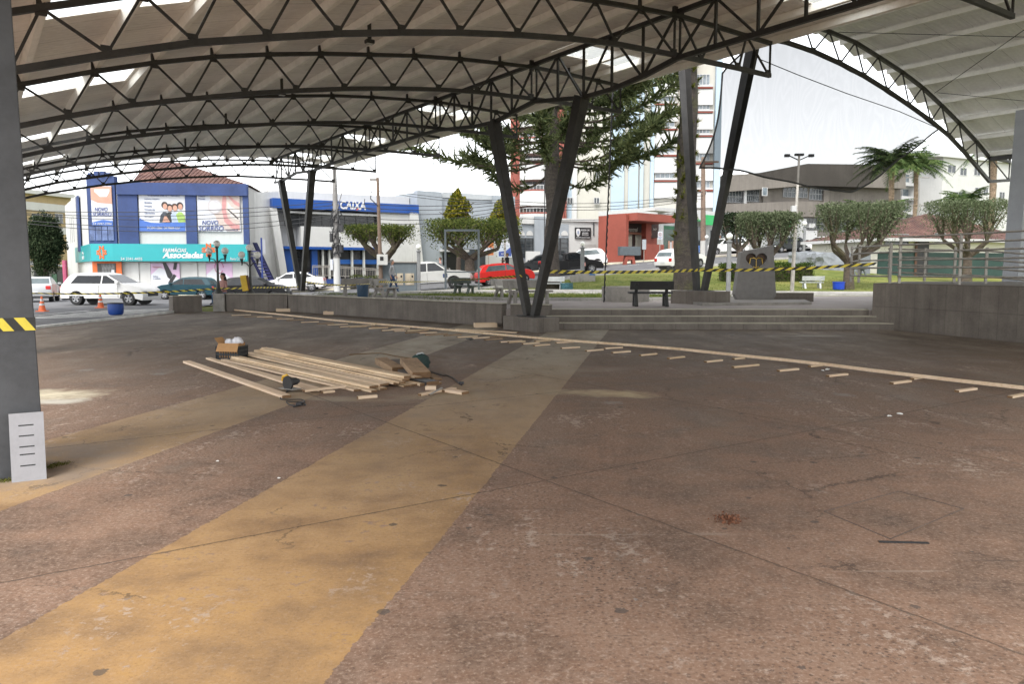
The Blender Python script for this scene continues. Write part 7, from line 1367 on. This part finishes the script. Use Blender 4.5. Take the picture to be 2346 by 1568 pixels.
# ------------------------------------------------------------------ timber on the floor
def wood_mat():
    m, t, b = newmat('fresh_pine'); co = coord(t); oi = t.nodes.new('ShaderNodeObjectInfo'); mp = t.nodes.new('ShaderNodeMapping'); t.links.new(co, mp.inputs[0]); mp.inputs['Scale'].default_value = (.6, 14, 14)
    ad = t.nodes.new('ShaderNodeVectorMath'); ad.operation = 'ADD'; t.links.new(mp.outputs[0], ad.inputs[0]); cmb = t.nodes.new('ShaderNodeCombineXYZ'); t.links.new(mathn(t, 'MULTIPLY', oi.outputs['Random'], 40), cmb.inputs[0]); t.links.new(cmb.outputs[0], ad.inputs[1])
    n1 = noise(t, ad.outputs[0], 1.6, 6, .6); n2 = noise(t, co, 1.7, 4); k = mathn(t, 'ADD', mathn(t, 'MULTIPLY', n1, .6), mathn(t, 'ADD', mathn(t, 'MULTIPLY', n2, .25), mathn(t, 'MULTIPLY', oi.outputs['Random'], .15)))
    c = ramp(t, k, [(.3, (.38, .25, .14)), (.45, (.60, .46, .30)), (.58, (.71, .58, .42)), (.72, (.76, .65, .50))]); c2 = mixc(t, mathn(t, 'MULTIPLY', oi.outputs['Random'], .5), c, (.58, .40, .28))
    t.links.new(c2, b.inputs['Base Color']); b.inputs['Roughness'].default_value = .75; bump(t, b, n1, .15, .004); return m
MWOOD = wood_mat(); MWOODO = M('old_grey_timber', (.30, .205, .125), .85, .3, 4, streak=.3); MWOODG = M('weathered_board', (.13, .12, .11), .85, .25, 4); MENDSHD = M('shaded_end_grain', (.15, .085, .04), .85, .2, 10)  # board ends: darker end grain with shade painted in
def plank(p, q, z0, w_, th, label, group, mat=None, name='plank', roll=0.0, ends=True, cat='plank', tilt=None):
    p, q = Vector((p.x, p.y, 0)), Vector((q.x, q.y, 0)); d = q - p; L = d.length; c = (p + q) / 2; mb = MB(); mb.box(-L / 2, -w_ / 2, 0, L / 2, w_ / 2, th); mb.m[3] = mb.m[5] = 1; o = mb.build(name, [mat or MWOOD, MENDSHD], bevel=.003); o.location = (c.x, c.y, z0); o.rotation_euler = (roll, tilt or 0, math.atan2(d.y, d.x)); return tag(o, label, cat, group)
GP = 'fresh pine boards of the pile'
bl = [((433, 831), (668, 911), 0, .105, 'lowest pale board lying apart along the front of the board pile'), ((470, 824), (708, 899), 0, .095, 'second board from the front, with its near end under the short crosspiece'), ((500, 829), (745, 897), .0, .12, 'third wide board from the front, just behind the circular saw'),
 ((514, 826), (826, 896), 0, .11, 'long board at the front edge of the main pile'), ((533, 824), (862, 899), 0, .10, 'bottom board reaching farthest towards the camera in the main pile'), ((541, 819), (866, 889), .028, .12, 'board of the second layer at the front of the main pile'), ((548, 822), (888, 893), 0, .11, 'bottom board just behind the front of the main pile'),
 ((560, 814), (882, 884), .028, .13, 'widest pale board lying in the middle of the main pile'), ((572, 811), (900, 883), .028, .11, 'second layer board behind the widest pale one'), ((580, 812), (930, 887), 0, .11, 'bottom board sticking out right under the stacked ones'), ((580, 807), (915, 880), .056, .11, 'upper board ending left of the tilted timber chunk'),
 ((590, 805), (924, 874), .056, .11, 'third layer board in the back half of the pile'), ((600, 803), (930, 868), .084, .11, 'topmost board of the pile, slightly twisted'), ((612, 802), (955, 868), .056, .12, 'rear top board with its end under the timber chunk'), ((618, 801), (965, 874), .028, .11, 'rearmost long board of the main pile'), ((604, 806), (958, 884), .0, .11, 'rear bottom board peeping out at the right end of the pile'), ((608, 800), (975, 884), .0, .10, 'backmost bottom board poking out on the far right')]
for a, b, z, w_, lab in bl: j1, j2 = random.uniform(-.05, .05), random.uniform(-.05, .05); z += random.uniform(0, .006); plank(atz(*a, z) + Vector((j1, j1, 0)), atz(*b, z) + Vector((j2, j2, 0)), z, w_ * random.uniform(.9, 1.15), random.choice((.024, .03, .036)), lab, GP, roll=random.uniform(-.06, .06))
GS = 'small timber offcuts round the pile'
plank(atz(696, 904, .0), atz(790, 893, 0), .03, .07, .03, 'short pale crosspiece lying across the front board ends', GS); plank(atz(819, 915, 0), atz(863, 911, 0), 0, .06, .035, 'loose offcut lying alone in front of the pile', GS); plank(atz(961, 908, 0), atz(1020, 896, 0), 0, .06, .03, 'offcut lying under the grey steel bar right of the pile', GS)
plank(atz(1026, 898, 0), atz(1066, 904, 0), 0, .13, .035, 'broad offcut at the right end of the scattered pieces', GS); plank(atz(1014, 899, 0), atz(1040, 893, 0), .0, .09, .03, 'thin offcut behind the broad one', GS); plank(atz(975, 893, 0), atz(1000, 893, 0), 0, .10, .05, 'small block by the corner of the pile', GS); plank(atz(738, 902, 0), atz(765, 899, 0), 0, .07, .028, 'stub of board at the front board ends', GS)
plank(atz(983, 913, 0), atz(1013, 896, 0), .035, .03, .012, 'thin grey steel bar lying on the offcuts', GS, MGALV, 'steel_bar', cat='bar'); plank(atz(975, 873, 0), atz(1003, 882, 0), 0, .12, .03, 'offcut behind the tilted timber chunk', GS); plank(atz(985, 861, 0), atz(1004, 872, 0), 0, .12, .025, 'old brown offcut right of the pile', GS, MWOODO)
def chunk(p, q, z, w_, th, label, mat, tilt, name='timber_chunk'): return plank(p, q, z, w_, th, label, 'thick timber chunks at the pile end', mat, name, 0, tilt=tilt, cat='timber')
chunk(atz(936, 846, .05), atz(966, 872, 0), .085, .27, .09, 'thick squared timber chunk leaning on the right end of the pile', MWOODO, R(6)); chunk(atz(872, 846, 0), atz(912, 858, 0), .05, .20, .10, 'brown timber block behind the pile, left of the grey board', MWOODO, R(6)); chunk(atz(906, 846, 0), atz(938, 866, 0), .04, .18, .05, 'weathered grey board squeezed between the two timber chunks', MWOODG, R(8)); chunk(atz(948, 876, 0), atz(992, 884, 0), .0, .22, .06, 'dark beam end under the tilted chunk', MBLK, 0)
# curved batten line with its support blocks
BP = [(500, 707), (560, 713), (640, 721), (780, 736), (900, 746), (1000, 754), (1150, 768), (1300, 781), (1450, 792), (1560, 801), (1700, 816), (1800, 826), (1900, 837), (2000, 850), (2100, 862), (2220, 876), (2400, 896), (2640, 927), (3000, 980)]
B3 = [atz(x, y, .05) for x, y in BP]
def batten(i0, i1, label, dz=0):
    mb = MB(); P3 = [Vector((p.x, p.y, 0)) for p in B3[i0:i1 + 1]]; n = len(P3); vs = []
    for i, p in enumerate(P3):
        d = (P3[min(i + 1, n - 1)] - P3[max(i - 1, 0)]).normalized(); nr = Vector((-d.y, d.x, 0)); off = nr * dz
        for s_, z_ in ((-.014, .03), (.014, .03), (.014, .08), (-.014, .08)): vs.append(p + off + nr * s_ + Vector((0, 0, z_)))
    fs = [(0, 3, 2, 1), tuple((n - 1) * 4 + k for k in range(4))] + [(i * 4 + k, i * 4 + (k + 1) % 4, (i + 1) * 4 + (k + 1) % 4, (i + 1) * 4 + k) for i in range(n - 1) for k in range(4)]
    mb.add(vs, fs); tag(mb.build('batten', MWOOD, bevel=.003), label, 'batten', 'bent battens marking the curve')
batten(0, 3, 'farthest bent batten of the curve, by the low walls'); batten(3, 6, 'bent batten before the long retaining wall'); batten(6, 9, 'bent batten of the curve in front of the steps', .0); batten(9, 12, 'bent batten right of the middle of the steps'); batten(12, 18, 'nearest bent batten running out at the right edge')
P_, Q_ = atz(1045, 756, 0), atz(1186, 764, 0); plank(P_, Q_, 0, .10, .03, 'straight spare board lying by the footing of the middle V column', None)
near = [(15,153),(80,160),(130,168),(135,148),(235,155),(262,180),(372,192),(460,181),(495,200),(620,212),(748,226),(920,242),(1035,230),(1067,265),(1262,283),(1388,264),(1488,307),(1780,340),(1862,319),(2080,376),(2320,402)]
nl = ['', '', '', '', '', '', '', '', '', 'left one of the two close blocks before the steps', 'support block left of the long double block', 'support block nearest left of the long dark ended block', 'short block touching the batten above the long dark ended one', 'long block with a dark near end right of the middle', 'plain block between the long dark ended block and the paper scraps', 'small block touching the batten beside the paper scraps', 'block below the crumpled white paper scraps', 'block left of the second last batten block', 'block touching the nearest batten at the right', 'second last block at the right, turned slightly', 'block cut by the right edge of the picture']
GB = 'support blocks along the bent battens'
def block(px, py, L, label, mat=None):
    c = atz(px, py, 0); a = A34 + random.uniform(-.12, .12); d = Vector((math.cos(a), math.sin(a), 0)) * L / 2; plank(c - d, c + d, 0, .065, .028, label, GB, mat, 'support_block', cat='wood block')
for (zx, zy), lab in zip(near, nl): px, py = 1176 + zx * .4987, 705.7 + zy * .4987; block(px, py + 3, .30 if zx in (1035, 1388) else (.62 if zx == 1067 else .45), lab or 'small pine block lying on the floor along the bent battens, before the steps')
for zx, zy in ((480,50),(560,60),(640,62),(700,70),(780,76),(850,85),(950,98),(1060,108),(1140,115),(1230,128),(1280,130),(1340,122),(1420,140),(1450,130),(1520,153),(1570,145),(1600,158),(1690,155),(1680,168),(1760,172),(1820,183),(1930,188),(2030,200),(2120,207),(2210,217),(2240,198),(2330,232)): block(392 + zx * .3342, 706.5 + zy * .3342, random.uniform(.5, .7), 'small weathered block of the dense row before the long retaining wall', MWOODO if random.random() < .4 else None)
def tray(px, py, rz, label):
    p = atz(px, py, 0); o = thing('wooden_tray', label, 'wooden box', p, R(rz), 'open wooden boxes by the wall'); W_, D_, H_ = .62, .34, .12
    for nm, b_ in (('side_board', (-W_/2, -D_/2, 0, W_/2, -D_/2 + .025, H_)), ('side_board', (-W_/2, D_/2 - .025, 0, W_/2, D_/2, H_)), ('end_board', (-W_/2, -D_/2 + .026, 0, -W_/2 + .025, D_/2 - .026, H_)), ('end_board', (W_/2 - .025, -D_/2 + .026, 0, W_/2, D_/2 - .026, H_)), ('bottom', (-W_/2 + .026, -D_/2 + .026, .004, W_/2 - .026, D_/2 - .026, .02))): mb = MB(); mb.box(*b_); mb.build(nm, MWOOD, o)
tray(1112, 750, 12, 'open wooden box by the footing of the middle V column'); tray(762, 721, 5, 'open wooden box below the far V column, right one of two'); tray(653, 714, 5, 'open wooden box farthest away, at the corner of the low walls')
# crate with a cardboard box and two white bags
cp = atz(532, 822, 0); MCR = M('black_crate_plastic', (.025, .03, .035), .5, .2, 6); cr = thing('plastic_crate', 'black plastic crate behind the board pile', 'crate', cp, R(-12)); W_, D_, H_ = .44, .32, .24
for nm, (x0, y0, x1, y1) in (('side', (-W_/2, -D_/2, W_/2, -D_/2)), ('side', (-W_/2, D_/2, W_/2, D_/2)), ('end', (-W_/2, -D_/2, -W_/2, D_/2)), ('end', (W_/2, -D_/2, W_/2, D_/2))):
    mb = MB(); n = 9
    for z in (.015, .09, .16, H_ - .015): mb.bar((x0, y0, z), (x1, y1, z), .014, .028)
    for k in range(n + 1): f = k / n; mb.bar((x0 + (x1 - x0) * f, y0 + (y1 - y0) * f, 0), (x0 + (x1 - x0) * f, y0 + (y1 - y0) * f, H_), .014, .014)
    mb.build(nm, MCR, cr)
mb = MB(); mb.box(-W_/2 + .01, -D_/2 + .01, 0, W_/2 - .01, D_/2 - .01, .012); mb.build('bottom', MCR, cr)
MCB = M('brown_cardboard', (.36, .20, .085), .85, .1, 4); cb_ = thing('cardboard_box', 'open brown cardboard box standing in the black crate', 'cardboard box', (cp.x, cp.y, .02), R(-12)); mb = MB()
mb.box(-.19, -.13, 0, .19, -.126, .27); mb.box(-.19, .126, 0, .19, .13, .27); mb.box(-.19, -.125, 0, -.186, .125, .27); mb.box(.186, -.125, 0, .19, .125, .27); mb.box(-.186, -.125, 0, .186, .125, .004); mb.build('box_body', MCB, cb_)
mb = MB(); mb.add([(-.19, -.133, .27), (.22, -.133, .27), (.25, -.25, .13), (-.17, -.25, .13), (-.19, -.129, .272), (.22, -.129, .272), (.25, -.246, .133), (-.17, -.246, .133)], [(0, 1, 2, 3), (7, 6, 5, 4), (0, 4, 5, 1), (1, 5, 6, 2), (2, 6, 7, 3), (3, 7, 4, 0)]); mb.build('flap', MCB, cb_); mb = MB(); mb.add([(-.195, -.13, .27), (-.195, .13, .27), (-.27, .13, .36), (-.27, -.13, .36), (-.192, -.13, .272), (-.192, .13, .272), (-.267, .13, .362), (-.267, -.13, .362)], [(0, 1, 2, 3), (7, 6, 5, 4), (0, 4, 5, 1), (1, 5, 6, 2), (2, 6, 7, 3), (3, 7, 4, 0)]); mb.build('flap', MCB, cb_)
MBAG = M('white_plastic_bag', (.66, .66, .70), .35, .12, 14, bmp=.6)
def bag(c, r, label):
    bm = bmesh.new(); bmesh.ops.create_icosphere(bm, subdivisions=3, radius=r)
    for v in bm.verts: n_ = v.co.normalized(); v.co *= 1 + .10 * math.sin(n_.x * 9 + n_.z * 7) + .06 * math.sin(n_.y * 17 + n_.x * 11) + random.uniform(-.03, .03)
    me = bpy.data.meshes.new('plastic_bag'); bm.to_mesh(me); bm.free(); me.materials.append(MBAG); me.polygons.foreach_set('use_smooth', [True] * len(me.polygons)); o = bpy.data.objects.new('plastic_bag', me); COL.objects.link(o); o.location = c; o.scale = (1, .8, .85); tag(o, label, 'plastic bag', 'white bags in the box')
bag((cp.x - .06, cp.y + .04, .29), .08, 'smaller white plastic bag in the cardboard box'); bag((cp.x + .11, cp.y, .31), .10, 'larger white plastic bag on the right in the cardboard box')
# circular saw and its cable
sp = atz(663, 897, 0); sw = thing('circular_saw', 'dark hand saw with a yellow handle lying on the front board end', 'power saw', (sp.x, sp.y, .035), R(-35)); mb = MB(); mb.box(-.14, -.07, 0, .16, .07, .008); mb.build('base_plate', MGALV, sw); mb = MB(); mb.tube([(.02, -.02, .09), (.02, .10, .09)], [.055, .05], 12); mb.tube([(.02, .10, .09), (.02, .14, .09)], [.04, .03], 12); mb.build('motor', MTRIM, sw); mb = MB(); mb.lathe([(.001, -.012), (.095, -.012), (.1, 0), (.095, .012), (.001, .012)], (.03, -.045, .08), 18, 0, 'y'); mb.build('blade_guard', MBLK, sw); mb = MB(); mb.tube([(-.03, .03, .12), (-.09, .03, .17), (-.15, .03, .15), (-.17, .03, .09)], .022, 8); mb.build('handle', M('tool_yellow', (.62, .36, .03), .5, .1), sw)
def cable(px, label, r=.007, mat=None, name='power_cable', cat='cable', z=.008, plug=None):
    P3 = [atz(x, y, z) for x, y in px]; o = thing(name, label, cat, P3[0]); pts = []
    for i in range(len(P3) - 1):
        p0, p1, p2, p3 = P3[max(i - 1, 0)], P3[i], P3[i + 1], P3[min(i + 2, len(P3) - 1)]
        for k in range(6): t = k / 6; pts.append(.5 * ((2 * p1) + (p2 - p0) * t + (2 * p0 - 5 * p1 + 4 * p2 - p3) * t * t + (3 * p1 - p0 - 3 * p2 + p3) * t ** 3))
    pts.append(P3[-1]); mb = MB(); mb.tube([Vector((p.x, p.y, z)) - P3[0] + Vector((0, 0, P3[0].z - z)) for p in pts], r, 6); mb.build('cord', mat or MTRIM, o)
    if plug: q = atz(*plug, 0) - P3[0]; mb = MB(); mb.box(q.x - .035, q.y - .025, 0, q.x + .035, q.y + .025, .035); mb.build('plug', MTRIM, o, bevel=.008)
    return o
cable([(663, 893), (650, 905), (642, 914), (660, 916), (690, 916), (697, 922), (680, 930), (662, 927), (656, 920), (668, 921), (690, 921), (700, 928), (688, 929), (672, 933)], 'black saw cable lying in loops in front of the front board', plug=(685, 931)); cable([(800, 813), (835, 811), (872, 810), (905, 816), (945, 822)], 'thin brown cord lying behind the pile, leading to the green tool bag', .01, M('brown_cord', (.16, .10, .05), .8, .2), 'cord', 'cord', .012); cable([(978, 846), (990, 853), (1005, 858), (1015, 861), (1025, 861), (1040, 868), (1050, 878), (1058, 883)], 'dark knotted cable with clips trailing right of the tool bag', .009, plug=(1057, 882)); cable([(1068, 776), (1078, 779), (1084, 777), (1074, 776)], 'small coil of dark wire near the far end of the pale band', .012)
gb_ = atz(962, 848, 0); o = thing('tool_bag', 'dark green tool bag slumped behind the tilted timber chunk', 'bag', gb_, R(20)); o.scale = (.72,) * 3; bm = bmesh.new(); bmesh.ops.create_icosphere(bm, subdivisions=3, radius=.2)
for v in bm.verts: n_ = v.co.normalized(); v.co = Vector((v.co.x * 1.15, v.co.y * .8, max(-.17, v.co.z))) * (1 + .10 * math.sin(n_.x * 7) * math.cos(n_.z * 6) + .05 * math.sin(n_.y * 15)); v.co.z += .17
me = bpy.data.meshes.new('bag_body'); bm.to_mesh(me); bm.free(); me.materials.append(M('dark_green_cloth', (.012, .035, .032), .7, .3, 6, bmp=.4)); me.polygons.foreach_set('use_smooth', [True] * len(me.polygons)); bo2 = bpy.data.objects.new('bag_body', me); COL.objects.link(bo2); bo2.parent = o; mb = MB(); mb.tube([(-.1, 0, .3), (-.06, -.04, .37), (.05, -.05, .39), (.12, 0, .32)], .018, 7); mb.build('handle', M('pale_strap', (.42, .44, .45), .7, .1), o)
# metal plate with five slots leaning on the pillar, floor hatch, strip, litter
q = [atz(27, 1107, 0), atz(107, 1098, 0)]; d = q[1] - q[0]; w_ = d.length; ang = math.atan2(d.y, d.x); o = thing('metal_plate', 'pale metal plate with five slots leaning against the big grey pillar', 'plate', q[0], ang); o.rotation_euler = Euler((R(-7.5), 0, ang), 'XYZ'); hgt = .52; MPL = M('brushed_pale_metal', (.27, .27, .285), .5, .08, 6, metal=.1)
sl_z = [.425, .345, .262, .203, .118]; cells = [0] + sum([[z - .005, z + .005] for z in sorted(sl_z)], []) + [hgt]; mb = MB()
for a, b in zip(cells[::2], cells[1::2]): mb.box(0, 0, a, w_, .004, b)
for z in sl_z: mb.box(0, 0, z - .005, w_ * .26, .004, z + .005); mb.box(w_ * .70, 0, z - .005, w_, .004, z + .005)
mb.build('sheet', MPL, o); mb = MB(); mb.box(w_ * .02, .0045, .02, w_ * .98, .006, hgt - .02); mb.build('dark_lining', MBLK, o)
hc = [atz(1888, 1184 - 12, .004), atz(2040, 1235, .004), atz(2208, 1166, .004), atz(2060, 1126, .004)]; mb = MB(); [mb.bar(hc[i] + Vector((0, 0, -.002)), hc[(i + 1) % 4] + Vector((0, 0, -.002)), (.004), .006) for i in range(4)]; tag(mb.build('floor_hatch', M('joint_dark', (.11, .082, .066), .9, .2)), 'square inspection cover outlined in the floor at the right', 'hatch'); plank(atz(2012, 1243, 0), atz(2128, 1246, 0), 0, .028, .006, 'thin dark metal strip lying beside the square floor cover', None, MBLK, 'metal_strip', cat='strip')
lp = atz(1668, 1192, 0); C_ = np.concatenate([rng.normal(size=(160, 3)) * np.array([.045, .045, .01])]); C_[:, 2] = np.abs(C_[:, 2]) + .005; o = leaves('dirt_heap', C_ + np.array([lp.x, lp.y, 0]), .02, M('red_crumbs', (.15, .062, .032), .9, .5, 40), None, .9); tag(o, 'small reddish heap of crumbled dirt on the floor at the right', 'dirt heap', kind='stuff')
MPAP = M('paper_white', (.72, .72, .68), .7, .08, 9)
for px, py, s in ((499, 1058, .022), (639, 1101 - 4, .02), (1460, 863, .0), (2061, 950, .05), (2038, 955, .04), (1895, 848, .06), (1885, 850, .04)):
    if not s: continue
    p = atz(px, py, 0); bm = bmesh.new(); bmesh.ops.create_icosphere(bm, subdivisions=2, radius=s)
    for v in bm.verts: v.co *= random.uniform(.35, .75)
    for v in bm.verts: v.co.z = v.co.z * .4 + s * .2
    me = bpy.data.meshes.new('paper_scrap'); bm.to_mesh(me); bm.free(); me.materials.append(MPAP); o = bpy.data.objects.new('paper_scrap', me); COL.objects.link(o); o.location = (p.x, p.y, 0); tag(o, 'crumpled white scrap of paper lying on the stained floor', 'litter', 'white litter scraps on the floor')
# moss and weeds at the pillar foot and along the kerbs
def tuft(name, pts, n, size, mat, label, spread=.2, h=.12):
    C_ = []
    for p in pts: C_.append(rng.normal(size=(n, 3)) * np.array([spread, spread, 0]) + np.array([p.x, p.y, p.z]) + np.abs(rng.normal(size=(n, 3))) * np.array([0, 0, h]))
    o = leaves(name, np.concatenate(C_), size, mat, None, .18, (0, 0, 1.1)); tag(o, label, kind='stuff'); return o
tuft('moss', [atz(x, y, 0) for x, y in ((112, 1072), (128, 1067), (140, 1064), (4, 1103), (16, 1102))], 130, .022, ML_MOSS, 'green moss along the foot of the big pillar', .035, .006)
gp = []
for k in range(420):
    px = random.uniform(985, 1650); Y = random.uniform(29.2, 36); p = gnd(px, Y); gp.append(p)
for k in range(520):
    px = random.uniform(950, 1990); Y = random.uniform(41.3, 52); gp.append(gnd(px, Y))
for k in range(120): f = random.random(); gp.append(Vector((np.interp(f, [0, .4, 1], [-8.5, -3, 8.5]), np.interp(f, [0, .4, 1], [35.3, 31, 29.4]), .55)))
tuft('grass', gp, 26, .09, leaf_mat('grass_blade', (.05, .075, .018), (.10, .14, .035), (.20, .22, .07)), 'short grass on the lawn strips', .35, .05)
